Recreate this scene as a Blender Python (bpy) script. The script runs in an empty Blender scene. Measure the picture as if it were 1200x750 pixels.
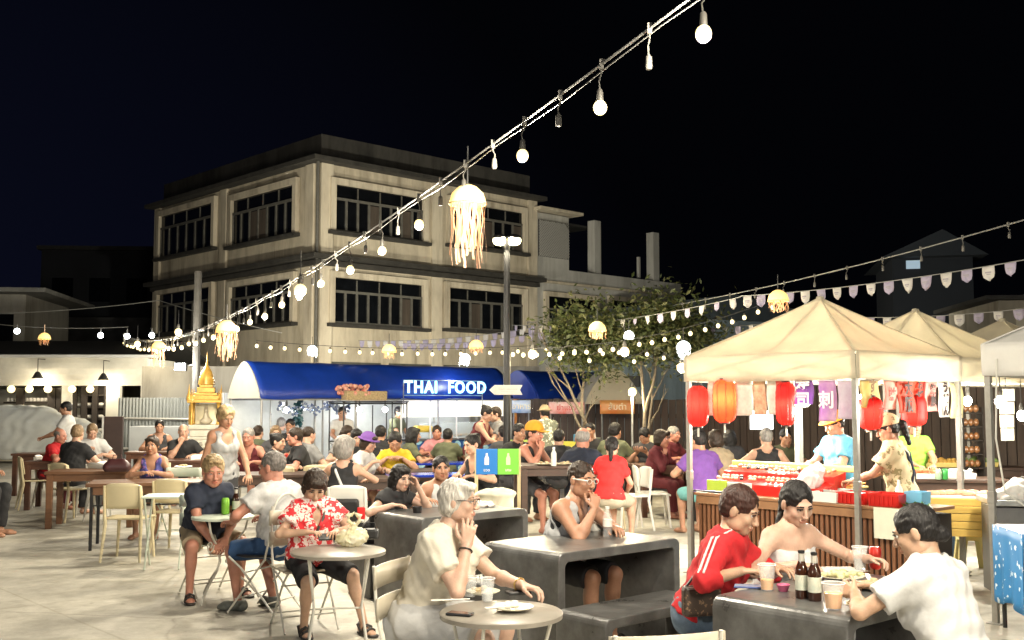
import bpy, bmesh, math, random, time
import numpy as np
from mathutils import Vector, Matrix, Quaternion
R = math.radians
rnd = random.Random(7)
T0 = time.time()
scene = bpy.context.scene
col = scene.collection

# ------------------------------------------------------------------ camera
F_PX, H_CAM = 1250.0, 1.68
PITCH = math.atan(95 / F_PX)
cd = bpy.data.cameras.new('camera'); cam = bpy.data.objects.new('camera', cd); col.objects.link(cam)
cam.location = (0, 0, H_CAM); cam.rotation_euler = (R(90) + PITCH, 0, 0)
cd.sensor_width = 36; cd.lens = 36 * F_PX / 1200; cd.clip_end = 2000; cd.clip_start = .05
scene.camera = cam
# ------------------------------------------------------------------ night sky
w = bpy.data.worlds.new('World'); scene.world = w; w.use_nodes = True
nt = w.node_tree; nt.nodes.clear()
wo = nt.nodes.new('ShaderNodeOutputWorld'); bg = nt.nodes.new('ShaderNodeBackground')
sky = nt.nodes.new('ShaderNodeTexSky'); sky.sky_type = 'NISHITA'; sky.sun_disc = False
sky.sun_elevation = R(-4); sky.sun_rotation = R(240)
add = nt.nodes.new('ShaderNodeMixRGB'); add.blend_type = 'ADD'; add.inputs[0].default_value = 1
mul = nt.nodes.new('ShaderNodeMixRGB'); mul.blend_type = 'MULTIPLY'; mul.inputs[0].default_value = 1
mul.inputs[2].default_value = (.0002, .0002, .00025, 1)
nt.links.new(sky.outputs[0], mul.inputs[1]); nt.links.new(mul.outputs[0], add.inputs[1])
tcw = nt.nodes.new('ShaderNodeTexCoord'); dt = nt.nodes.new('ShaderNodeVectorMath'); dt.operation = 'DOT_PRODUCT'; dt.inputs[1].default_value = (-.75, .2, -.62)
nt.links.new(tcw.outputs['Generated'], dt.inputs[0]); crw = nt.nodes.new('ShaderNodeValToRGB'); crw.color_ramp.elements[0].position = 0; crw.color_ramp.elements[0].color = (.0003, .00035, .0006, 1); crw.color_ramp.elements[1].position = .55; crw.color_ramp.elements[1].color = (.0012, .0015, .0042, 1)
nt.links.new(dt.outputs['Value'], crw.inputs[0]); nt.links.new(crw.outputs[0], add.inputs[2])
nt.links.new(add.outputs[0], bg.inputs[0]); bg.inputs[1].default_value = 1
nt.links.new(bg.outputs[0], wo.inputs[0])
scene.view_settings.view_transform = 'Standard'; scene.view_settings.look = 'None'
scene.view_settings.exposure = 1.28; scene.view_settings.gamma = 1
scene.render.engine = 'CYCLES'
scene.cycles.use_denoising = True
scene.cycles.max_bounces = 6; scene.cycles.diffuse_bounces = 3; scene.cycles.glossy_bounces = 3
scene.cycles.transmission_bounces = 5; scene.cycles.transparent_max_bounces = 8
scene.cycles.sample_clamp_indirect = 4; scene.cycles.caustics_reflective = False; scene.cycles.caustics_refractive = False

# ------------------------------------------------------------------ pixel helpers (1200 x 750 photograph)
def ray(px, py):
    u, v = px - 600, py - 375
    d = Vector((u / F_PX, 0, 0)) + Vector((0, -math.sin(PITCH), math.cos(PITCH))) * (-v / F_PX) + Vector((0, math.cos(PITCH), math.sin(PITCH)))
    return d / d.y
def at(px, py, Y): return Vector((0, 0, H_CAM)) + ray(px, py) * Y
def onz(px, py, z):
    r = ray(px, py); return Vector((0, 0, H_CAM)) + r * ((z - H_CAM) / r.z)

# ------------------------------------------------------------------ materials
MATS = {}
def mat(name, c, rough=.6, metal=0, n=None, bump=None, emit=None, trans=0, alpha=1, spec=.5, coat=0, c2=None, tl=0, stretch=None, sss=0):
    """n=(scale, amount) colour noise towards c2 or darker; bump=(scale, strength)"""
    if name in MATS: return MATS[name]
    m = bpy.data.materials.new(name); m.use_nodes = True; t = m.node_tree
    b = t.nodes['Principled BSDF']; L = t.links.new
    c = tuple(c) + (1,) if len(c) == 3 else c
    b.inputs['Base Color'].default_value = c; b.inputs['Roughness'].default_value = rough; b.inputs['Metallic'].default_value = metal
    b.inputs['Specular IOR Level'].default_value = spec
    b.inputs['Coat Weight'].default_value = coat
    if sss:
        b.inputs['Subsurface Weight'].default_value = sss; b.inputs['Subsurface Radius'].default_value = (.02, .008, .004); b.inputs['Subsurface Scale'].default_value = .6
    if trans: b.inputs['Transmission Weight'].default_value = trans; b.inputs['IOR'].default_value = 1.4
    if alpha < 1: b.inputs['Alpha'].default_value = alpha
    if n or bump:
        tc = t.nodes.new('ShaderNodeTexCoord'); mp = t.nodes.new('ShaderNodeMapping'); L(tc.outputs['Object'], mp.inputs[0])
        if stretch: mp.inputs['Scale'].default_value = stretch
    if n:
        nz = t.nodes.new('ShaderNodeTexNoise'); nz.inputs['Scale'].default_value = n[0]; nz.inputs['Detail'].default_value = 6; nz.inputs['Roughness'].default_value = .65
        L(mp.outputs[0], nz.inputs[0])
        cr = t.nodes.new('ShaderNodeValToRGB'); cr.color_ramp.elements[0].position = .33; cr.color_ramp.elements[1].position = .68
        d = c2 + (1,) if c2 else tuple(x * (1 - n[1]) for x in c[:3]) + (1,)
        cr.color_ramp.elements[0].color = d; cr.color_ramp.elements[1].color = c
        L(nz.outputs[0], cr.inputs[0]); L(cr.outputs[0], b.inputs['Base Color'])
        rr = t.nodes.new('ShaderNodeMapRange'); rr.inputs[3].default_value = max(.02, rough - .08); rr.inputs[4].default_value = min(1, rough + .08)
        L(nz.outputs[0], rr.inputs[0]); L(rr.outputs[0], b.inputs['Roughness'])
    if bump:
        nb = t.nodes.new('ShaderNodeTexNoise'); nb.inputs['Scale'].default_value = bump[0]; nb.inputs['Detail'].default_value = 4
        L(mp.outputs[0], nb.inputs[0])
        bp = t.nodes.new('ShaderNodeBump'); bp.inputs['Strength'].default_value = bump[1]; bp.inputs['Distance'].default_value = .01
        L(nb.outputs[0], bp.inputs['Height']); L(bp.outputs[0], b.inputs['Normal'])
    if emit:
        b.inputs['Emission Color'].default_value = tuple(emit[0]) + (1,); b.inputs['Emission Strength'].default_value = emit[1]
        try: m.cycles.emission_sampling = 'NONE' if emit[1] < 30 else 'FRONT'
        except Exception: pass
    if tl:
        tb = t.nodes.new('ShaderNodeBsdfTranslucent'); tb.inputs[0].default_value = c
        ms = t.nodes.new('ShaderNodeMixShader'); ms.inputs[0].default_value = tl
        L(b.outputs[0], ms.inputs[1]); L(tb.outputs[0], ms.inputs[2]); L(ms.outputs[0], t.nodes['Material Output'].inputs[0])
        if n: L(cr.outputs[0], tb.inputs[0])
    MATS[name] = m; return m

def pattern_mat(name, base, spots, scale, thr=.42, rough=.8, kind='flower', extra=None):
    """printed cloth: voronoi petals / spots of a second colour on a base colour"""
    if name in MATS: return MATS[name]
    m = bpy.data.materials.new(name); m.use_nodes = True; t = m.node_tree; b = t.nodes['Principled BSDF']; L = t.links.new
    tc = t.nodes.new('ShaderNodeTexCoord'); v = t.nodes.new('ShaderNodeTexVoronoi'); v.inputs['Scale'].default_value = scale
    nz = t.nodes.new('ShaderNodeTexNoise'); nz.inputs['Scale'].default_value = scale * 1.7; nz.inputs['Detail'].default_value = 3
    mx = t.nodes.new('ShaderNodeMixRGB'); mx.inputs[0].default_value = .06 if kind == 'spot' else .12
    L(tc.outputs['Object'], nz.inputs[0]); L(tc.outputs['Object'], mx.inputs[1]); L(nz.outputs[1], mx.inputs[2]); L(mx.outputs[0], v.inputs[0])
    cr = t.nodes.new('ShaderNodeValToRGB'); e = cr.color_ramp.elements; cr.color_ramp.interpolation = 'CONSTANT'
    e[0].position = 0; e[1].position = thr
    if extra:
        e[0].color = extra + (1,); x = e.new(thr * .38); x.color = spots + (1,)
        e[-1].color = base + (1,)
    else: e[0].color = spots + (1,); e[1].color = base + (1,)
    L(v.outputs[0], cr.inputs[0]); L(cr.outputs[0], b.inputs['Base Color']); b.inputs['Roughness'].default_value = rough
    MATS[name] = m; return m

# ------------------------------------------------------------------ mesh builder
class MB:
    def __init__(s): s.v = []; s.f = []; s.mi = []; s.cur = 0
    def add(s, v, f):
        o = len(s.v); s.v += [tuple(x) for x in v]; s.f += [tuple(i + o for i in q) for q in f]; s.mi += [s.cur] * len(f); return s
    def box(s, c, d, rz=0, M=None):
        x, y, z = d[0] / 2, d[1] / 2, d[2] / 2
        vs = [Vector((a * x, b * y, e * z)) for e in (-1, 1) for b in (-1, 1) for a in (-1, 1)]
        m = M or Matrix.Rotation(rz, 3, 'Z')
        return s.add([Vector(c) + m @ v for v in vs], [(0, 2, 3, 1), (4, 5, 7, 6), (0, 1, 5, 4), (2, 6, 7, 3), (0, 4, 6, 2), (1, 3, 7, 5)])
    def prism(s, poly, y0, y1, ax='y'):
        n = len(poly)
        def P(a, b, h): return (a, h, b) if ax == 'y' else ((a, b, h) if ax == 'z' else (h, a, b))
        v = [P(a, b, y0) for a, b in poly] + [P(a, b, y1) for a, b in poly]
        return s.add(v, [tuple(range(n))[::-1], tuple(range(n, 2 * n))] + [(i, (i + 1) % n, n + (i + 1) % n, n + i) for i in range(n)])
    def tube(s, pts, r, n=8, closed=False, cap=True):
        pts = [Vector(p) for p in pts]; rs = r if isinstance(r, (list, tuple)) else [r] * len(pts)
        m = len(pts); t0 = (pts[1] - pts[0]).normalized(); ref = Vector((0, 0, 1)) if abs(t0.z) < .9 else Vector((1, 0, 0))
        nrm = t0.cross(ref).normalized(); vs = []
        for i, p in enumerate(pts):
            if closed: t = pts[(i + 1) % m] - pts[i - 1]
            else: t = pts[min(i + 1, m - 1)] - pts[max(i - 1, 0)]
            t.normalize(); nrm = (nrm - t * nrm.dot(t)).normalized(); b = t.cross(nrm)
            vs += [p + (nrm * math.cos(2 * math.pi * j / n) + b * math.sin(2 * math.pi * j / n)) * rs[i] for j in range(n)]
        fs = []
        for i in range(m if closed else m - 1):
            a, b2 = i * n, ((i + 1) % m) * n
            fs += [(a + j, a + (j + 1) % n, b2 + (j + 1) % n, b2 + j) for j in range(n)]
        if cap and not closed: fs += [tuple(range(n))[::-1], tuple(range((m - 1) * n, m * n))]
        return s.add(vs, fs)
    def lathe(s, prof, n=24, c=(0, 0, 0), sx=1, sy=1):
        vs = []; fs = []; c = Vector(c)
        for r, z in prof: vs += [c + Vector((r * sx * math.cos(2 * math.pi * j / n), r * sy * math.sin(2 * math.pi * j / n), z)) for j in range(n)]
        for i in range(len(prof) - 1): fs += [(i * n + j, i * n + (j + 1) % n, (i + 1) * n + (j + 1) % n, (i + 1) * n + j) for j in range(n)]
        if prof[0][0] > 1e-5: fs.append(tuple(range(n))[::-1])
        if prof[-1][0] > 1e-5: fs.append(tuple(range((len(prof) - 1) * n, len(prof) * n)))
        return s.add(vs, fs)
    def ball(s, c, r, n=12, m=8):
        r = r if isinstance(r, (tuple, list)) else (r, r, r); c = Vector(c); vs = [c + Vector((0, 0, -r[2]))]; fs = []
        for i in range(1, m):
            a = math.pi * i / m - math.pi / 2
            vs += [c + Vector((r[0] * math.cos(a) * math.cos(2 * math.pi * j / n), r[1] * math.cos(a) * math.sin(2 * math.pi * j / n), r[2] * math.sin(a))) for j in range(n)]
        vs.append(c + Vector((0, 0, r[2]))); e = len(vs) - 1
        fs += [(0, 1 + (j + 1) % n, 1 + j) for j in range(n)]
        for i in range(m - 2): fs += [(1 + i * n + j, 1 + i * n + (j + 1) % n, 1 + (i + 1) * n + (j + 1) % n, 1 + (i + 1) * n + j) for j in range(n)]
        fs += [(e, 1 + (m - 2) * n + j, 1 + (m - 2) * n + (j + 1) % n) for j in range(n)]
        return s.add(vs, fs)
    def grid(s, fn, nu, nv, th=0):
        P = [[Vector(fn(i / nu, j / nv)) for j in range(nv + 1)] for i in range(nu + 1)]
        vs = [p for rw in P for p in rw]; k = nv + 1
        fs = [(i * k + j, (i + 1) * k + j, (i + 1) * k + j + 1, i * k + j + 1) for i in range(nu) for j in range(nv)]
        return s.add(vs, fs)
    def build(s, name, m, parent=None, bevel=0, smooth=False, solid=0, loc=None, rz=None):
        me = bpy.data.meshes.new(name); me.from_pydata(s.v, [], s.f); me.validate()
        ms = m if isinstance(m, (list, tuple)) else [m]
        for x in ms: me.materials.append(x)
        if len(ms) > 1 and len(me.polygons) == len(s.mi): me.polygons.foreach_set('material_index', s.mi)
        if smooth:
            me.polygons.foreach_set('use_smooth', [True] * len(me.polygons))
            me.set_sharp_from_angle(angle=R(42))
        me.update()
        o = bpy.data.objects.new(name, me); col.objects.link(o)
        if parent: o.parent = parent
        if loc is not None: o.location = loc
        if rz is not None: o.rotation_euler.z = rz
        if solid:
            md = o.modifiers.new('solid', 'SOLIDIFY'); md.thickness = solid; md.offset = 0
        if bevel:
            md = o.modifiers.new('bevel', 'BEVEL'); md.width = bevel; md.segments = 2; md.limit_method = 'ANGLE'; md.angle_limit = R(40)
        return o
def tag(o, label=None, cat=None, group=None, kind=None):
    if label: o['label'] = label
    if cat: o['category'] = cat
    if group: o['group'] = group
    if kind: o['kind'] = kind
    return o
def thing(name, label, cat, loc=(0, 0, 0), rz=0, group=None):
    o = bpy.data.objects.new(name, None); col.objects.link(o); o.location = loc; o.rotation_euler.z = rz; o.empty_display_size = .1
    return tag(o, label, cat, group)
def kids(o): return [c for c in bpy.data.objects if c.parent == o]
def dup(o, loc, rz, label, group=None, scale=None):
    def cp(x, par):
        c = x.copy(); col.objects.link(c); c.parent = par
        for ch in KID.get(x.name, None) or kids(x): cp(ch, c)
        return c
    c = cp(o, None); c.location = loc; c.rotation_euler.z = rz; tag(c, label, None, group)
    if scale: c.scale = scale
    return c
KID = {}
def text(body, size, m, parent, loc, rot, name='lettering', extrude=.003, align='CENTER', bold=0, sx=1, space=1):
    c = bpy.data.curves.new('t', 'FONT'); c.body = body; c.size = size; c.align_x = align; c.align_y = 'CENTER'; c.extrude = extrude; c.resolution_u = 3; c.offset = bold; c.space_character = space
    o = bpy.data.objects.new('t', c); col.objects.link(o); bpy.context.view_layer.update()
    me = bpy.data.meshes.new_from_object(o.evaluated_get(bpy.context.evaluated_depsgraph_get()))
    bpy.data.objects.remove(o); me.materials.clear(); me.materials.append(m)
    r = bpy.data.objects.new(name, me); col.objects.link(r); r.parent = parent; r.location = loc; r.rotation_euler = rot; r.scale = (sx, 1, 1); return r
def lamp(name, loc, W, color=(1, .86, .62), rad=.06, parent=None, spot=None, aim=None):
    l = bpy.data.lights.new(name, 'SPOT' if spot else 'POINT'); l.energy = W; l.color = color; l.shadow_soft_size = rad
    if spot: l.spot_size = R(spot); l.spot_blend = .6
    o = bpy.data.objects.new(name, l); col.objects.link(o); o.location = loc
    if parent: o.parent = parent
    return o

# ------------------------------------------------------------------ distance-field bodies
class SDF:
    def __init__(s, vox): s.vox = vox; s.ops = []; s.fold = 0; s.fseed = 0; s.ffreq = 1
    def cap(s, a, b, ra, rb=None, k=.02, wax=None, wf=1., flat=(0, 0), neg=0):
        rb = ra if rb is None else rb
        s.ops.append(('cap', np.array(a, float), np.array(b, float), ra, rb, k, None if wax is None else np.array(wax, float), wf, flat, neg)); return s
    def ell(s, c, r, M=None, k=.02, neg=0):
        s.ops.append(('ell', np.array(c, float), np.array(r, float), None if M is None else np.array(M, float), k, neg)); return s
    def cut(s, n, p, k=0):
        n = np.array(n, float); n /= np.linalg.norm(n); s.ops.append(('cut', n, float(n @ np.array(p, float)), k)); return s
    def mesh(s):
        vox = s.vox; lo = np.full(3, 1e9); hi = np.full(3, -1e9); bbs = []
        for o in s.ops:
            if o[0] == 'cap':
                m = max(o[3], o[4]) * max(1, o[7]) + o[5] + 3 * vox; l = np.minimum(o[1], o[2]) - m; h = np.maximum(o[1], o[2]) + m; ng = o[9]
            elif o[0] == 'ell':
                m = (o[2] if o[3] is None else np.full(3, o[2].max())) + o[4] + 3 * vox; l = o[1] - m; h = o[1] + m; ng = o[5]
            else: bbs.append(None); continue
            bbs.append((l, h))
            if not ng: lo = np.minimum(lo, l); hi = np.maximum(hi, h)
        n = np.ceil((hi - lo) / vox).astype(int) + 1
        ax = [(lo[i] + vox * np.arange(n[i])).astype(np.float32) for i in range(3)]
        Fd = np.full(n, 1e2, np.float32)
        for o, bb in zip(s.ops, bbs):
            if o[0] == 'cut':
                d = o[2] - (ax[0][:, None, None] * o[1][0] + ax[1][None, :, None] * o[1][1] + ax[2][None, None, :] * o[1][2])
                if o[3]:
                    h = np.maximum(o[3] - np.abs(Fd - d), 0) / o[3]; Fd = np.maximum(Fd, d) + h * h * o[3] * .25
                else: Fd = np.maximum(Fd, d)
                continue
            i0 = np.clip(np.floor((bb[0] - lo) / vox).astype(int), 0, n - 1); i1 = np.clip(np.ceil((bb[1] - lo) / vox).astype(int) + 1, 1, n)
            if (i1 <= i0).any(): continue
            sl = tuple(slice(i0[i], i1[i]) for i in range(3))
            x = ax[0][sl[0]][:, None, None]; y = ax[1][sl[1]][None, :, None]; z = ax[2][sl[2]][None, None, :]
            if o[0] == 'cap':
                _, a, b, ra, rb, k, wax, wf, flat, ng = o
                ba = b - a; L2 = max(float(ba @ ba), 1e-9); px, py, pz = x - a[0], y - a[1], z - a[2]
                tt = (px * ba[0] + py * ba[1] + pz * ba[2]) / L2; t = np.clip(tt, 0, 1)
                qx, qy, qz = px - t * ba[0], py - t * ba[1], pz - t * ba[2]
                if wax is not None:
                    c = (qx * wax[0] + qy * wax[1] + qz * wax[2]) * (1 - 1 / wf)
                    qx, qy, qz = qx - c * wax[0], qy - c * wax[1], qz - c * wax[2]
                d = np.sqrt(qx * qx + qy * qy + qz * qz) - (ra + (rb - ra) * t)
                L = math.sqrt(L2)
                if flat[0]: d = np.maximum(d, -tt * L)
                if flat[1]: d = np.maximum(d, (tt - 1) * L)
            else:
                _, c, r, M, k, ng = o; px, py, pz = x - c[0], y - c[1], z - c[2]
                if M is not None:
                    px, py, pz = (px * M[0, 0] + py * M[1, 0] + pz * M[2, 0], px * M[0, 1] + py * M[1, 1] + pz * M[2, 1], px * M[0, 2] + py * M[1, 2] + pz * M[2, 2])
                a0, a1, a2 = px / r[0], py / r[1], pz / r[2]
                k0 = np.sqrt(a0 * a0 + a1 * a1 + a2 * a2); k1 = np.sqrt((a0 / r[0]) ** 2 + (a1 / r[1]) ** 2 + (a2 / r[2]) ** 2)
                d = k0 * (k0 - 1) / np.maximum(k1, 1e-6)
            d = d.astype(np.float32); cur = Fd[sl]
            if ng:
                d = -d
                if k > 0: h = np.maximum(k - np.abs(cur - d), 0) / k; Fd[sl] = np.maximum(cur, d) + h * h * k * .25
                else: Fd[sl] = np.maximum(cur, d)
            else:
                if k > 0: h = np.maximum(k - np.abs(cur - d), 0) / k; Fd[sl] = np.minimum(cur, d) - h * h * k * .25
                else: Fd[sl] = np.minimum(cur, d)
        if s.fold:
            q = s.ffreq; e = s.fseed * 1.7
            X, Y, Z = ax[0][:, None, None], ax[1][None, :, None], ax[2][None, None, :]
            wob = np.sin(X * 17 * q + e) + np.sin(Y * 14 * q + 2 * e + Z * 9)
            Fd = Fd + s.fold * (.6 * np.sin(Z * 38 * q + 1.6 * wob + e) + .4 * np.sin(X * 61 * q - Z * 24 * q + wob * 1.3) + .35 * np.sin(Y * 70 * q + Z * 45 * q + wob))
        neg = Fd < 0
        c8 = np.zeros(n - 1, np.int8)
        offs = [(i, j, k) for i in (0, 1) for j in (0, 1) for k in (0, 1)]
        for i, j, k in offs: c8 += neg[i:n[0] - 1 + i, j:n[1] - 1 + j, k:n[2] - 1 + k]
        I = np.argwhere((c8 > 0) & (c8 < 8))
        if len(I) == 0: return np.zeros((0, 3)), np.zeros((0, 4), int)
        V = np.stack([Fd[I[:, 0] + i, I[:, 1] + j, I[:, 2] + k] for i, j, k in offs], 1)
        O = np.array(offs, float); pos = np.zeros((len(I), 3)); cnt = np.zeros((len(I), 1))
        for a in range(8):
            for b in range(a + 1, 8):
                if np.abs(O[a] - O[b]).sum() != 1: continue
                cr = (V[:, a] < 0) != (V[:, b] < 0); den = V[:, a] - V[:, b]; t = np.where(cr, V[:, a] / np.where(den == 0, 1, den), 0)
                pos += cr[:, None] * (O[a] + t[:, None] * (O[b] - O[a])); cnt += cr[:, None]
        P = lo + (I + pos / cnt) * vox
        idx = np.full(n - 1, -1, np.int32); idx[I[:, 0], I[:, 1], I[:, 2]] = np.arange(len(I))
        fs = []
        for axn in range(3):
            u, v = (axn + 1) % 3, (axn + 2) % 3
            s0 = [slice(None)] * 3; s1 = [slice(None)] * 3; s0[axn] = slice(0, n[axn] - 1); s1[axn] = slice(1, n[axn])
            E = np.argwhere(neg[tuple(s0)] != neg[tuple(s1)])
            E = E[(E[:, u] > 0) & (E[:, v] > 0) & (E[:, u] < n[u] - 1) & (E[:, v] < n[v] - 1)]
            du = np.zeros(3, int); du[u] = 1; dv = np.zeros(3, int); dv[v] = 1
            g = lambda q: idx[q[:, 0], q[:, 1], q[:, 2]]
            Q = np.stack([g(E - du - dv), g(E - dv), g(E), g(E - du)], 1)
            ng = neg[E[:, 0], E[:, 1], E[:, 2]]
            Q[~ng] = Q[~ng][:, ::-1]; fs.append(Q)
        Q = np.concatenate(fs); Q = Q[(Q >= 0).all(1)]
        return P, Q
def np_mesh(name, parts, mats):
    """parts: list of (verts, quads, material index or array)"""
    vs = []; qs = []; mi = []; o = 0
    for P, Q, m in parts:
        if len(P) == 0: continue
        vs.append(P); qs.append(Q + o); mi.append(np.full(len(Q), m, np.int32) if np.isscalar(m) else m); o += len(P)
    me = bpy.data.meshes.new(name)
    if vs:
        V = np.concatenate(vs); Q = np.concatenate(qs); M = np.concatenate(mi)
        me.vertices.add(len(V)); me.vertices.foreach_set('co', V.astype(np.float32).ravel())
        me.loops.add(len(Q) * 4); me.loops.foreach_set('vertex_index', Q.astype(np.int32).ravel())
        me.polygons.add(len(Q)); me.polygons.foreach_set('loop_start', np.arange(0, len(Q) * 4, 4, dtype=np.int32))
        me.polygons.foreach_set('material_index', M.astype(np.int32)); me.polygons.foreach_set('use_smooth', np.ones(len(Q), bool))
        me.update(calc_edges=True); me.validate()
    for m in mats: me.materials.append(m)
    return me
# ------------------------------------------------------------------ people
SKIN0 = {'fair': (.62, .36, .25), 'tan': (.50, .26, .16), 'brown': (.42, .22, .13), 'red': (.56, .25, .17), 'pale': (.66, .42, .31), 'asian': (.58, .36, .24)}
def skin_mats(k):
    c = tuple(q * .86 for q in SKIN0[k])
    return [mat('skin_' + k, c, .5, n=(13, .24), bump=(120, .12), sss=.08), None, mat('eye_white', (.75, .72, .68), .25), mat('iris', (.03, .02, .015), .15),
            mat('lip_' + k, (c[0] * .82, c[1] * .58, c[2] * .55), .4)]
def hairm(k):
    cs = {'black': (.012, .010, .010), 'brown': (.035, .02, .012), 'white': (.66, .62, .56), 'grey': (.30, .28, .26), 'blond': (.45, .32, .17), 'sandy': (.30, .2, .11), 'auburn': (.05, .018, .012), 'salt': (.2, .18, .165)}
    return mat('hair_' + k, cs[k], .52, n=(55, .6), bump=(90, .9), stretch=(1, 1, .14), spec=.35)
LODV = [dict(b=.0085, h=.0042, d=.0042, c=.0085, r=.0055), dict(b=.014, h=.007, d=.0068, c=.013, r=.009), dict(b=.021, h=.0105, d=.0105, c=.02, r=.0125)]
def V3(*a): return np.array(a, float)
def nrm(v): v = np.asarray(v, float); return v / max(np.linalg.norm(v), 1e-9)
def ik(S, T, l1, l2, hint):
    d = T - S; L = np.linalg.norm(d); u = d / L
    if L > (l1 + l2) * .995: T = S + u * (l1 + l2) * .995; L = (l1 + l2) * .995
    if L < abs(l1 - l2) * 1.05: L = abs(l1 - l2) * 1.05; T = S + u * L
    a = (l1 * l1 - l2 * l2 + L * L) / (2 * L); h = math.sqrt(max(l1 * l1 - a * a, 0))
    hint = np.asarray(hint, float); p = nrm(hint - u * (hint @ u))
    return S + u * a + p * h, T
def hand(f, W, d, n, side, curl=.5, s=1., spread=1.0, point=None):
    d = nrm(d); n = nrm(n - d * (np.asarray(n) @ d)); t = np.cross(d, n) * side
    mn = f.vox * .8
    r = lambda x: max(x * s, mn)
    L = [.068, .076, .070, .054]; off = [.030, .010, -.010, -.029]; kn = [.086, .09, .086, .078]
    for i in range(4):
        K = W + (d * kn[i] + t * off[i]) * s
        f.cap(W + (d * .012 + t * off[i] * .55) * s, K, r(.0145), r(.0105), k=.012 * s)
        p = K; c = curl * (1 + .12 * i)
        if point == i: c = .15
        ang = 0; sp = (1.5 - i) * .10 * spread
        for frac, rr, da in ((.45, .0092, .7), (.31, .0083, 1.0), (.24, .0074, .7)):
            ang += c * da
            dr = nrm((d * math.cos(ang) + n * math.sin(ang)) + t * sp)
            q = p + dr * L[i] * frac * s; f.cap(p, q, r(rr), r(rr * .92), k=.003); p = q
    p = W + (d * .018 + t * .022) * s
    for l, rr, dv in ((.042, .0125, d * .62 + t * .72 + n * .25), (.034, .0105, d * .85 + t * .38 + n * .35), (.026, .009, d * .95 + t * .05 + n * .4)):
        q = p + nrm(dv) * l * s; f.cap(p, q, r(rr), r(rr * .9), k=.006); p = q
def ballmesh(c, r, n=10, m=7, M=None, half=None):
    mb = MB().ball((0, 0, 0), 1, n, m); v = np.array(mb.v) * r
    if M is not None: v = v @ np.asarray(M).T
    q = np.array([x if len(x) == 4 else (x[0], x[1], x[2], x[2]) for x in mb.f])
    return v + c, mb.f
PEOPLE = []
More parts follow.
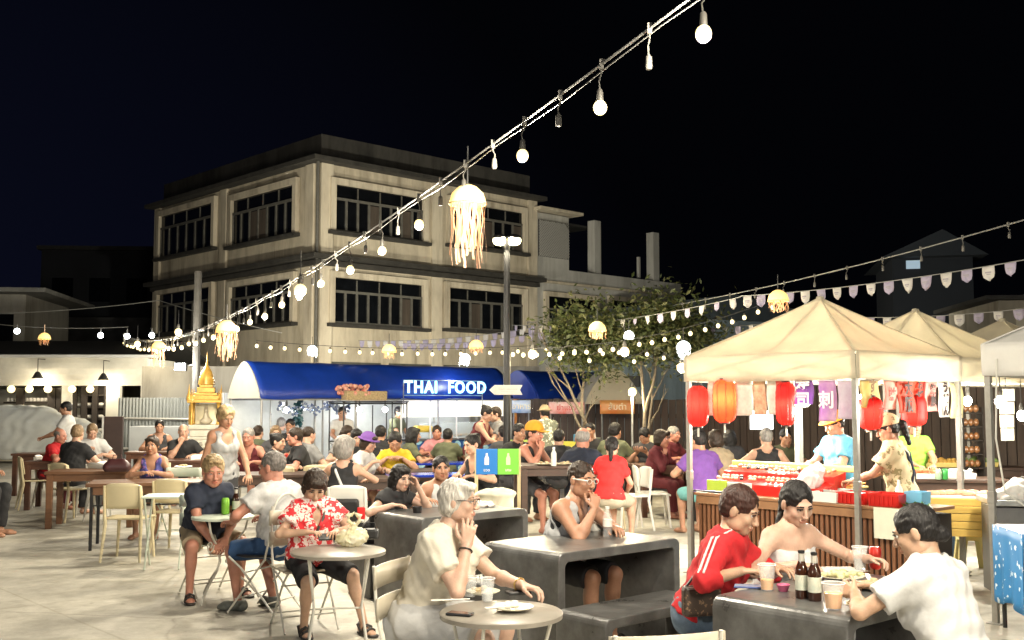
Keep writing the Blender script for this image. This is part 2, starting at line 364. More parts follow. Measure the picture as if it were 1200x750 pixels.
def person(label, px, py, az, Y, pose='sit', lean=12, side=0, yaw=0, pitch=5, roll=0, arms=('table', 'table'), legs=None, top=('tee', None), bottom=('shorts', None),
           shoes=None, hair=('short', 'brown'), skin='fair', lod=1, fem=False, fat=0., seat=.45, zs=None, hs=1.0, group=None, props=(), sc=None, turn=0, brow=None):
    lv = LODV[lod]; PW = at(px, py, Y); zt = PW.z
    def skel(s):
        k = {}
        hz = seat + .085 * s if pose == 'sit' else .90 * s
        H = V3(0, 0, hz); a, b = R(lean), R(side)
        T = nrm(V3(math.sin(b), math.sin(a) * math.cos(b), math.cos(a) * math.cos(b)))
        ct, st = math.cos(R(turn)), math.sin(R(turn))
        X0 = V3(ct, -st, 0); X = nrm(X0 - T * (X0 @ T)); Fw = np.cross(T, X)
        N = H + T * .50 * s
        Tn = nrm(T * .55 + V3(0, .10, .6))
        y, p, r_ = R(yaw), R(pitch), R(roll)
        fw = V3(math.sin(y) * math.cos(p), math.cos(y) * math.cos(p), -math.sin(p)); rt = V3(math.cos(y), -math.sin(y), 0); up = np.cross(rt, fw)
        rt2 = rt * math.cos(r_) + up * math.sin(r_); up2 = np.cross(rt2, fw)
        C = N + Tn * .13 * s + V3(0, 0, .035) * s + fw * .025 * s
        k.update(H=H, T=T, X=X, F=Fw, N=N, C=C, Rh=np.stack([rt2, fw, up2], 1), s=s); return k
    s = 1.0 if sc is None else sc
    if sc is None:
        for _ in range(12):
            z = skel(s)['C'][2]; s = min(1.16, max(.84, s * (1 + (zt - z) / (z if pose != 'sit' else .75) * .9)))
    k = skel(s); H, T, X, Fw, N, C, Rh = (k[i] for i in ('H', 'T', 'X', 'F', 'N', 'C', 'Rh'))
    hsz = 1.04 * hs * (s ** .5)
    hp = lambda x, y, z: C + Rh @ (V3(x, y, z) * hsz)
    sw = (.158 if not fem else .140) * s
    Sh = {sd: N - T * .055 * s + X * sd * sw for sd in (1, -1)}
    Hp = {sd: H + X * sd * .085 * s for sd in (1, -1)}
    # arms
    E, W, HD = {}, {}, {}
    for sd, spec in ((1, arms[0]), (-1, arms[1])):
        if isinstance(spec, str):
            tz = .80
            spec = {'table': (V3(.15 * sd, .36, tz), V3(sd * .8, -.2, -.5), V3(-.5 * sd, .8, -.05), V3(0, 0, -1), .35),
                    'wide': (V3(.24 * sd, .36, tz), V3(sd * .9, -.2, -.4), V3(-.6 * sd, .7, -.05), V3(0, 0, -1), .3),
                    'fork': (V3(.10 * sd, .33, .90), V3(sd * .8, -.1, -.6), V3(-.6 * sd, .7, .15), V3(-sd * .5, 0, -.8), .8),
                    'mouth': (C + V3(.055 * sd, .15, -.19), V3(sd * .5, .2, -.9), nrm(V3(-.35 * sd, -.15, .9)), V3(-.5 * sd, -.7, .1), .9),
                    'chin': (C + V3(.06 * sd, .06, -.23), V3(sd * .4, .5, -.9), nrm(V3(-.1 * sd, .1, .95)), V3(-.8 * sd, -.5, .1), .8),
                    'head': (C + V3(.11 * sd, .10, -.08), V3(sd * .6, .6, -.8), nrm(V3(-.25 * sd, -.3, .9)), V3(-.9 * sd, -.3, 0), .4),
                    'lap': (V3(.10 * sd, .30, seat + .14), V3(sd * .8, -.5, -.2), V3(-.5 * sd, .8, -.2), V3(0, 0, -1), .5),
                    'phone': (V3(.07 * sd, .30, .90), V3(sd * .8, -.2, -.6), V3(-.35 * sd, .85, .25), V3(-.3 * sd, 0, 1), .7),
                    'hang': (N + V3(.24 * sd, .04, -.56) * s, V3(sd * .3, -.8, 0), V3(0, .1, -1), V3(-sd, 0, 0), .45),
                    'work': (N + V3(.12 * sd, .38, -.36) * s, V3(sd * .7, -.5, -.5), V3(-.4 * sd, .9, -.1), V3(0, 0, -1), .7)}[spec]
        w_, hint, hd, hn, cu = spec[:5]; pt = spec[5] if len(spec) > 5 else None
        E[sd], W[sd] = ik(Sh[sd], np.asarray(w_, float), .285 * s, .25 * s, hint); HD[sd] = (np.asarray(hd, float), np.asarray(hn, float), cu, pt)
    # legs
    K, A, FT = {}, {}, {}
    for sd in (1, -1):
        if legs and legs.get(sd) is not None: tgt, hint, fd = legs[sd]
        elif pose == 'sit': tgt, hint, fd = V3(.12 * sd, .40 * s, .085), V3(sd * .12, 1, .6), V3(.18 * sd, 1, 0)
        else: tgt, hint, fd = V3(.10 * sd, .03 * sd, .085), V3(sd * .1, 1, 0), V3(.2 * sd, 1, 0)
        K[sd], A[sd] = ik(Hp[sd], np.asarray(tgt, float), .425 * s, .415 * s, hint); FT[sd] = nrm(fd)
    w1 = 1.30 if not fem else 1.22
    def torso(f, i=0., kk=.05):
        f.cap(H - X * .075 * s, H + X * .075 * s, (.115 if fem else .108) * s + i, k=kk)
        f.cap(H + T * .03 * s, H + T * .23 * s, .118 * s + i, (.104 if fem else .114) * s + i, k=kk, wax=X, wf=w1)
        f.cap(H + T * .23 * s, H + T * .39 * s, (.104 if fem else .114) * s + i, .110 * s + i, k=kk, wax=X, wf=w1 + .1)
        f.cap(N - T * .075 * s - X * sw * .82, N - T * .075 * s + X * sw * .82, .060 * s + i, k=kk)
        if fem:
            for sd in (1, -1): f.ell(H + (T * .315 + X * sd * .068 + Fw * .095) * s, V3(.062, .062, .062) * s + i, k=.04)
        if fat: f.ell(H + (T * .13 + Fw * .055 * min(1.3, fat)) * s, V3(.15, .12 + .04 * fat, .145) * s * (1 + .1 * fat) + i, np.stack([X, Fw, T], 1), k=.05)
    # --- body
    f = SDF(lv['b']); torso(f)
    f.cap(N - T * .03 * s, hp(0, -.025, -.07), (.052 if fem else .060) * s, (.048 if fem else .056) * s, k=.035)
    for sd in (1, -1):
        f.cap(N + T * .02 * s, Sh[sd] + T * .01 * s, .042 * s, .048 * s, k=.05)
        am = (.043 if fem else .052) * s
        f.cap(Sh[sd], E[sd], am * 1.12, am * .82, k=.035)
        m = E[sd] * .72 + W[sd] * .28
        f.cap(E[sd], m, am * .80, am * .86, k=.02); f.cap(m, W[sd], am * .86, .0265 * s, k=.02)
        f.cap(Hp[sd], K[sd], (.086 if fem else .082) * s, .056 * s, k=.05)
        d = nrm(A[sd] - K[sd]); bk = nrm(-FT[sd] - d * (-FT[sd] @ d))
        f.cap(K[sd], A[sd], .052 * s, .034 * s, k=.03)
        f.ell(K[sd] + d * .13 * s + bk * .022 * s, V3(.046, .046, .10) * s, np.stack([nrm(np.cross(d, bk)), bk, d], 1), k=.04)
        ft = FT[sd]; lt = nrm(np.cross(ft, V3(0, 0, 1)))
        f.cap(A[sd] - ft * .035 * s + V3(0, 0, -.045), A[sd] + ft * .10 * s + V3(0, 0, -.055), .034 * s, .030 * s, k=.03, wax=lt, wf=1.15)
        f.cap(A[sd] + ft * .10 * s + V3(0, 0, -.055), A[sd] + ft * .155 * s + V3(0, 0, -.063), .030 * s, .020 * s, k=.02, wax=lt, wf=1.6)
    parts = [(*f.mesh(), 0)]
    # --- head
    f = SDF(lv['h'])
    def he(c, r, kk=.02, neg=0): f.ell(hp(*c), V3(*r) * hsz, Rh, k=kk * hsz, neg=neg)
    def hc(a, b, r1, r2=None, kk=.01): f.cap(hp(*a), hp(*b), r1 * hsz, (r2 or r1) * hsz, k=kk * hsz)
    f.cap(N + T * .0 * s, hp(0, -.03, -.06), (.050 if fem else .058) * s, (.047 if fem else .055) * s, k=.03)
    he((0, -.016, .032), (.073, .090, .080)); he((0, .022, -.028), (.061, .064, .080), .03)
    he((0, .058, -.088), (.028 if not fem else .022, .024, .020), .035)
    for sd in (1, -1):
        he((sd * .036, .058, -.024), (.022, .022, .022), .02); he((sd * .048, .015, -.066), (.016, .032, .024), .03)
        he((sd * .075, -.010, -.006), (.010, .019, .031), .008)
        he((sd * .031, .094, .008), (.016, .013, .011), .012, 1)
    hc((-.034, .076, .026), (.034, .076, .026), .0085, kk=.02)
    hc((0, .083, .012), (0, .106, -.027), .0075, .0115, .012)
    for sd in (1, -1): he((sd * .010, .098, -.031), (.0085, .010, .008), .006)
    he((0, .086, -.056), (.023, .0105, .0055), .005); he((0, .085, -.0665), (.020, .0105, .0065), .005)
    hP, hQ = f.mesh(); mi = np.zeros(len(hQ), np.int32)
    loc = ((hP - C) / hsz) @ Rh; cen = loc[hQ].mean(1)
    mi[(np.abs(cen[:, 0]) < .0225 - np.abs(cen[:, 2] + .0615) * .9) & (np.abs(cen[:, 2] + .0615) < .0115) & (cen[:, 1] > .078)] = 4
    parts.append((hP, hQ, mi))
    # eyes and brows
    for sd in (1, -1):
        mb = MB().ball((0, 0, 0), 1, 12, 8); v = np.array(mb.v)
        ec = V3(sd * .030, .0728, .0085)
        for rr, mid, tri in ((.0119, 2, None), ):
            vv = (v * rr + ec); P = C + (vv * hsz) @ Rh.T
            qq = np.array([q for q in mb.f if len(q) == 4]); cc = (v[qq].mean(1)); m_ = np.where((cc[:, 1] > .80 if lod < 2 else cc[:, 1] > .6), 3, 2)
            if lod == 2: m_[:] = 3
            parts.append((P, qq, m_))
        fb = SDF(lv['h'] * .6); b1 = lambda x, y, z: hp(sd * x, y, z)
        fb.cap(b1(.015, .0865, .0285), b1(.032, .0855, .0315), .0042 * hsz, .0040 * hsz, k=.002); fb.cap(b1(.032, .0855, .0315), b1(.049, .072, .0255), .0040 * hsz, .0022 * hsz, k=.002)
        fb2 = SDF(lv['h'] * .6)
        fb2.cap(b1(.017, .085, .0145), b1(.031, .0895, .0185), .0040 * hsz, k=.002); fb2.cap(b1(.031, .0895, .0185), b1(.046, .079, .0125), .0040 * hsz, k=.002)
        if lod < 2: parts.append((*fb.mesh(), 1)); parts.append((*fb2.mesh(), 0 if not fem else 1))
    for sd in (1, -1):
        f = SDF(lv['d']); f.cap(W[sd] + (E[sd] - W[sd]) * .18, W[sd], .029 * s, .0255 * s, k=.01)
        hd, hn, cu, pt = HD[sd]; hand(f, W[sd], hd, hn, sd, cu, s * (.97 if fem else 1.05), point=pt)
        parts.append((*f.mesh(), 0))
    sm = skin_mats(skin); sm[1] = hairm(brow or (hair[1] if hair and isinstance(hair[1], str) else 'brown'))
    me = np_mesh('person', parts, sm)
    o = bpy.data.objects.new('person', me); col.objects.link(o); tag(o, label, 'person', group)
    rz = math.pi + R(az); c_, s_ = math.cos(rz), math.sin(rz)
    o.location = (PW.x - (c_ * C[0] - s_ * C[1]), PW.y - (s_ * C[0] + c_ * C[1]), 0); o.rotation_euler.z = rz
    def child(name, f, m, parts=None):
        me = np_mesh(name, parts or [(*f.mesh(), 0)], [m]); c = bpy.data.objects.new(name, me); col.objects.link(c); c.parent = o; return c
    seed = rnd.random() * 20
    # --- upper garment
    kind, m = top[0], top[1]; opt = top[2] if len(top) > 2 else {}
    f = SDF(lv['c']); f.fold = (.0062 if lod == 0 else .0048); f.fseed = seed; f.ffreq = 1.35; inf = .021
    if kind in ('tee', 'long', 'vneck', 'shirtdress'):
        torso(f, inf); f.cap(N - T * .03 * s, N - T * .01 * s, .07 * s + inf, k=.05)
        for sd in (1, -1): f.cap(N - T * .005 * s, Sh[sd] + T * .008 * s, .05 * s, .057 * s, k=.05)
        hem = opt.get('hem', -.02 if pose == 'sit' else -.10)
        f.cut(T, H + T * hem * s)
        fr = {'tee': .62, 'vneck': .6, 'long': 1, 'shirtdress': .62}[kind]; fr = opt.get('sleeve', fr)
        lo_ = opt.get('loose', .018)
        for sd in (1, -1):
            am = (.043 if fem else .052) * s
            if fr < 1: f.cap(Sh[sd], Sh[sd] + (E[sd] - Sh[sd]) * fr, am * 1.1 + lo_, am * .95 + lo_ * 1.35, k=.04, flat=(0, 1))
            else:
                f.cap(Sh[sd], E[sd], am * 1.1 + lo_, am * .85 + lo_, k=.04)
                f.cap(E[sd], E[sd] + (W[sd] - E[sd]) * (fr - 1 if fr > 1 else .92), am * .85 + lo_, .03 * s + lo_ * .9, k=.02, flat=(0, 1))
        f.cap(N - T * .02 * s + Fw * .012, hp(0, -.02, -.08), .066 * s, .075 * s, k=.005, neg=1)
        if kind in ('vneck', 'shirtdress'): f.ell(N - T * .09 * s + Fw * .11 * s, V3(.034, .07, .10) * s, np.stack([X, Fw, T], 1), k=.005, neg=1)
        child('shirt', f, m)
    elif kind in ('tank', 'halter'):
        torso(f, .019); f.cut(T, H + T * (opt.get('hem', -.02 if pose == 'sit' else -.09)) * s); big = kind == 'halter'
        for sd in (1, -1):
            f.ell(Sh[sd] + X * sd * (.035 if not big else .02) * s - T * (.012 if not big else .02) * s, V3(.060 if not big else .088, .16, .088 if not big else .15) * s, np.stack([X, Fw, T], 1), k=.01, neg=1)
        if big:
            f.ell(N - T * .12 * s + Fw * .12 * s, V3(.032, .10, .14) * s, np.stack([X, Fw, T], 1), k=.005, neg=1)
            f.ell(N - T * .12 * s - Fw * .13 * s, V3(.2, .10, .17) * s, np.stack([X, Fw, T], 1), k=.005, neg=1)
        else:
            f.ell(N - T * .02 * s + Fw * .08 * s, V3(.080, .10, .15) * s, np.stack([X, Fw, T], 1), k=.01, neg=1); f.ell(N + T * .0 * s - Fw * .03 * s, V3(.080, .11, .085) * s, np.stack([X, Fw, T], 1), k=.01, neg=1)
            for sd in (1, -1):
                ps = [H + (T * .39 + X * sd * .085 + Fw * .108) * s, N + (-T * .03 + X * sd * .09 + Fw * .075) * s, N + (T * .030 + X * sd * .088 - Fw * .005) * s, N + (-T * .05 + X * sd * .088 - Fw * .10) * s, H + (T * .37 + X * sd * .085 - Fw * .108) * s]
                for a_, b_ in zip(ps, ps[1:]): f.cap(a_, b_, .0105 * s, k=.016, wax=X, wf=2.2)
        if big:
            for sd in (1, -1): f.cap(H + (T * .40 + X * sd * .07 + Fw * .105) * s, N + (T * .005 + X * sd * .05 + Fw * .03) * s, .024 * s, .014 * s, k=.015)
        child('shirt', f, m)
        if opt.get('trim'):
            g_ = SDF(lv['c']); torso(g_, .0145); g_.cut(T, H + T * .1 * s)
            for sd in (1, -1): g_.ell(Sh[sd] + X * sd * .035 * s - T * .012 * s, V3(.049, .16, .076) * s, np.stack([X, Fw, T], 1), k=.01, neg=1)
            g_.ell(N - T * .02 * s + Fw * .08 * s, V3(.068, .09, .138) * s, np.stack([X, Fw, T], 1), k=.01, neg=1); g_.ell(N - Fw * .03 * s, V3(.068, .10, .073) * s, np.stack([X, Fw, T], 1), k=.01, neg=1)
            child('vest_trim', g_, opt['trim'])
    elif kind == 'strapless':
        torso(f, .014); f.cut(T, H - T * .03); f.cut(-T, H + T * .405 * s); child('shirt', f, m)
    # --- lower garment
    kind, m = bottom[0], bottom[1]
    if kind:
        f = SDF(lv['c']); f.fold = .0042; f.fseed = seed + 3; i = .013
        f.cap(H - X * .075 * s, H + X * .075 * s, .114 * s + i, k=.05); f.cap(H + T * .03 * s, H + T * .14 * s, .116 * s + i, .108 * s + i, k=.05, wax=X, wf=w1)
        f.cut(-T, H + T * .07 * s)
        if kind == 'skirt':
            i = .024; f.cap(H - X * .075 * s, H + X * .075 * s, .114 * s + i, k=.05)
            mK = (K[1] + K[-1]) / 2; mH = H
            for sd in (1, -1): f.cap(Hp[sd], Hp[sd] + (K[sd] - Hp[sd]) * .93, .088 * s + i, .062 * s + i + .02, k=.07, flat=(0, 1))
            for q in (-.5, 0, .5): f.cap(mH + X * .05 * q, mH + (mK + (K[1] - K[-1]) * q - mH) * .93, .088 * s + i, .060 * s + i + .02, k=.07, flat=(0, 1))
        else:
            fr = {'shorts': .80, 'capri': 1.0, 'pants': 2}[kind]
            if len(bottom) > 2: fr = bottom[2]
            for sd in (1, -1):
                if fr <= 1: f.cap(Hp[sd], Hp[sd] + (K[sd] - Hp[sd]) * fr, .086 * s + i, .060 * s + i + .014, k=.05, flat=(0, 1))
                else:
                    f.cap(Hp[sd], K[sd], .086 * s + i, .060 * s + i, k=.05); e = min(1, fr - 1)
                    f.cap(K[sd], K[sd] + (A[sd] - K[sd]) * e * .96, .064 * s + i, .050 * s + i * 1.2, k=.03, flat=(0, 1)); dd = nrm(A[sd] - K[sd]); bb = nrm(-FT[sd] - dd * (-FT[sd] @ dd)); f.cap(K[sd] + dd * .02, K[sd] + dd * min(.26, .4 * e) * s + bb * .02 * s, .05 * s + i, k=.05)
        child({'skirt': 'skirt', 'shorts': 'shorts', 'capri': 'shorts', 'pants': 'trousers'}[kind], f, m)
    # --- shoes
    if shoes and lod < 2:
        for sd in (1, -1):
            f = SDF(.0065 if lod == 0 else .009); ft = FT[sd]; lt = nrm(np.cross(ft, V3(0, 0, 1))); a = A[sd]; gz = a[2] - .083
            g = lambda y, x, z: V3(a[0], a[1], gz) + ft * y * s + lt * x * s + V3(0, 0, z)
            if shoes[0] == 'sandal':
                f.cap(g(-.045, 0, .014), g(.165, 0, .014), .036 * s, .045 * s, k=.01); f.cut((0, 0, -1), g(0, 0, .020)); f.cut((0, 0, 1), g(0, 0, .001))
                for y, z in ((.105, .046), (.055, .062)):
                    pts = [g(y, -.046, .016), g(y + .01, -.034, z), g(y + .012, 0, z + .014), g(y + .01, .034, z), g(y, .046, .016)]
                    for p, q in zip(pts, pts[1:]): f.cap(p, q, .0085, k=.006, wax=ft, wf=1.9)
                if len(shoes) > 2:
                    pts = [g(.03, -.042, .02), g(-.03, -.042, .07), g(-.075, 0, .075), g(-.03, .042, .07), g(.03, .042, .02)]
                    for p, q in zip(pts, pts[1:]): f.cap(p, q, .009, k=.006)
                child('sandal', f, shoes[1])
            else:
                f.cap(g(-.045, 0, .044), g(.115, 0, .036), .044 * s, .040 * s, k=.03, wax=lt, wf=1.05); f.cap(g(.1, 0, .036), g(.165, 0, .026), .040 * s, .026 * s, k=.02, wax=lt, wf=1.5)
                f.cap(g(-.03, 0, .05), g(-.02, 0, .09), .046 * s, .044 * s, k=.02); f.cut((0, 0, 1), g(0, 0, .001)); f.cut((0, 0, -1), g(0, 0, .088))
                child('shoe', f, shoes[1])
    # --- hair and hats
    if hair:
        st, hm = hair[0], hair[1]; m = hairm(hm) if isinstance(hm, str) else hm
        f = SDF(lv['r']); f.fold = .0030 if lod < 2 else .0045; f.fseed = seed; f.ffreq = (2.4 if st in ('wavy', 'fluffy') else 4.2) if lod == 0 else 2.6
        def he(c, r, kk=.02, neg=0): f.ell(hp(*c), V3(*r) * hsz, Rh, k=kk * hsz, neg=neg)
        def cut(n, p, k_=.008): f.cut(Rh @ V3(*n), hp(*p), k_)
        def face(): he((0, .105, -.035), (.066, .072, .098), .012, 1)
        def long_(z, y=-.06, r=.06, wf=1.35, fwd=0):
            f.cap(hp(0, y, -.03), hp(0, y - .005 + fwd, z), r * hsz, r * .72 * hsz, k=.04 * hsz, wax=Rh[:, 0], wf=wf)
        def ears():
            for sd in (1, -1): he((sd * .086, -.006, -.010), (.026, .021, .034), .006, 1)
        def hl(top=.058, wd=.062):
            he((0, .112, top - .085), (wd + .002, .080, .095), .012, 1); he((rnd.uniform(-.02, .02), .105, top + .008), (.042, .035, .022), .02, 1)
        if st == 'short': he((0, -.018, .040), (.082, .101, .090)); he((0, -.05, -.01), (.072, .055, .06), .03); cut((0, -.42, 1), (0, -.01, -.042)); hl(.064); ears()
        elif st == 'buzz': he((0, -.018, .035), (.0775, .0955, .0845)); cut((0, -.42, 1), (0, -.01, -.038)); hl(.066, .060); ears()
        elif st == 'bald': he((0, -.022, .025), (.0785, .092, .078)); he((0, .02, .10), (.066, .095, .075), .02, 1); cut((0, -.42, 1), (0, -.01, -.040)); he((0, .11, .0), (.078, .085, .09), .01, 1); ears()
        elif st == 'quiff': he((0, -.015, .040), (.083, .100, .090)); he((0, .055, .098), (.055, .04, .025), .03); cut((0, -.42, 1), (0, -.01, -.042)); hl(.062); ears()
        elif st == 'fluffy': he((0, -.022, .040), (.094, .108, .098)); he((0, -.05, -.02), (.084, .07, .08), .04); he((.03, .06, .075), (.05, .035, .03), .03); cut((0, -.5, 1), (0, -.02, -.07)); hl(.05); ears()
        elif st == 'bob':
            he((0, -.02, .036), (.088, .103, .092)); he((0, -.035, -.045), (.092, .080, .075), .04); face()
            he((.0, .078, .078), (.058, .025, .03), .03); cut((0, -.25, 1), (0, 0, -.115)); he((0, .09, -.06), (.062, .07, .1), .01, 1)
        elif st in ('long', 'longside'):
            he((0, -.02, .036), (.086, .102, .090)); he((0, -.035, -.05), (.088, .078, .09), .04); long_(-.30 if st == 'long' else -.34); face(); he((0, .06, .085), (.05, .03, .02), .02)
            for sd in (1, -1): f.cap(hp(sd * .068, .02, .02), hp(sd * .082, .01, -.20), .022 * hsz, .016 * hsz, k=.02)
        elif st in ('bun', 'pony', 'lowbun', 'tied'):
            he((0, -.018, .036), (.081, .100, .088)); he((0, -.05, -.01), (.072, .055, .06), .03); cut((0, -.42, 1), (0, -.01, -.040)); hl(.060, .060); ears()
            if st == 'bun': he((0, -.095, .075), (.040, .040, .038), .02)
            if st == 'lowbun': he((0, -.105, -.045), (.040, .035, .036), .02)
            if st == 'tied': he((0, -.085, -.045), (.05, .04, .045), .03); f.cap(hp(.01, -.09, -.05), hp(.075, -.03, -.14), .03 * hsz, .018 * hsz, k=.02)
            if st == 'pony':
                for a, b, r1, r2 in (((0, -.09, .03), (0, -.14, .0), .03, .036), ((0, -.14, .0), (0, -.13, -.18), .036, .02)): f.cap(hp(*a), hp(*b), r1 * hsz, r2 * hsz, k=.02)
        elif st == 'wavy': he((0, -.02, .036), (.084, .102, .089)); he((0, -.04, -.03), (.084, .07, .07), .04); he((.02, .068, .080), (.05, .035, .026), .03); hl(.052); he((0, .1, -.05), (.07, .06, .09), .012, 1); cut((0, -.3, 1), (0, 0, -.085))
        child('hair', f, m)
    for pr in props:
        if pr[0] in ('cap', 'hat'):
            f = SDF(lv['r']); f.ell(hp(0, -.015, .05), V3(.094, .112, .098) * hsz, Rh, k=0); f.cut(Rh @ V3(0, -.12, 1), hp(0, 0, .035))
            if pr[0] == 'cap':
                f.ell(hp(0, .115, .038), V3(.07, .075, .009) * hsz, Rh, k=.008)
            else: f.ell(hp(0, -.01, .045), V3(.135, .155, .012) * hsz, Rh, k=.01)
            child('hat', f, pr[1])
        if pr[0] == 'glasses':
            mb = MB()
            for sd in (1, -1):
                pts = [C + Rh @ (V3(sd * .031 + .020 * math.cos(a), .099, .006 + .016 * math.sin(a)) * hsz) for a in [i * math.pi / 6 for i in range(12)]]
                mb.tube(pts, .0017, 6, closed=True); mb.tube([hp(sd * .050, .098, .012), hp(sd * .074, .06, .013), hp(sd * .080, -.012, .008)], .0024 if len(pr) < 3 else pr[2], 6)
            mb.tube([hp(-.011, .100, .008), hp(0, .103, .011), hp(.011, .100, .008)], .0015, 6)
            mb.build('glasses', pr[1], o, smooth=True)
        if pr[0] == 'stripe':
            for sd in (1, -1):
                upv = nrm(V3(sd * .75, -.15, .8)); lat = nrm(np.cross(E[sd] - Sh[sd], upv))
                for off in (-.014, .014):
                    st_ = SDF(.006); q = [N + X * sd * .075 * s + T * .045 * s, Sh[sd] + upv * .082 * s, Sh[sd] * .5 + E[sd] * .5 + upv * .078 * s, E[sd] + upv * .068 * s]
                    for a_, b_ in zip(q, q[1:]): st_.cap(a_ + lat * off, b_ + lat * off, .0062, k=.004, wax=lat, wf=1.2)
                    child('sleeve_stripe', st_, pr[1])
            cl_ = SDF(.006)
            for i in range(14):
                a0, a1 = i / 14 * 6.283, (i + 1) / 14 * 6.283; cc = lambda a: N + T * (.035 - .03 * max(0, math.sin(a))) * s + X * math.cos(a) * .066 * s + Fw * (.012 + math.sin(a) * .075) * s
                cl_.cap(cc(a0), cc(a1), .011, k=.006)
            child('collar', cl_, pr[1])
        if pr[0] == 'strap':   # across the back/chest
            f = SDF(max(.006, lv['c'] * .7)); i = .026; sd = pr[2]
            ctrl = [N - T * .0 * s + X * sd * .09 * s, N - T * .1 * s + X * sd * .06 * s - Fw * (.10 * s + i), H + T * .2 * s - X * sd * .03 - Fw * (.115 * s + i), H + T * .02 * s - X * sd * .13 * s - Fw * .09 * s] if pr[3] == 'back' else \
                   [N + T * .0 * s + X * sd * .08 * s, N - T * .09 * s + X * sd * .05 * s + Fw * (.11 * s + i), H + T * .28 * s - X * sd * .02 + Fw * (.15 * s + i), H + T * .05 * s - X * sd * .13 * s + Fw * .10 * s]
            mb = MB(); P = [Vector(c) for c in ctrl]
            pts = [P[0]] + [P[0].lerp(P[1], .5) + Vector(-Fw if pr[3] == 'back' else Fw) * .025] + [P[1], P[1].lerp(P[2], .5), P[2], P[3]]
            mb.tube(pts, pr[4] if len(pr) > 4 else .012, 6); mb.build('bag_strap', pr[1], o, smooth=True)
        if pr[0] == 'band':    # bracelet
            sd, fr = pr[2], pr[3]; c0 = W[sd] + (E[sd] - W[sd]) * fr; d = nrm(E[sd] - W[sd]); a_ = nrm(np.cross(d, V3(.3, .5, .8))); b_ = np.cross(d, a_)
            MB().tube([c0 + (a_ * math.cos(q) + b_ * math.sin(q)) * (.031 + .02 * fr) * s for q in [j * math.pi / 8 for j in range(16)]], .0045, 6, closed=True).build('bracelet', pr[1], o, smooth=True)
    k.update(E=E, W=W, K=K, A=A, S=Sh, o=o, M=Matrix.Translation(o.location) @ Matrix.Rotation(rz, 4, 'Z'), hp=hp)
    PEOPLE.append((label, round(s, 2), tuple(round(x, 2) for x in o.location)))
    k['w'] = lambda v: k['M'] @ Vector(v)
    return k
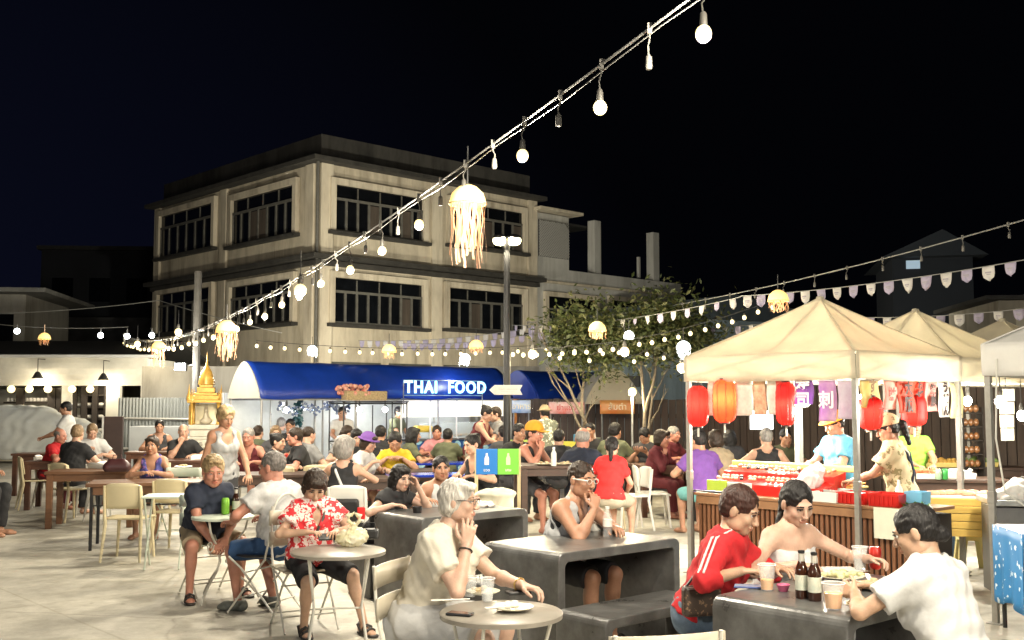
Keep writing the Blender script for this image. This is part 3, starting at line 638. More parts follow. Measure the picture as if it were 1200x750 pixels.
# ------------------------------------------------------------------ setting
A45 = R(42); LD = Vector((math.cos(A45), math.sin(A45), 0)); SD = Vector((-math.sin(A45), math.cos(A45), 0))
def mground():
    m = bpy.data.materials.new('concrete_ground'); m.use_nodes = True; t = m.node_tree; b = t.nodes['Principled BSDF']; L = t.links.new
    tc = t.nodes.new('ShaderNodeTexCoord')
    def noise(sc, det=8, ro=.6):
        n = t.nodes.new('ShaderNodeTexNoise'); n.inputs['Scale'].default_value = sc; n.inputs['Detail'].default_value = det; n.inputs['Roughness'].default_value = ro; L(tc.outputs['Object'], n.inputs[0]); return n
    def ramp(src, stops):
        c = t.nodes.new('ShaderNodeValToRGB'); e = c.color_ramp.elements
        e[0].position, e[0].color = stops[0][0], stops[0][1] + (1,); e[1].position, e[1].color = stops[-1][0], stops[-1][1] + (1,)
        for p, k in stops[1:-1]: x = e.new(p); x.color = k + (1,)
        L(src, c.inputs[0]); return c
    a = ramp(noise(.55).outputs[0], [(.3, (.36, .34, .29)), (.5, (.50, .475, .41)), (.7, (.60, .57, .49))])
    bb = ramp(noise(5, 8, .75).outputs[0], [(.33, (.62, .61, .58)), (.62, (1, 1, 1))])
    w_ = noise(1.3, 4, .5); st = ramp(w_.outputs[0], [(.36, (.62, .62, .62)), (.46, (1, 1, 1))])
    m1 = t.nodes.new('ShaderNodeMixRGB'); m1.blend_type = 'MULTIPLY'; m1.inputs[0].default_value = .8; L(a.outputs[0], m1.inputs[1]); L(bb.outputs[0], m1.inputs[2])
    m2 = t.nodes.new('ShaderNodeMixRGB'); m2.blend_type = 'MULTIPLY'; m2.inputs[0].default_value = .55; L(m1.outputs[0], m2.inputs[1]); L(st.outputs[0], m2.inputs[2])
    # joints between the poured slabs
    mp = t.nodes.new('ShaderNodeMapping'); mp.inputs['Rotation'].default_value = (0, 0, -A45); L(tc.outputs['Object'], mp.inputs[0])
    br = t.nodes.new('ShaderNodeTexBrick'); br.offset = 0; br.inputs['Scale'].default_value = 1; br.inputs['Brick Width'].default_value = 3.1; br.inputs['Row Height'].default_value = 3.1; br.inputs['Mortar Size'].default_value = .012
    br.inputs['Color1'].default_value = br.inputs['Color2'].default_value = (1, 1, 1, 1); br.inputs['Mortar'].default_value = (.86, .85, .82, 1); L(mp.outputs[0], br.inputs[0])
    m3 = t.nodes.new('ShaderNodeMixRGB'); m3.blend_type = 'MULTIPLY'; m3.inputs[0].default_value = 1; L(m2.outputs[0], m3.inputs[1]); L(br.outputs[0], m3.inputs[2])
    L(m3.outputs[0], b.inputs['Base Color'])
    vo = t.nodes.new('ShaderNodeTexVoronoi'); vo.inputs['Scale'].default_value = 2.3; vo.inputs['Randomness'].default_value = 1; L(tc.outputs['Object'], vo.inputs[0])
    sp = ramp(vo.outputs[0], [(.045, (.45, .43, .40)), (.075, (1, 1, 1))]); m4 = t.nodes.new('ShaderNodeMixRGB'); m4.blend_type = 'MULTIPLY'; m4.inputs[0].default_value = .8; L(m3.outputs[0], m4.inputs[1]); L(sp.outputs[0], m4.inputs[2])
    v2 = t.nodes.new('ShaderNodeTexVoronoi'); v2.feature = 'DISTANCE_TO_EDGE'; v2.inputs['Scale'].default_value = .33; mw = t.nodes.new('ShaderNodeMixRGB'); mw.inputs[0].default_value = .12; nn = noise(2.2, 6); L(tc.outputs['Object'], mw.inputs[1]); L(nn.outputs[1], mw.inputs[2]); L(mw.outputs[0], v2.inputs[0])
    ck = ramp(v2.outputs[0], [(.0015, (.42, .40, .37)), (.0045, (1, 1, 1))]); m5 = t.nodes.new('ShaderNodeMixRGB'); m5.blend_type = 'MULTIPLY'; m5.inputs[0].default_value = .45; L(m4.outputs[0], m5.inputs[1]); L(ck.outputs[0], m5.inputs[2]); L(m5.outputs[0], b.inputs['Base Color'])
    rr = t.nodes.new('ShaderNodeMapRange'); rr.inputs[1].default_value = .35; rr.inputs[2].default_value = .6; rr.inputs[3].default_value = .50; rr.inputs[4].default_value = .85; L(w_.outputs[0], rr.inputs[0]); L(rr.outputs[0], b.inputs['Roughness'])
    bp = t.nodes.new('ShaderNodeBump'); bp.inputs['Strength'].default_value = .25; bp.inputs['Distance'].default_value = .01; L(noise(22, 6).outputs[0], bp.inputs['Height']); L(bp.outputs[0], b.inputs['Normal'])
    return m
g = MB().grid(lambda u, v: (-160 + 320 * u, -60 + 380 * v, 0), 8, 8).build('ground', mground()); tag(g, kind='structure')

def wall_mat(name, c, dark, streak=1.0, rough=.9):
    m = bpy.data.materials.new(name); m.use_nodes = True; t = m.node_tree; b = t.nodes['Principled BSDF']; L = t.links.new
    tc = t.nodes.new('ShaderNodeTexCoord')
    def nz(sc, st):
        mp = t.nodes.new('ShaderNodeMapping'); mp.inputs['Scale'].default_value = st; L(tc.outputs['Object'], mp.inputs[0])
        n = t.nodes.new('ShaderNodeTexNoise'); n.inputs['Scale'].default_value = sc; n.inputs['Detail'].default_value = 7; n.inputs['Roughness'].default_value = .65; L(mp.outputs[0], n.inputs[0]); return n
    cr = t.nodes.new('ShaderNodeValToRGB'); e = cr.color_ramp.elements; e[0].position, e[1].position = .30, .56; e[0].color, e[1].color = dark + (1,), c + (1,)
    L(nz(.9, (1, 1, .35)).outputs[0], cr.inputs[0])
    c2 = t.nodes.new('ShaderNodeValToRGB'); e = c2.color_ramp.elements; e[0].position, e[1].position = .34, .5; e[0].color = (.45, .42, .38, 1); e[1].color = (1, 1, 1, 1)
    L(nz(2.2, (1, 1, .10)).outputs[0], c2.inputs[0])
    mx = t.nodes.new('ShaderNodeMixRGB'); mx.blend_type = 'MULTIPLY'; mx.inputs[0].default_value = .6 * streak; L(cr.outputs[0], mx.inputs[1]); L(c2.outputs[0], mx.inputs[2]); L(mx.outputs[0], b.inputs['Base Color'])
    b.inputs['Roughness'].default_value = rough; return m
M_CREAM = wall_mat('cream_plaster', (.56, .50, .39), (.30, .26, .20)); M_GREYW = wall_mat('pale_grey_plaster', (.48, .48, .46), (.32, .32, .31), .6)
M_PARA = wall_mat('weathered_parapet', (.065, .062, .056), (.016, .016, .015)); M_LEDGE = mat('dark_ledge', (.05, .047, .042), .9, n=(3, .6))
M_TRIM = wall_mat('cream_trim', (.60, .54, .43), (.38, .33, .26)); M_PANE = mat('window_glass_dark', (.006, .007, .009), .12, n=(1.5, .5)); M_BAR = mat('window_bar', (.13, .125, .11), .7, n=(6, .4))
M_BLUEW = wall_mat('blue_grey_wall', (.20, .26, .31), (.13, .17, .20)); M_DARKR = mat('dark_roof', (.035, .035, .035), .8, n=(4, .5)); M_CURT = mat('faded_curtain', (.09, .07, .055), .9, n=(5, .5), stretch=(1, 1, .1))

# --- three storey corner building
BC = Vector((-6.75, 36.8, 0)); BA = R(43.5); BR = Vector((math.cos(BA), math.sin(BA), 0)); BL = Vector((-math.sin(BA), math.cos(BA), 0))
bld = thing('building', 'weathered cream three storey corner building with dark window bands above the market', 'building', BC, BA)
def zb(py): return at(372, py, 36.8).z
def tR(px):
    u = (px - 600) / F_PX; return (u * BC.y - BC.x) / (BR.x - u * BR.y)
def tL(px):
    u = (px - 600) / F_PX; return (u * BC.y - BC.x) / (BL.x - u * BL.y)
def zR(px, py): t = tR(px); return at(px, py, (BC + BR * t).y).z
def zL(px, py): t = tL(px); return at(px, py, (BC + BL * t).y).z
ZT, ZM = zb(190), zb(301); LR, LL = tR(627), tL(180)
MB().box((LR / 2, LL / 2, ZT / 2), (LR, LL, ZT)).build('wall', M_CREAM, bld)
# cornices: roof slab and the middle ledge (overlap the walls by 3 mm so nothing is flush)
e = MB(); e.box((LR / 2 - .1, LL / 2 - .1, ZT + .07), (LR + .75, LL + .75, .16)); e.build('roof_slab', M_LEDGE, bld)
e = MB(); e.box((LR / 2 - .1, LL / 2 - .1, ZM - .0), (LR + .70, LL + .70, .16)); e.box((LR / 2 - .06, LL / 2 - .06, ZM - .20), (LR + .30, LL + .30, .16)); e.build('ledge', M_LEDGE, bld)
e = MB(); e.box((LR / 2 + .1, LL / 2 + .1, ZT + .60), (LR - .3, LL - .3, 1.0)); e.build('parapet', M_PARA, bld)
# pilasters and window surrounds
def bay(face, u0, u1, z0, z1, nb, up=.30):
    """window band in a raised surround: face 0 = right facade (y=0), 1 = left facade (x=0)"""
    def put(mb, u, dz, su, sz, d, dep):
        c = (u, -dep, dz) if face == 0 else (-dep, u, dz); s = (su, d, sz) if face == 0 else (d, su, sz); mb.box(c, s)
    W_, h = u1 - u0, z1 - z0; um = (u0 + u1) / 2
    pn = MB(); put(pn, um, (z0 + z1) / 2, W_, h, .04, .004); o = pn.build('window', M_PANE, bld)
    fr = MB(); t = .22
    put(fr, um, z1 + t / 2, W_ + 2 * t, t, .20, .07); put(fr, u0 - t / 2, (z0 + z1) / 2, t, h, .196, .07); put(fr, u1 + t / 2, (z0 + z1) / 2, t, h, .196, .07)
    fr.build('surround', M_TRIM, o)
    sl = MB(); put(sl, um, z0 - .06, W_ + .6, .12, .30, .12); sl.build('sill', M_LEDGE, o)
    br = MB(); zt = z1 - h * up
    put(br, um, zt, W_, .09, .07, .05)
    for i in range(nb + 1): put(br, u0 + W_ * i / nb, (z0 + zt) / 2 - .02, .085, zt - z0 - .04, .05, .05)
    for i in range(1, 4): put(br, u0 + W_ * i / 4 , (zt + z1) / 2 , .04, z1 - zt - .09, .04, .04)
    put(br, um, z0 + .05, W_, .06, .06, .05)
    br.build('glazing_bar', M_BAR, o)
    for i in range(nb):
        if rnd.random() < .13: cu = MB(); put(cu, u0 + W_ * (i + .5) / nb, (z0 + zt) / 2, W_ / nb - .1, zt - z0 - .16, .012, .03); cu.build('curtain', M_CURT, o)
bay(0, tR(389), tR(493), zR(389, 271), zR(389, 216), 8); bay(0, tR(528), tR(611), zR(611, 297), zR(611, 250), 7)
bay(0, tR(389), tR(493), zR(389, 379), zR(389, 325), 8); bay(0, tR(524), tR(611), zR(524, 385), zR(524, 337), 7)
bay(1, tL(344), tL(271), zL(344, 274), zL(344, 216), 7); bay(1, tL(248), tL(186), zL(248, 290), zL(248, 237), 6)
bay(1, tL(343), tL(271), zL(343, 378), zL(343, 326), 7); bay(1, tL(247), tL(186), zL(247, 386), zL(247, 336), 6)
for u, f in ((0.3, 0), (LR - .2, 0), (tR(510), 0), (.45, 1), (tL(260), 1), (LL - .2, 1)):
    for z0, z1 in ((.1, ZM - .3), (ZM + .1, ZT - .02)):
        pl = MB(); pl.box((u, -.03, (z0 + z1) / 2) if f == 0 else (-.03, u, (z0 + z1) / 2), (.5, .14, z1 - z0) if f == 0 else (.14, .5, z1 - z0)); pl.build('pilaster', M_TRIM, bld)
dp = MB(); dp.tube([(-.12, -.12, 3), (-.12, -.12, ZT)], .06); dp.build('drain_pipe', M_BAR, bld)
g0 = MB()
for i in range(4): g0.box((1.6 + i * 2.6, -.02, 1.6), (2.2, .08, 2.9))
g0.build('shutter_door', mat('steel_shutter', (.12, .12, .115), .6, .3, n=(3, .5)), bld)
# plain grey annexe running on to the right
ax = thing('annexe_building', 'pale grey flat-roofed annexe with lattice vent and bare columns, joined to the cream building', 'building', BC + BR * (LR + .01), BA)
t2 = tR(668) - LR; t3 = tR(800) - LR; zr0 = zR(632, 243); zl = zR(640, 313)
MB().box((t2 / 2, 4, zr0 / 2 - .1), (t2, 7.9, zr0 - .2)).build('wall', M_GREYW, ax)
MB().box((t2 / 2 + .1, 3.8, zr0 - .1), (t2 + .5, 8.6, .12)).build('roof', M_TRIM, ax)
MB().box((t2 + (t3 - t2) / 2 + .002, 4.01, zl / 2), (t3 - t2, 7.9, zl - .02)).build('wing_wall', M_GREYW, ax)
MB().box((t3 / 2, -.03, zR(640, 330)), (t3, .12, .10)).build('string_course', M_TRIM, ax)
vt = MB()
def latt(u0, u1, z0, z1):
    n = 13
    for i in range(-n, n + 1):
        for sgn in (1, -1):
            a = Vector((0, 0)); pts = []
            W_, h = u1 - u0, z1 - z0
            # clip diagonals to the opening
            for k in range(0, 41):
                s_ = k / 40; x = u0 + W_ * s_; z = z0 + h * (i / n) + sgn * W_ * s_ * 1.0 + (0 if sgn > 0 else 0)
                if z0 <= z <= z1: pts.append((x, -.055 + .01 * sgn, z))
            if len(pts) > 2: vt.tube([pts[0], pts[-1]], .028, 4)
    for i in range(n + 1, 2 * n):
        pts = [(u0 + (u1 - u0) * k / 40, -.065, z0 + (z1 - z0) * i / n - (u1 - u0) * k / 40) for k in range(41)]; pts = [p for p in pts if z0 <= p[2] <= z1]
        if len(pts) > 2: vt.tube([pts[0], pts[-1]], .028, 4)
vz0, vz1 = zR(632, 300), zR(632, 257); latt(tR(631) - LR, tR(666) - LR, vz0, vz1)
MB().box(((tR(631) + tR(666)) / 2 - LR, -.012, (vz0 + vz1) / 2), (tR(666) - tR(631), .03, vz1 - vz0)).build('vent_opening', mat('dark_opening', (.05, .05, .05), .9), ax)
vt.build('lattice_vent', mat('lattice_block', (.26, .26, .25), .8), ax)
for px, y0, y1, wd in ((705, 258, 312, .42), (774, 272, 322, .42)):
    u = tR(px) - LR; MB().box((u, .4, (zR(px, y0) + zR(px, y1)) / 2 - .3), (wd, wd, zR(px, y0) - zR(px, y1) + .6)).build('column', M_GREYW, ax)
MB().box((tR(759) - LR, .5, (zR(759, 303) + zR(759, 322)) / 2), (.12, .12, 1.0)).build('column', M_GREYW, ax)
MB().prism([(t2 + .05, zR(690, 300)), (t2 + 1.3, zR(690, 306)), (t2 + .05, zR(690, 312) + 1.3)], 2.0, 2.2).build('stair_wall', M_BLUEW, ax)
bp_ = MB(); bp_.box((t2 + 1.1, 2.2, zR(690, 262)), (2.3, 3, .10)); bp_.build('canopy_slab', M_DARKR, ax)
o = len(kids(ax))
u0, u1 = tR(641) - LR, tR(697) - LR; z0, z1 = zR(641, 392), zR(641, 347)
wn = MB().box(((u0 + u1) / 2, -.02, (z0 + z1) / 2), (u1 - u0, .03, z1 - z0)).build('window', M_PANE, ax)
fr = MB(); t = .2
fr.box(((u0 + u1) / 2, -.05, z1 + t / 2), (u1 - u0 + 2 * t, .16, t)); fr.box((u0 - t / 2, -.05, (z0 + z1) / 2), (t, .156, z1 - z0)); fr.box((u1 + t / 2, -.05, (z0 + z1) / 2), (t, .156, z1 - z0)); fr.build('surround', M_TRIM, wn)
br = MB(); zt = z1 - (z1 - z0) * .33; br.box(((u0 + u1) / 2, -.06, zt), (u1 - u0, .07, .08))
for i in range(6): br.box((u0 + (u1 - u0) * (i + .02) / 5.05, -.06, (z0 + zt) / 2), (.08, .05, zt - z0))
br.build('glazing_bar', M_BAR, wn)
u0, u1 = tR(716) - LR, tR(765) - LR; z0, z1 = zR(716, 390), zR(716, 352)
wn = MB().box(((u0 + u1) / 2, -.02, (z0 + z1) / 2), (u1 - u0, .03, z1 - z0)).build('window', M_PANE, ax)
fr = MB(); fr.box(((u0 + u1) / 2, -.05, z1 + t / 2), (u1 - u0 + 2 * t, .16, t)); fr.box((u0 - t / 2, -.05, (z0 + z1) / 2), (t, .156, z1 - z0)); fr.build('surround', M_TRIM, wn)

# --- further buildings
bb = thing('building', 'low blue-grey building with pitched roof behind the trees and tents', 'building', at(862, 400, 46).xy.to_3d(), R(30))
q = MB().box((0, 5, 2.6), (11, 9, 5.2)); q.build('wall', M_BLUEW, bb)
q = MB(); q.prism([(-6, 5.2), (6, 5.2), (6.0, 5.45), (0, 6.3), (-6, 5.45)], -.0, 10.2); q.build('roof', mat('blue_roof', (.07, .09, .11), .6, n=(3, .4)), bb)
q = MB().box((-1.5, -.01, 3.4), (2.4, .06, 1.2)); q.build('window', M_PANE, bb)
hl = thing('house', 'small pale house with jutting flat roof at the far edge beyond the white shop', 'house', at(8, 420, 40).xy.to_3d(), R(8))
zz = at(20, 345, 40).z; MB().box((-3.4, 3, zz / 2), (8, 6, zz)).build('wall', wall_mat('house_wall', (.30, .29, .26), (.2, .19, .17)), hl); MB().box((-3, 2.6, zz + .08), (9.2, 7.4, .16)).build('roof', mat('pale_roof', (.2, .2, .19), .8, n=(3, .4)), hl)
q = MB(); q.box((-.5, -.02, zz - 1.3), (1.4, .07, 1.1)); q.build('window', M_PANE, hl)
db = thing('building', 'unlit dark building barely visible between the pale house and the cream building', 'building', at(112, 400, 58).xy.to_3d(), R(4))
zz = at(100, 292, 58).z; MB().box((0, 5, zz / 2), (6.4, 9, zz)).build('wall', mat('unlit_wall', (.016, .018, .024), .9, n=(1, .4)), db)
MB().box((0, 5, zz + .12), (6.8, 9.4, .22)).build('roof', M_DARKR, db)
for i in range(3): MB().box((-2 + 2 * i, .46, zz - 2.2), (1.1, .09, 1.3)).build('window', M_PANE, db)
MB().box((0, -.6, at(100, 372, 57).z / 2), (7.6, 1.0, at(100, 372, 57).z)).build('garden_wall', mat('grey_wall_low', (.09, .09, .09), .9, n=(2, .5)), db)
fb = thing('house', 'dark blue house with two small lit windows far behind the bunting', 'house', at(1098, 400, 40).xy.to_3d(), R(-12))
zz = at(1098, 300, 40).z; MB().box((0, 3, zz / 2), (2.9, 5, zz)).build('wall', mat('far_blue_wall', (.010, .014, .022), .9), fb)
q = MB(); q.prism([(-1.9, zz), (1.9, zz), (.3, zz + 1.0)], -.1, 6); q.build('roof', mat('far_blue_roof', (.012, .018, .028), .8), fb)
for x, z in ((-.7, zz - .25), (-.55, zz - 2.6)): MB().box((x, .48, z), (.5, .08, .32)).build('lit_window', mat('far_window_light', (.5, .7, .9), .4, emit=((.55, .75, 1), .10)), fb)
rw = thing('building', 'beige gable end with pale signboard at the far edge behind the small tent', 'building', at(1192, 420, 26).xy.to_3d(), R(-6))
zz = at(1180, 352, 26).z; MB().box((1.1, 2, zz / 2), (3.0, 4, zz)).build('wall', wall_mat('beige_wall', (.30, .28, .23), (.2, .18, .15)), rw)
MB().box((1.0, 2, zz + .06), (3.5, 4.5, .10)).build('roof', M_DARKR, rw); MB().box((.8, -.03, zz - .45), (1.6, .05, .5)).build('signboard', mat('beige_sign', (.5, .47, .38), .7), rw)

# --- white clapboard shop on the left
SY = 31.0
sh = thing('shop', 'white clapboard snack shop with dark shelves, pendant lamps and dark tin roof', 'shop', (0, SY, 0))
X0, X1 = at(-60, 470, SY).x, at(172, 470, SY).x; zt = at(100, 419, SY).z
M_CLAP = mat('white_clapboard', (.52, .50, .44), .7, n=(3, .18)); M_SHD = mat('shop_dark_wood', (.03, .022, .018), .6, n=(8, .4))
wl = MB(); zc = at(0, 452, SY).z
for i in range(5):
    z = zc + (zt - zc) * i / 5; h = (zt - zc) / 5; wl.prism([(0, z), (-.06, z), (-.02, z + h), (0, z + h)], X0, X1, ax='x')
wl.v = [(x, y, z) for x, y, z in wl.v]
wl.build('upper_wall', M_CLAP, sh)
MB().box(((X0 + X1) / 2, 2.4, zt / 2), (X1 - X0, .2, zt - .05)).build('back_wall', M_CLAP, sh)
MB().box((X1 - .1, 1.2, zt / 2), (.2, 2.3, zt - .05)).build('side_wall', M_CLAP, sh)
MB().box(((X0 + X1) / 2, -.05, zt + .03), (X1 - X0 + .5, .5, .08)).build('gutter', mat('pale_gutter', (.5, .5, .48), .5), sh)
rf = MB(); rf.prism([(-.25, zt + .075), (3, zt + .65), (6, zt + .1), (6, zt - .0), (3, zt + .5), (-.25, zt)], X0 - .1, X1 + .1, ax='x'); rf.build('roof', M_DARKR, sh)
def xs(px): return at(px, 470, SY).x
for a, b_ in ((126, 142), (74, 85)):
    MB().box(((xs(a) + xs(b_)) / 2, -.03, zc / 2), (xs(b_) - xs(a), .18, zc)).build('pillar', M_CLAP, sh)
MB().box(((xs(0) + xs(74)) / 2 - .3, .0, .55), (xs(74) - xs(0) + .8, .12, 1.1)).build('counter_front', M_CLAP, sh)
MB().box(((xs(85) + xs(126)) / 2, .6, zc / 2), (xs(126) - xs(85), .08, zc)).build('shelf_back', M_SHD, sh)
sf = MB()
for z in (.35, .75, 1.15, 1.5, 1.85): sf.box(((xs(85) + xs(126)) / 2, .3, z), (xs(126) - xs(85) - .02, .5, .05))
for px in (86, 98, 111, 125): sf.box((xs(px), .05, zc / 2), (.16, .1, zc))
sf.build('shelving', M_SHD, sh)
for px in (23, 60, 70): MB().box((xs(px), .05, zc * .62), (.22, .1, zc * .7)).build('window_post', M_SHD, sh)
it = MB()
for z in (.375, .775, 1.175, 1.525):
    for px in (92, 104.5, 118):
        it.ball((xs(px) - .06, .2, z + .055), (.10, .1, .06), 8, 6); it.ball((xs(px) + .08, .22, z + .04), (.07, .08, .045), 8, 6)
sh_items = it.build('folded_towel', mat('towel_white', (.75, .73, .68), .9), None, smooth=True); sh_items.parent = sh
sb = MB()
for i in range(16): sb.lathe([(.05, 0), (.06, .06), (.035, .10)], 8, (xs(2) + i * .11, .4, zc - .45))
sb.build('glassware', mat('shop_glass', (.6, .58, .55), .2), sh); MB().box((xs(37), .4, zc - .49), (xs(74) - xs(0), .4, .05)).build('glass_shelf', M_SHD, sh)
def bulb_of(parent, loc, r, m): return MB().ball(loc, r, 10, 8).build('bulb', m, parent, smooth=True)
M_WARMB = mat('warm_bulb', (1, .9, .7), .3, emit=((1, .78, .32), .95)); M_SOCK = mat('bulb_socket', (.10, .095, .085), .5); M_COOLB = mat('cool_bulb', (1, 1, 1), .3, emit=((.9, .97, 1), 16)); M_PEARL = mat('small_warm_bulb', (1, .9, .7), .3, emit=((1, .80, .38), 1.0))
for px in (16, 37, 59, 87, 108):
    bulb_of(sh, (xs(px), -.18, zc - .1), .11, M_WARMB)
for px, py in ((44, 441), (121, 443)):
    p = at(px, py, SY - .5); t = thing('pendant_lamp', 'dark cone pendant lamp on the white shop front, ' + ('nearer the covered car' if px == 44 else 'above the shelves of folded towels'), 'lamp', p, 0, 'pendant lamps on the shop front')
    MB().tube([(0, 0, .1), (0, 0, .5)], .012, 5).build('cord', M_SHD, t); MB().tube([(0, 0, .5), (0, .5, .5)], .012, 5).build('bracket', M_SHD, t)
    MB().lathe([(.03, .14), (.06, .12), (.16, -.06), (.15, -.06), (.05, .10)], 14).build('shade', mat('lamp_shade_dark', (.03, .03, .03), .5), t, smooth=True); bulb_of(t, (0, 0, -.06), .06, M_WARMB)
    lamp('pendant_light', (0, 0, -.2), 22, parent=t)
# covered car
f = SDF(.06); f.cap((-1.6, 0, .62), (1.3, 0, .62), .62, .60, k=.3); f.cap((-1.3, 0, 1.05), (.35, 0, 1.05), .52, .5, k=.4); f.cap((-1.7, 0, .25), (1.6, 0, .25), .66, .62, k=.2); f.cut((0, 0, 1), (0, 0, .12)); f.fold = .03; f.ffreq = .28
cv = bpy.data.objects.new('covered_car', np_mesh('covered_car', [(*f.mesh(), 0)], [mat('car_cover', (.66, .68, .66), .7, n=(2, .15))])); col.objects.link(cv)
cv.location = at(32, 530, 29.5).xy.to_3d(); tag(cv, 'car under a pale wrinkled sheet in front of the white shop', 'car')
wh = MB()
for x in (-1.2, 1.1):
    MB().lathe([(.01, -.1), (.2, -.1), (.3, -.06), (.3, .06), (.2, .1), (.01, .1)], 16).build('wheel', mat('tyre', (.02, .02, .02), .8), cv, loc=(x, -.5, .3)).rotation_euler.x = R(90)
# corrugated fence
fn = thing('fence', 'pale corrugated metal fence between the white shop and the golden shrine', 'fence', (0, 0, 0))
a, b_ = at(138, 500, 27).xy.to_3d(), at(226, 500, 25.5).xy.to_3d(); zt = at(180, 466, 26).z; n = 120
d = b_ - a; nn = Vector((-d.y, d.x, 0)).normalized()
MB().grid(lambda u, v: a + d * u + nn * (.04 * math.sin(u * 2 * math.pi * 22)) + Vector((0, 0, v * zt)), 264, 1).build('corrugated_sheet', mat('corrugated_pale', (.27, .29, .285), .45, .3, n=(2, .25)), fn, smooth=True)
for z in (.5, 1.25): MB().tube([a + Vector((0, -.06, z)), b_ + Vector((0, -.06, z))], .03, 6).build('rail', mat('rail_white', (.6, .6, .58), .5), fn)
fn2 = MB(); sh2 = at(196, 520, 25); o = MB().box((0, 0, .55), (1.6, .6, 1.1)).build('cabinet', mat('white_cabinet', (.34, .35, .35), .6, n=(3, .15)), None, bevel=.02, loc=sh2.xy.to_3d())
tag(o, 'plain white cabinet standing in front of the corrugated fence', 'cabinet')
p = at(133, 520, 21.5); mbd = thing('menu_board', 'tall dark brown menu board standing before the white shop, near the waiter', 'sign board', (p.x, 21.5, 0), R(6))
zt2 = at(133, 488, 21.5).z; MB().box((0, 0, zt2 / 2 + .04), (.36, .10, zt2 - .08)).build('panel', mat('brown_board', (.05, .03, .026), .5, n=(6, .3)), mbd, bevel=.006); MB().box((-.205, 0, zt2 / 2 + .04), (.035, .105, zt2 - .08)).build('edge_strip', mat('white_strip', (.55, .55, .53), .5), mbd); MB().box((0, 0, .02), (.42, .3, .04)).build('foot', MATS['brown_board'], mbd, bevel=.005)
# mottled wall above fence, behind (old render)
ow = MB().box((0, 0, at(190, 440, 33).z / 2), (3.2, .3, at(190, 440, 33).z)).build('old_wall', wall_mat('old_render', (.15, .14, .115), (.06, .055, .046)), None, loc=at(193, 470, 33).xy.to_3d()); tag(ow, 'mottled old rendered wall behind the corrugated fence', 'wall')
ow = MB().box((0, 0, at(300, 435, 30).z / 2), (10, .3, at(300, 432, 30).z)).build('market_wall', wall_mat('market_wall', (.34, .33, .30), (.2, .19, .17)), None, loc=at(400, 470, 27).xy.to_3d()); tag(ow, 'long pale wall closing the market behind the blue awning', 'wall')
# brown board fence on the right side of the market
M_FEN = mat('brown_fence', (.075, .05, .038), .75, n=(14, .5), stretch=(1, 1, .08))
def board_fence(name, label, p0, p1, h, m, bw=.16):
    t = thing(name, label, 'fence', p0, math.atan2((p1 - p0).y, (p1 - p0).x)); L_ = (p1 - p0).length; n = int(L_ / bw); mb = MB()
    for i in range(n): mb.box(((i + .5) * bw, rnd.uniform(-.008, .008), h / 2 + rnd.uniform(-.02, .02)), (bw - .015, .025, h))
    mb.build('boards', m, t); r_ = MB()
    for z in (.4, h - .35): r_.box((L_ / 2, .045, z), (L_, .05, .09))
    r_.build('rail', m, t); return t
board_fence('fence', 'tall brown board fence behind the blue awning stalls and small trees', at(585, 470, 24).xy.to_3d(), at(810, 470, 22.5).xy.to_3d(), at(700, 468, 23).z, M_FEN)
board_fence('fence', 'tall brown board fence behind the row of pop-up tents', at(808, 470, 22.6).xy.to_3d(), at(1260, 470, 17).xy.to_3d(), 1.98, M_FEN)
# ------------------------------------------------------------------ market stalls under the blue awning
AW0 = Vector((-5.0, 20.0, 0)); ZB = at(300, 467, 20).z
M_BLUE = mat('blue_tarpaulin', (.005, .032, .26), .40, n=(2.5, .30), bump=(3, .6)); M_WHT = mat('white_canvas', (.60, .59, .54), .8, n=(3, .12), tl=.25)
M_POLE = mat('grey_pole', (.30, .30, .29), .45, .4, n=(6, .3)); M_BLK = mat('black_metal', (.012, .012, .013), .45, n=(9, .4)); M_STEEL = mat('steel', (.45, .45, .44), .3, .8, n=(5, .25))
def awpt(t, s=0, z=0): return AW0 + LD * t + SD * s + Vector((0, 0, z))
def arch(W, h, n=12):  # gothic arch outline across SD
    out = []
    for i in range(n + 1):
        a = i / n; s = -W / 2 + W * a; q = abs(2 * a - 1); out.append((s, h * (1 - q ** 1.6) ** .82 if q < 1 else 0))
    return out
def awning(label, t0, t1, W, h, m, endm, name='awning_stall', sag=.02):
    t = thing(name, label, 'awning', awpt(t0, 0, 0), A45); L_ = t1 - t0; pr = arch(W, h, 16)
    def fn(u, v):
        i = v * 16; k = min(int(i), 15); fr = i - k; s, z = (pr[k][0] * (1 - fr) + pr[k + 1][0] * fr, pr[k][1] * (1 - fr) + pr[k + 1][1] * fr)
        return (u * L_, s, ZB + z * (1 - sag * math.sin(u * math.pi * max(1, round(L_ / 1.6))) ** 2) - .02 * math.sin(u * 23) * (v < .1))
    MB().grid(fn, 48, 16).build('cover', m, t, smooth=True, solid=.008)
    poly = [(s, ZB + z) for s, z in pr]
    e = MB(); e.prism(poly, -.03, -.012, ax='x'); e.build('end_panel', endm, t)
    e = MB(); n = max(1, round(L_ / 2))
    for i in range(n + 1):
        for s in (-W / 2 + .03, W / 2 - .03): e.tube([(.03 + (L_ - .06) * i / n, s, 0), (.03 + (L_ - .06) * i / n, s, ZB)], .022, 6)
    for s in (-W / 2 + .03, W / 2 - .03): e.tube([(0, s, ZB - .02), (L_, s, ZB - .02)], .018, 6)
    e.build('pole', M_POLE, t); return t
aw = awning('long blue barrel awning with a white pointed end panel, over the lit food stalls', 0, 6.2, 1.25, .70, M_BLUE, M_WHT)
aw2 = awning('shorter blue awning behind the street lamp, next to the cream dome', 6.9, 9.5, 1.4, .66, M_BLUE, M_BLUE)
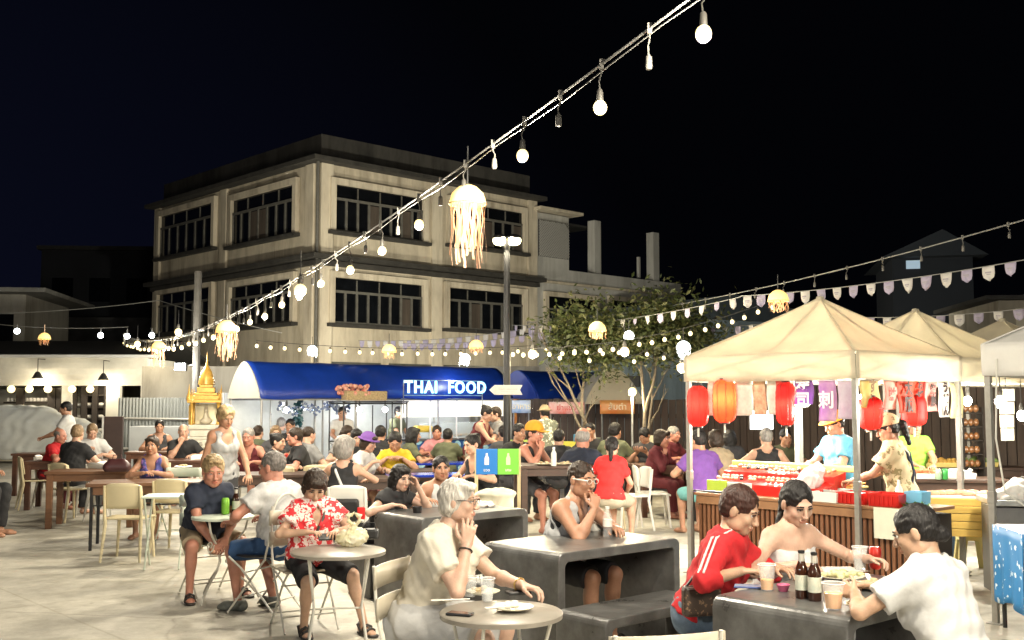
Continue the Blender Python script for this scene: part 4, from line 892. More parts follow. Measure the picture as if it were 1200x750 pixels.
cdm = thing('dome_tent', 'cream dome awning standing between the two small trees', 'tent', at(720, 470, 22).xy.to_3d(), R(4))
pr = arch(1.22, at(720, 431, 22).z - 1.62, 16)
MB().prism([(s, 1.62 + z) for s, z in pr], 0, .02).build('end_panel', mat('cream_canvas_dome', (.56, .52, .42), .8, n=(3, .1), tl=.3), cdm)
MB().grid(lambda u, v: (pr[min(16, int(v * 16 + .5))][0], .02 + u * 1.6, 1.62 + pr[min(16, int(v * 16 + .5))][1]), 4, 16).build('cover', MATS['cream_canvas_dome'], cdm, smooth=True)
e = MB()
for x in (-.6, .6):
    for y in (.02, 1.55): e.tube([(x, y, 0), (x, y, 1.62)], .02, 6)
e.build('pole', M_POLE, cdm)
# neon sign in front of the awning
M_NEON = mat('neon_cyan', (.6, .95, 1), .3, emit=((.26, .74, 1), 1.35))
p = awpt(4.18, -.80, 0); ns = thing('neon_sign', 'glowing pale blue sign reading THAI FOOD on the front of the blue awning', 'sign', p, A45)
zt_ = at(523, 454.5, p.y).z
tx = text('THAI  FOOD', .345, M_NEON, ns, (0, 0, zt_), (R(90), 0, 0), extrude=.008, bold=.008, sx=.98, space=1.16)
e = MB(); e.tube([(-1.08, .03, ZB - .3), (-1.08, .03, zt_ + .15)], .012, 5); e.tube([(1.0, .03, ZB - .3), (1.0, .03, zt_ + .02)], .012, 5); e.tube([(-1.08, .03, zt_ - .16), (1.0, .03, zt_ - .16)], .009, 5); e.tube([(-1.08, .03, zt_ + .15), (1.02, .03, zt_ + .15)], .009, 5)
e.build('sign_bracket', M_STEEL, ns)
lamp('neon_glow', (0, -.55, zt_ - .3), 9, (.12, .28, 1), .25, ns)
# inside: white back wall, counters, signs
M_BACK = mat('stall_back_sheet', (.46, .49, .49), .6, n=(2, .25)); M_LB = mat('lightbox_white', (.8, .8, .75), .5, emit=((1, .95, .80), .42)); M_WIN = mat('white_enamel', (.66, .66, .62), .4)
bk = thing('stall_partition', 'white sheet partition closing the back of the food stalls', 'partition', awpt(0, .9), A45)
MB().box((3.1, 0, .92), (6.2, .03, 1.84)).build('sheet', M_BACK, bk); e = MB()
for i in range(7): e.tube([(i * 1.03 + .01, -.03, 0), (i * 1.03 + .01, -.03, 1.84)], .015, 6)
e.build('post', M_STEEL, bk)
fc = thing('food_stall', 'white Thai food cart with lit menu boards and a blue plate-pattern front', 'food stall', awpt(4.7, -.2), A45)
MB().box((0, 0, .43), (2.9, .6, .86)).build('counter', pattern_mat('plate_print', (.03, .10, .28), (.45, .72, .78), 5.2, .47, .4, 'spot', (.10, .35, .5)), fc)
MB().box((0, 0, .88), (3.0, .68, .04)).build('worktop', M_STEEL, fc)
for i in range(4): MB().box((-1.08 + i * .72, -.28, 1.53), (.68, .05, .36)).build('menu_board', M_LB, fc)
pic = MB()
for i in range(4):
    for j in range(2): pic.lathe([(.0, 0), (.07, .0), (.0, .004)], 10, (-1.25 + i * .72 + j * .3, -.31, 1.5))
e = MB()
for x in (-1.45, -.7, 0, .7, 1.45): e.tube([(x, -.29, .9), (x, -.29, 1.72)], .018, 6)
e.tube([(-1.45, -.29, 1.72), (1.45, -.29, 1.72)], .018, 6); e.build('upright', M_WIN, fc)
MB().box((.2, .1, 1.06), (1.5, .35, .32)).build('glass_case', mat('case_glass', (.75, .85, .85), .08, alpha=.35), fc, bevel=.01)
fd = MB()
for i in range(14): fd.ball((-.5 + i * .1, -.02 + rnd.uniform(-.06, .06), .95), (.05, .05, .035), 8, 5)
fd.build('food', mat('fried_food', (.55, .33, .10), .6, n=(9, .5)), fc, smooth=True)
sg = MB().box((0, 0, 0), (.42, .18, .14)).build('menu_box', mat('yellow_box', (.75, .55, .08), .5), fc, bevel=.04, loc=(-.75, -.1, 1.1))
ys = thing('banner', 'yellow hanging strip banner beside the white food cart, near the lamp post', 'banner', awpt(6.35, -.55), A45)
MB().grid(lambda u, v: (.15 * (u - .5), .012 * math.sin(v * 7), 1.72 - .62 * v), 3, 12).build('cloth', mat('yellow_orange_cloth', (.75, .48, .12), .8, n=(8, .3), c2=(.7, .12, .06)), ys, smooth=True, solid=.004)
MB().tube([(-.1, 0, 1.73), (.1, 0, 1.73)], .01, 5).build('rod', M_STEEL, ys)
for px, W_ in ((340, 30), (425, 36), (455, 40), (540, 46), (625, 26)):
    t_ = ((px - 600) / F_PX * AW0.y - AW0.x) / (LD.x - (px - 600) / F_PX * LD.y); t_ = max(t_, .3)
    q = awpt(t_, .1, ZB - .10); b = thing('pendant_lamp', {340: 'white round pendant bulb under the blue awning beside the garland', 425: 'white round pendant bulb over the dark stall rack', 455: 'white pendant bulb between the dark rack and the white food cart', 540: 'white pendant bulb over the white food cart', 625: 'white pendant bulb under the shorter blue awning'}[px], 'lamp', q)
    MB().ball((0, 0, -.12), .055, 12, 8).build('bulb', M_COOLB, b, smooth=True); MB().lathe([(.02, -.07), (.02, .0), (.008, .1)], 8).build('socket', M_SOCK, b, smooth=True)
    lamp('pendant_light', (0, 0, -.22), W_ * .30, (1, .97, .9), .06, b)
# dark rack stall with a thatched goods tray on top
rk = thing('rack_stall', 'dark tube-framed stall rack with a tray of dried goods on top, under the blue awning', 'stall', awpt(2.45, -.5), A45)
e = MB()
for x in (-.75, .75):
    for y in (-.25, .25): e.tube([(x, y, 0), (x, y, 1.66)], .016, 6)
for x in (-.08, .25): e.tube([(x, -.25, .9), (x, -.25, 1.6)], .012, 6)
for z in (.9, 1.63):
    for y in (-.25, .25): e.tube([(-.75, y, z), (.75, y, z)], .016, 6)
    for x in (-.75, .75): e.tube([(x, -.25, z), (x, .25, z)], .016, 6)
e.build('tube_frame', M_BLK, rk); MB().box((0, 0, 1.665), (1.56, .55, .03)).build('shelf', M_BLK, rk); MB().box((0, 0, .86), (1.5, .5, .03)).build('counter_top', M_STEEL, rk); MB().box((0, -.24, .44), (1.46, .02, .78)).build('front_sheet', mat('grey_sheet', (.25, .26, .26), .6), rk)
by = thing('goods_tray', 'straw tray heaped with red and cream dried goods on the dark rack', 'tray', rk.matrix_basis @ Vector((0, 0, 1.68)), A45)
by.location = awpt(2.15, -.62, 1.682); MB().box((.05, 0, .10), (.95, .4, .19)).build('tray', mat('straw', (.42, .32, .17), .85, n=(30, .5)), by, bevel=.02); gd = MB()
for i in range(46): gd.ball((rnd.uniform(-.5, .1), rnd.uniform(-.2, .05), .2 + rnd.uniform(-.10, .10) - .0), (.055, .05, .045), 6, 5)
gd.build('goods', mat('dried_goods', (.60, .42, .33), .8, n=(14, .6), c2=(.4, .07, .05)), by, smooth=True)
gl = thing('garland', 'blue and silver tinsel garland with small ornaments hung under the blue awning', 'garland', awpt(.55, -.3), A45); gg = MB()
for i in range(110):
    u = rnd.random(); c = Vector((u * 1.6, rnd.uniform(-.05, .05), ZB - .06 - .10 * math.sin(u * 9) ** 2 - rnd.random() * .16)); gg.box(c, (.05, .02, .045), M=Matrix.Rotation(rnd.random() * 6, 3, (rnd.random(), 1, rnd.random())))
gg.build('tinsel', mat('tinsel_blue', (.10, .22, .6), .2, .6, n=(20, .7), c2=(.6, .65, .7)), gl)
gg = MB()
for i in range(60): gg.box((.42 + rnd.gauss(0, .045), rnd.uniform(-.05, .05), ZB - .05 - rnd.random() * .5), (.06, .02, .05), M=Matrix.Rotation(rnd.random() * 6, 3, (rnd.random(), 1, rnd.random())))
gg.build('tinsel', mat('tinsel_green', (.02, .09, .12), .4, .2, n=(20, .6)), gl)
# vinyl banners on the brown fence side
def vinyl(label, px0, px1, py0, py1, Y, c, c2, words, tc):
    a = at(px0, py0, Y); b = at(px1, py1, Y); t = thing('vinyl_banner', label, 'banner', ((a.x + b.x) / 2, Y, (a.z + b.z) / 2)); W_, h = b.x - a.x, a.z - b.z
    MB().grid(lambda u, v: (W_ * (u - .5), .01 * math.sin(u * 6), h * (v - .5)), 10, 3).build('sheet', mat('vinyl_' + words, c, .45, n=(3.5, .5), c2=c2), t, smooth=True, solid=.004)
    text(words, h * .62, tc, t, (0, -.022, 0), (R(90), 0, 0), extrude=.001)
    e = MB()
    for x in (-W_ / 2 + .04, W_ / 2 - .04): e.tube([(x, .03, h / 2), (x, .03, -t.location.z)], .015, 6)
    e.build('post', M_POLE, t)
M_CW = mat('cream_print', (.75, .68, .5), .6); M_RP = mat('red_print', (.45, .03, .03), .6)
vinyl('blue and white vinyl banner hung just past the arrow sign post', 600, 622, 469, 484, 22.3, (.18, .32, .62), (.55, .62, .75), 'อาหาร', M_CW)
vinyl('pink and red vinyl banner hung under the shorter blue awning', 643, 685, 471, 485, 21.6, (.62, .14, .13), (.55, .50, .55), 'ยำแซ่บ', M_RP)
vinyl('orange vinyl banner hung under the cream dome', 703, 744, 469, 485, 21.8, (.62, .18, .05), (.55, .30, .10), 'ส้มตำ', M_CW)
# fence stall tables with pots and food boxes
def prep_table(label, px, Y, W_, m, items):
    q = at(px, 500, Y); t = thing('prep_table', label, 'table', (q.x, Y, 0)); MB().box((0, 0, .78), (W_, .6, .04)).build('top', m, t)
    MB().grid(lambda u, v: (W_ * (u - .5), -.31 + .01 * math.sin(u * 40), .77 - .5 * v), 40, 2).build('cloth_skirt', m, t, smooth=True)
    e = MB()
    for x in (-W_ / 2 + .05, W_ / 2 - .05):
        for y in (-.25, .25): e.tube([(x, y, 0), (x, y, .77)], .018, 6)
    e.build('leg', M_STEEL, t)
    for i, (nm, lab, x, c, sz) in enumerate(items):
        o = MB()
        if nm == 'food_box': o.box((0, 0, sz[2] / 2), sz); o = o.build(nm, mat('box_' + '_'.join(str(int(v * 99)) for v in c), c, .5, n=(6, .2)), None, bevel=.015)
        else: o.lathe([(.001, 0), (sz[0], 0), (sz[0] * 1.05, sz[2] * .8), (sz[0] * 1.12, sz[2]), (sz[0] * .95, sz[2] * .97), (sz[0] * .9, sz[2] * .2), (0.001, sz[2] * .15)], 16); o = o.build(nm, mat('pot_' + '_'.join(str(int(v * 99)) for v in c), c, .3, .5), None, smooth=True)
        o.location = (q.x + x, Y + rnd.uniform(-.1, .05), .802); tag(o, lab, nm.replace('_', ' '))
prep_table('long prep table with purple cloth in front of the brown fence', 655, 20.0, 2.0, mat('purple_cloth', (.16, .12, .36), .8), [
    ('food_box', 'lime box of leaves on the purple-cloth table beside the lamp post', -.75, (.42, .55, .10), (.34, .3, .16)), ('food_box', 'yellow box of mangoes on the purple-cloth table', .1, (.65, .6, .08), (.5, .3, .13)), ('pot', 'steel pot at the end of the purple-cloth table', .62, (.4, .4, .38), (.14, .14, .2))])
prep_table('prep table with grey top and boxes behind the seated diners, between the two trees', 735, 20.0, 2.1, mat('grey_cloth', (.3, .3, .3), .8), [
    ('food_box', 'blue and green cool box standing beside the first small tree', -.85, (.05, .25, .45), (.3, .3, .26)), ('food_box', 'green box of vegetables on the grey prep table', -.4, (.25, .5, .12), (.42, .3, .15)), ('food_box', 'cream foam box on the grey prep table near the second tree', .45, (.62, .6, .45), (.42, .34, .24))])
wb = thing('paper_lamp', 'white tapered paper lamp standing near the trunk of the first small tree', 'lamp', (at(690, 490, 19.6).x, 19.6, .80)); MB().lathe([(.16, 0), (.11, .36), (.10, .36), (.15, 0)], 4).build('shade', mat('paper_white', (.72, .66, .66), .7, tl=.4), wb); MB().box((0, 0, .01), (.2, .2, .02)).build('base', M_BLK, wb)
# ------------------------------------------------------------------ street lamp with arrow sign
sl_ = thing('street_lamp', 'tall dark street lamp with two glowing round heads in the middle of the market', 'street lamp', at(594, 470, 16.5).xy.to_3d())
zl_ = at(594, 282, 16.5).z
MB().lathe([(.10, 0), (.10, .12), (.062, .18), (.056, 1.2), (.048, zl_ - .1), (.05, zl_), (.03, zl_ + .02), (0.001, zl_ + .03)], 16).build('pole', M_BLK, sl_, smooth=True)
MB().tube([(-.2, 0, zl_ + .03), (.2, 0, zl_ + .03)], .02, 8).build('cross_arm', M_BLK, sl_)
for x in (-.115, .115):
    h_ = MB().lathe([(.001, .07), (.06, .06), (.105, .03), (.11, .01), (.10, .0)], 18, (x, 0, zl_ + .035), sy=.9).build('lamp_head', M_BLK, sl_, smooth=True)
    MB().lathe([(.102, .034), (.108, -.005), (.09, -.05), (.05, -.07), (.001, -.075)], 18, (x, 0, zl_), sy=.9).build('lens', mat('street_lamp_lens', (1, 1, .9), .3, emit=((1, .88, .45), 3)), h_, smooth=True)
lamp('street_light', (0, 0, zl_ - .12), 560, (1, .88, .62), .12, sl_)
for x, y, lab in ((-6.5, -2.5, 'added street lamp out of view behind the photographer, fill light beyond the round tables'), (7.5, -1.5, 'added street lamp out of view behind the photographer, fill light beside the white tent')):  # unseen copies of the street lamp, added to light the foreground from the front
    l2 = dup(sl_, (x, y, 0), 0, lab, 'street lamps of the market')
    for ch in kids(l2):
        if ch.type == 'LIGHT': ch.data = ch.data.copy(); ch.data.energy = 740 if x < 0 else 540; ch.data.color = (1, .96, .88); ch.data.shadow_soft_size = .25
sl_['group'] = 'street lamps of the market'
ar = thing('arrow_sign', 'white arrow-shaped wooden direction sign on the street lamp pole', 'sign', at(594, 457, 16.42) + Vector((0, -.02, 0)))
MB().prism([(-.27, 0), (-.19, -.075), (.24, -.075), (.20, 0), (.24, .075), (-.19, .075)], -.012, .012).build('board', mat('white_board', (.68, .66, .60), .7, n=(9, .2)), ar, bevel=.004)
pm = MB().box((.02, -.0135, .012), (.30, .003, .022)); pm.box((.02, -.0135, -.024), (.22, .003, .014)); pm.build('print', mat('grey_print', (.42, .41, .38), .7, n=(60, .6), c2=(.66, .64, .58)), ar)
# ------------------------------------------------------------------ golden spirit house
gs = thing('spirit_house', 'golden spired spirit house on a white carved pedestal', 'shrine', at(241, 500, 21).xy.to_3d(), R(12), None); gs.scale = (.84, .84, .885)
M_GOLD = mat('gold_paint', (.62, .36, .07), .35, .25, n=(9, .35)); M_PED = mat('white_shrine', (.60, .57, .49), .6, n=(6, .2))
pd = MB()
for w_, z0, z1 in ((1.1, 0, .18), (.95, .18, .42), (.78, .42, .55), (.62, .55, .80), (.74, .80, .88), (.92, .88, 1.05), (.80, 1.05, 1.12), (.66, 1.12, 1.28), (.74, 1.28, 1.38)): pd.box((0, 0, (z0 + z1) / 2), (w_, w_, z1 - z0 - .001))
pd.build('pedestal', M_PED, gs, bevel=.02); fl = MB()
for i in range(6):
    for z in (.97, .66): fl.ball((-.34 + i * .135, -.475 if z > .9 else -.325, z), (.045, .02, .05), 8, 6)
fl.build('carved_motif', mat('carved_grey', (.30, .28, .24), .6), gs, smooth=True)
bd = MB()
for sx in (-1, 1):
    for sy in (-1, 1): bd.lathe([(.05, 1.38), (.05, 1.42), (.035, 1.45), (.035, 1.80), (.05, 1.84), (.05, 1.88), (.035, 1.95), (.012, 2.08), (.0, 2.2)], 8, (sx * .30, sy * .30, 0))
bd.build('column', M_GOLD, gs, smooth=True)
for sx in (-1, 1): MB().box((sx * .34, 0, 1.60), (.06, .5, .42)).build('side_screen', M_GOLD, gs, bevel=.02)
rfm = MB()
for w_, z0, z1 in ((.80, 1.86, 1.92), (.66, 1.92, 2.02), (.52, 2.02, 2.08), (.40, 2.08, 2.20), (.30, 2.20, 2.26)): rfm.box((0, 0, (z0 + z1) / 2), (w_, w_, z1 - z0 - .001))
rfm.lathe([(.20, 2.26), (.19, 2.30), (.165, 2.42), (.12, 2.55), (.06, 2.64), (.028, 2.70), (.02, 2.8), (.0, 3.0)], 14); rfm.build('spire_roof', M_GOLD, gs, smooth=True, bevel=.01)
for sx, sy in ((-1, -1), (1, -1)): MB().lathe([(.06, 1.92), (.05, 2.0), (.02, 2.1), (.0, 2.28)], 8, (sx * .36, sy * .36, 0)).build('finial', M_GOLD, gs, smooth=True)
MB().box((0, .22, 1.6), (.5, .02, .46)).build('niche_back', mat('mirror_gold', (.62, .56, .40), .25, .3), gs); f = SDF(.02); f.ell((0, 0, 1.45), (.14, .10, .07)); f.cap((0, 0, 1.46), (0, 0, 1.6), .07, .05, k=.05); f.ell((0, -.01, 1.69), (.042, .045, .055)); f.ell((0, 0, 1.75), (.02, .02, .04))
q = bpy.data.objects.new('statue', np_mesh('statue', [(*f.mesh(), 0)], [mat('statue_pale', (.5, .44, .33), .4)])); col.objects.link(q); q.parent = gs
lamp('shrine_spot', (0, -1.5, 1.4), 5, (1, .85, .55), .1, gs)
for px, py, lab in ((212, 430, 'white floodlight on a pole arm behind the golden spirit house'),):
    fp = at(px, py, 24); fl_ = thing('floodlight', lab, 'lamp', fp); MB().box((0, 0, 0), (.26, .12, .18)).build('body', M_BLK, fl_, bevel=.01); MB().box((0, -.064, 0), (.23, .02, .15)).build('lens', M_COOLB, fl_); MB().tube([(.1, .05, 0), (.2, .08, .05), (.28, .1, .05)], .02, 6).build('arm', M_POLE, fl_); MB().tube([(.30, .15, -fp.z), (.30, .15, at(230, 317, 24).z - fp.z)], .085, 10).build('post', mat('concrete_post', (.10, .096, .088), .8, n=(4, .4)), fl_)
    lamp('flood', (0, -.3, 0), 60, (1, .97, .88), .1, fl_)
# ------------------------------------------------------------------ trees
M_BARK = mat('pale_bark', (.20, .165, .12), .85, n=(7, .5), stretch=(1, 1, .3)); M_LEAF = mat('leaf_green', (.065, .085, .025), .6, n=(1.8, .5), tl=.35); M_LEAF2 = mat('leaf_olive', (.10, .105, .035), .6, n=(1.8, .4), tl=.3)
def tree(label, px, Y, crown_px, seed, lean, nleaf):
    r_ = random.Random(seed); base = at(px, 470, Y).xy.to_3d(); t = thing('tree', label, 'tree', base)
    tk = MB(); tips = []
    def branch(p, d, L_, r, lv):
        pts = [p]; q = p; dd = d.copy()
        for i in range(4):
            dd = (dd + Vector((r_.uniform(-.16, .16), r_.uniform(-.16, .16), .05 + r_.uniform(-.08, .08)))).normalized(); q = q + dd * L_ / 4; pts.append(q)
        tk.tube(pts, [r * (1 - .13 * i) for i in range(5)], 7 if lv < 2 else 5)
        if lv >= 2: tips.extend(pts[2:])
        if lv < 4:
            for _ in range(3 if lv in (0, 1) else 2):
                nd = (dd + Vector((r_.uniform(-1, 1), r_.uniform(-.8, .8), r_.uniform(-.05, .55))) * (.8 if lv else .42)).normalized(); branch(pts[-1] if _ < 2 else pts[2], nd, L_ * (r_.uniform(.40, .55) if lv else r_.uniform(.55, .68)), r * .58, lv + 1)
    branch(Vector((0, 0, 0)), Vector(lean).normalized(), 1.5, .058, 0)
    lf = MB(); x0, x1, y0, y1 = crown_px; C0 = at(x0, y1, Y); C1 = at(x1, y0, Y); cen = Vector(((C0.x + C1.x) / 2, Y, (C0.z + C1.z) / 2)) - base; rad = Vector(((C1.x - C0.x) / 2, (C1.x - C0.x) / 2 * .7, (C1.z - C0.z) / 2))
    clumps = [cen + Vector((rad.x * a[0], rad.y * a[1], rad.z * a[2])) * r_.uniform(.35, 1) for a in [Vector((r_.gauss(0, 1), r_.gauss(0, 1), r_.gauss(0, 1))).normalized() for _ in range(46)]]
    for c in clumps:
        n_ = int(nleaf / 46 * r_.uniform(.4, 1.6)); sp = r_.uniform(.15, .34)
        for _ in range(n_):
            p = c + Vector((r_.gauss(0, sp), r_.gauss(0, sp), r_.gauss(0, sp * .8))); a = Vector((r_.gauss(0, 1), r_.gauss(0, 1), r_.gauss(0, .7))).normalized(); b = a.cross(Vector((r_.gauss(0, 1), r_.gauss(0, 1), 1))).normalized(); l = r_.uniform(.035, .075)
            lf.cur = 0 if r_.random() < .6 else 1; lf.add([p - a * l, p + b * l * .42, p + a * l, p - b * l * .42], [(0, 1, 2, 3)])
    tk.build('trunk', M_BARK, t, smooth=True); lf.build('crown', [M_LEAF, M_LEAF2], t); return t
tree('small leafy tree with pale thin trunk in front of the cream dome', 706, 19.2, (640, 752, 362, 428), 3, (-.10, 0, 1), 5200)
tree('small leafy tree with forked pale trunk beside the big tent', 752, 19.0, (700, 842, 345, 432), 11, (.10, 0, 1), 6200)
# ------------------------------------------------------------------ cables, bulbs, lanterns
M_CABLE = mat('silver_cable', (.20, .20, .19), .45, .3); M_CB = mat('black_cable', (.03, .03, .03), .6)
def bulb_string(label, P, n0, n1, drop, rbulb, every, glow, m_lit, wires=2, cab=.0075, group=None, lit=lambda i: True, Wt=lambda i: 0, color=(1, .90, .72), cabm=None, sub=1, name='string_lights'):
    t = thing(name, label, 'string lights', P(n0))
    o0 = Vector(P(n0)); pts = [Vector(P(n0 + (n1 - n0) * i / 80)) - o0 for i in range(81)]
    e = MB(); e.tube(pts, cab, 6)
    if wires == 2: e.tube([p + Vector((.015, .0, -.03 - .012 * math.sin(i * 1.7))) for i, p in enumerate(pts)], cab * .55, 5)
    e.build('cable', cabm or M_CABLE, t, smooth=True)
    i = n0
    while i <= n1:
        p = Vector(P(i)) - o0; on = lit(i); d = drop * rnd.uniform(.85, 1.15); sw_ = Vector((rnd.uniform(-.02, .02), 0, 0)); c = p + sw_ + Vector((0, 0, -d))
        if d > .08:
            s_ = MB(); s_.tube([p + Vector((0, 0, .02)), p + Vector((0, 0, -.05)), p + sw_ * 1.5 + Vector((0, 0, -d * .5)), c + Vector((0, 0, .02))], .0045, 5); s_.lathe([(.008, .045), (.016, .035), (.019, -.015), (.015, -.03)], 10, c); s_.box(p + Vector((0, 0, .0)), (.024, .024, .055)); so = s_.build('socket', M_SOCK, t, smooth=True)
        else: so = MB().lathe([(.01, .02), (.018, 0), (.016, -.02)], 6, c).build('socket', M_CB, t)
        if on:
            MB().ball(c + Vector((0, 0, -.03 - rbulb * .8)), (rbulb, rbulb, rbulb * 1.12), 12, 8).build('bulb', m_lit, so, smooth=True)
            if Wt(i): lamp('bulb_light', c + Vector((0, 0, -.05 - rbulb * 2.2)), Wt(i), color, .05, t)
        i += every
    return t
def MAIN(k):
    z = 3.57 - .0420 * k + .000713 * k * k if k >= 0 else 3.57 - .042 * k + .0004 * k * k
    return Vector((.70 - .207 * k, 5.3 + .4505 * k, z))
main = bulb_string('long silver cable of hanging warm bulbs sweeping overhead across the whole market', MAIN, -22, 61, .165, .038, 1, 1, M_WARMB, lit=lambda i: (i % 2 == 1), Wt=lambda i: (85 if i < 0 else ((105 if i < 24 else 60) if i % 4 == 3 and i < 46 else 0)) if i % 2 == 1 else 0)
tp = thing('pole', 'thin white pole at the end of the long bulb cable beside the white shop', 'pole', MAIN(61).xy.to_3d()); MB().tube([(0, 0, 0), (0, 0, MAIN(61).z + .05)], .035, 8).build('post', mat('white_pole', (.6, .6, .57), .5), tp); MB().ball((0, 0, MAIN(61).z + .06), .05).build('cap', MATS['white_pole'], tp)
# pale bulbs on the shop roof
for i, (px, py, Y) in enumerate(((20, 388, 29), (118, 393, 29), (149, 394, 29), (178, 393, 29))):
    o = thing('lamp', ['white bulb above the shop roof, next to the pale house', 'white bulb above the shop roof, alone in the dark', 'white bulb close to the thin white pole', 'white bulb between the white pole and the tasselled lantern'][i], 'lamp', at(px, py, Y))
    MB().ball((0, 0, 0), .075, 10, 8).build('bulb', M_COOLB, o, smooth=True); MB().tube([(0, 0, .05), (0, .0, .2)], .02, 6).build('socket', M_SOCK, o)
def seg(p0, p1, sag): 
    p0, p1 = Vector(p0), Vector(p1)
    return lambda i, n=40: p0.lerp(p1, i / n) + Vector((0, 0, -sag * 4 * (i / n) * (1 - i / n)))
S1 = seg(at(1240, 246, 12), at(618, 378, 24), .25)
bulb_string('bare dark cable with switched-off bulb holders rising above the tents', lambda i: S1(i), 0, 40, .13, .03, 2, 1, M_PEARL, wires=1, cab=.009, lit=lambda i: i in (24, ))
S2 = seg(at(300, 399, 21.5), at(640, 404, 22), .12)
bulb_string('row of small warm fairy bulbs just above the blue awning', lambda i: S2(i), 0, 40, .05, .036, 2, 1, M_PEARL, wires=1, cab=.006, cabm=M_CB)
S3 = seg(at(600, 408, 18.6), at(905, 352, 17.4), .22)
bulb_string('string of small warm bulbs strung through the two small trees', lambda i: S3(i), 0, 40, .06, .034, 2, 1, M_PEARL, wires=1, cab=.006, cabm=M_CB)
S4 = seg(at(655, 412, 18.3), at(830, 425, 18.1), -.12)
bulb_string('short looping string of small bulbs low in the tree crowns', lambda i: S4(i) + Vector((0, 0, .09 * math.sin(i * .55))), 0, 40, .05, .032, 4, 1, M_PEARL, wires=1, cab=.006, cabm=M_CB)
S5 = seg(at(400, 384, 25), at(640, 378, 25), .1)
def bunting(label, P, n, sz, seed, words=True, cols=None):
    r_ = random.Random(seed); o0 = Vector(P(0)); t = thing('bunting', label, 'bunting', o0)
    MB().tube([Vector(P(i * 40 / 60)) - o0 for i in range(61)], .006, 5).build('line', M_CABLE, t)
    for i in range(n):
        a = Vector(P(40 * (i + .5) / n)) - o0; b = Vector(P(40 * (i + .5) / n + .4)) - o0; x = (b - a); x.z = 0; x.normalize(); nr = Vector((-x.y, x.x, 0))
        s_ = sz * r_.uniform(.9, 1.1); tw = r_.uniform(-.35, .35); sw = r_.uniform(-.25, .25); mc = cols[i % 2]
        rows = [(0, .5), (.55, .48), (.85, .40), (1.12, .0)]
        def pt(u, v, a=a, x=x, nr=nr, s_=s_, tw=tw, sw=sw):
            k = v * 3; j = min(2, int(k)); f_ = k - j; d = rows[j][0] * (1 - f_) + rows[j + 1][0] * f_; w_ = rows[j][1] * (1 - f_) + rows[j + 1][1] * f_
            q = (u - .5) * 2 * w_ * s_; return a + x * (q * math.cos(tw * d) + sw * d * s_ * .4) + nr * (q * math.sin(tw * d) + .10 * s_ * math.sin(u * 5 + i) * d) + Vector((0, 0, -d * s_))
        fl = MB().grid(pt, 4, 6).build('pennant', mc, t, smooth=True, solid=.002)
        if words:
            c = pt(.5, .33) - nr * .006; tx_ = MB()
            for q_, w_ in ((0, .5), (.12, .34)): tx_.grid(lambda u, v: pt(.5 + (u - .5) * w_, .25 + q_ + .07 * v) - nr * .016 * (1 if nr.y > 0 else -1), 3, 1)
            tx_.build('print', mat('pennant_print', (.34, .32, .36), .8), fl)
    return t
MWF = mat('white_pennant', (.62, .60, .57), .8, tl=.3); MPF = mat('lilac_pennant', (.42, .38, .50), .8, tl=.3)
B1 = seg(at(1225, 300, 11.5), at(868, 347, 15.5), .06); bunting('line of white and lilac pennants crossing the sky above the big tents', B1, 17, .15, 1, True, (MWF, MPF))
B2 = seg(at(868, 348, 15.6), at(600, 381, 22.5), .14); bunting('line of white pennants running past the tree crowns', B2, 20, .13, 2, False, (MWF, MPF))
B3 = seg(at(1230, 358, 15), at(1010, 372, 17), .05); bunting('short line of pennants just above the tent peaks', B3, 10, .15, 3, True, (MWF, MPF))
B4 = seg(at(955, 372, 17.2), at(815, 385, 20), .03); bunting('short line of pennants between the tree and the tent roof', B4, 9, .13, 4, False, (MWF, MPF))
B5 = seg(at(640, 381, 23), at(420, 399, 26), .12); bunting('line of blue-white pennants across the lower wall of the cream building', B5, 22, .15, 5, False, (MWF, MPF))
B6 = seg(at(640, 388, 22), at(470, 402, 24), .1); bunting('second lower line of lilac pennants in front of the cream building', B6, 16, .14, 6, False, (MPF, MPF))
for a, b_, sg_ in ((at(-40, 368, 33), at(186, 352, 35), .1), (at(-30, 377, 30), at(150, 383, 30), .1), (at(186, 352, 35), at(330, 390, 32), .05)):
    o0 = Vector(a); S_ = seg(a, b_, sg_); o = MB().tube([S_(i) - o0 for i in range(0, 41, 2)], .012, 5).build('power_cable', M_CABLE, None, loc=o0)
    tag(o, {0: 'pale cable from the house to the cream building'}.get(0) if sg_ == .1 and a.z > 4.1 else ('pale cable low over the shop roof' if sg_ == .1 else 'pale cable along the front of the cream building'), 'cable')
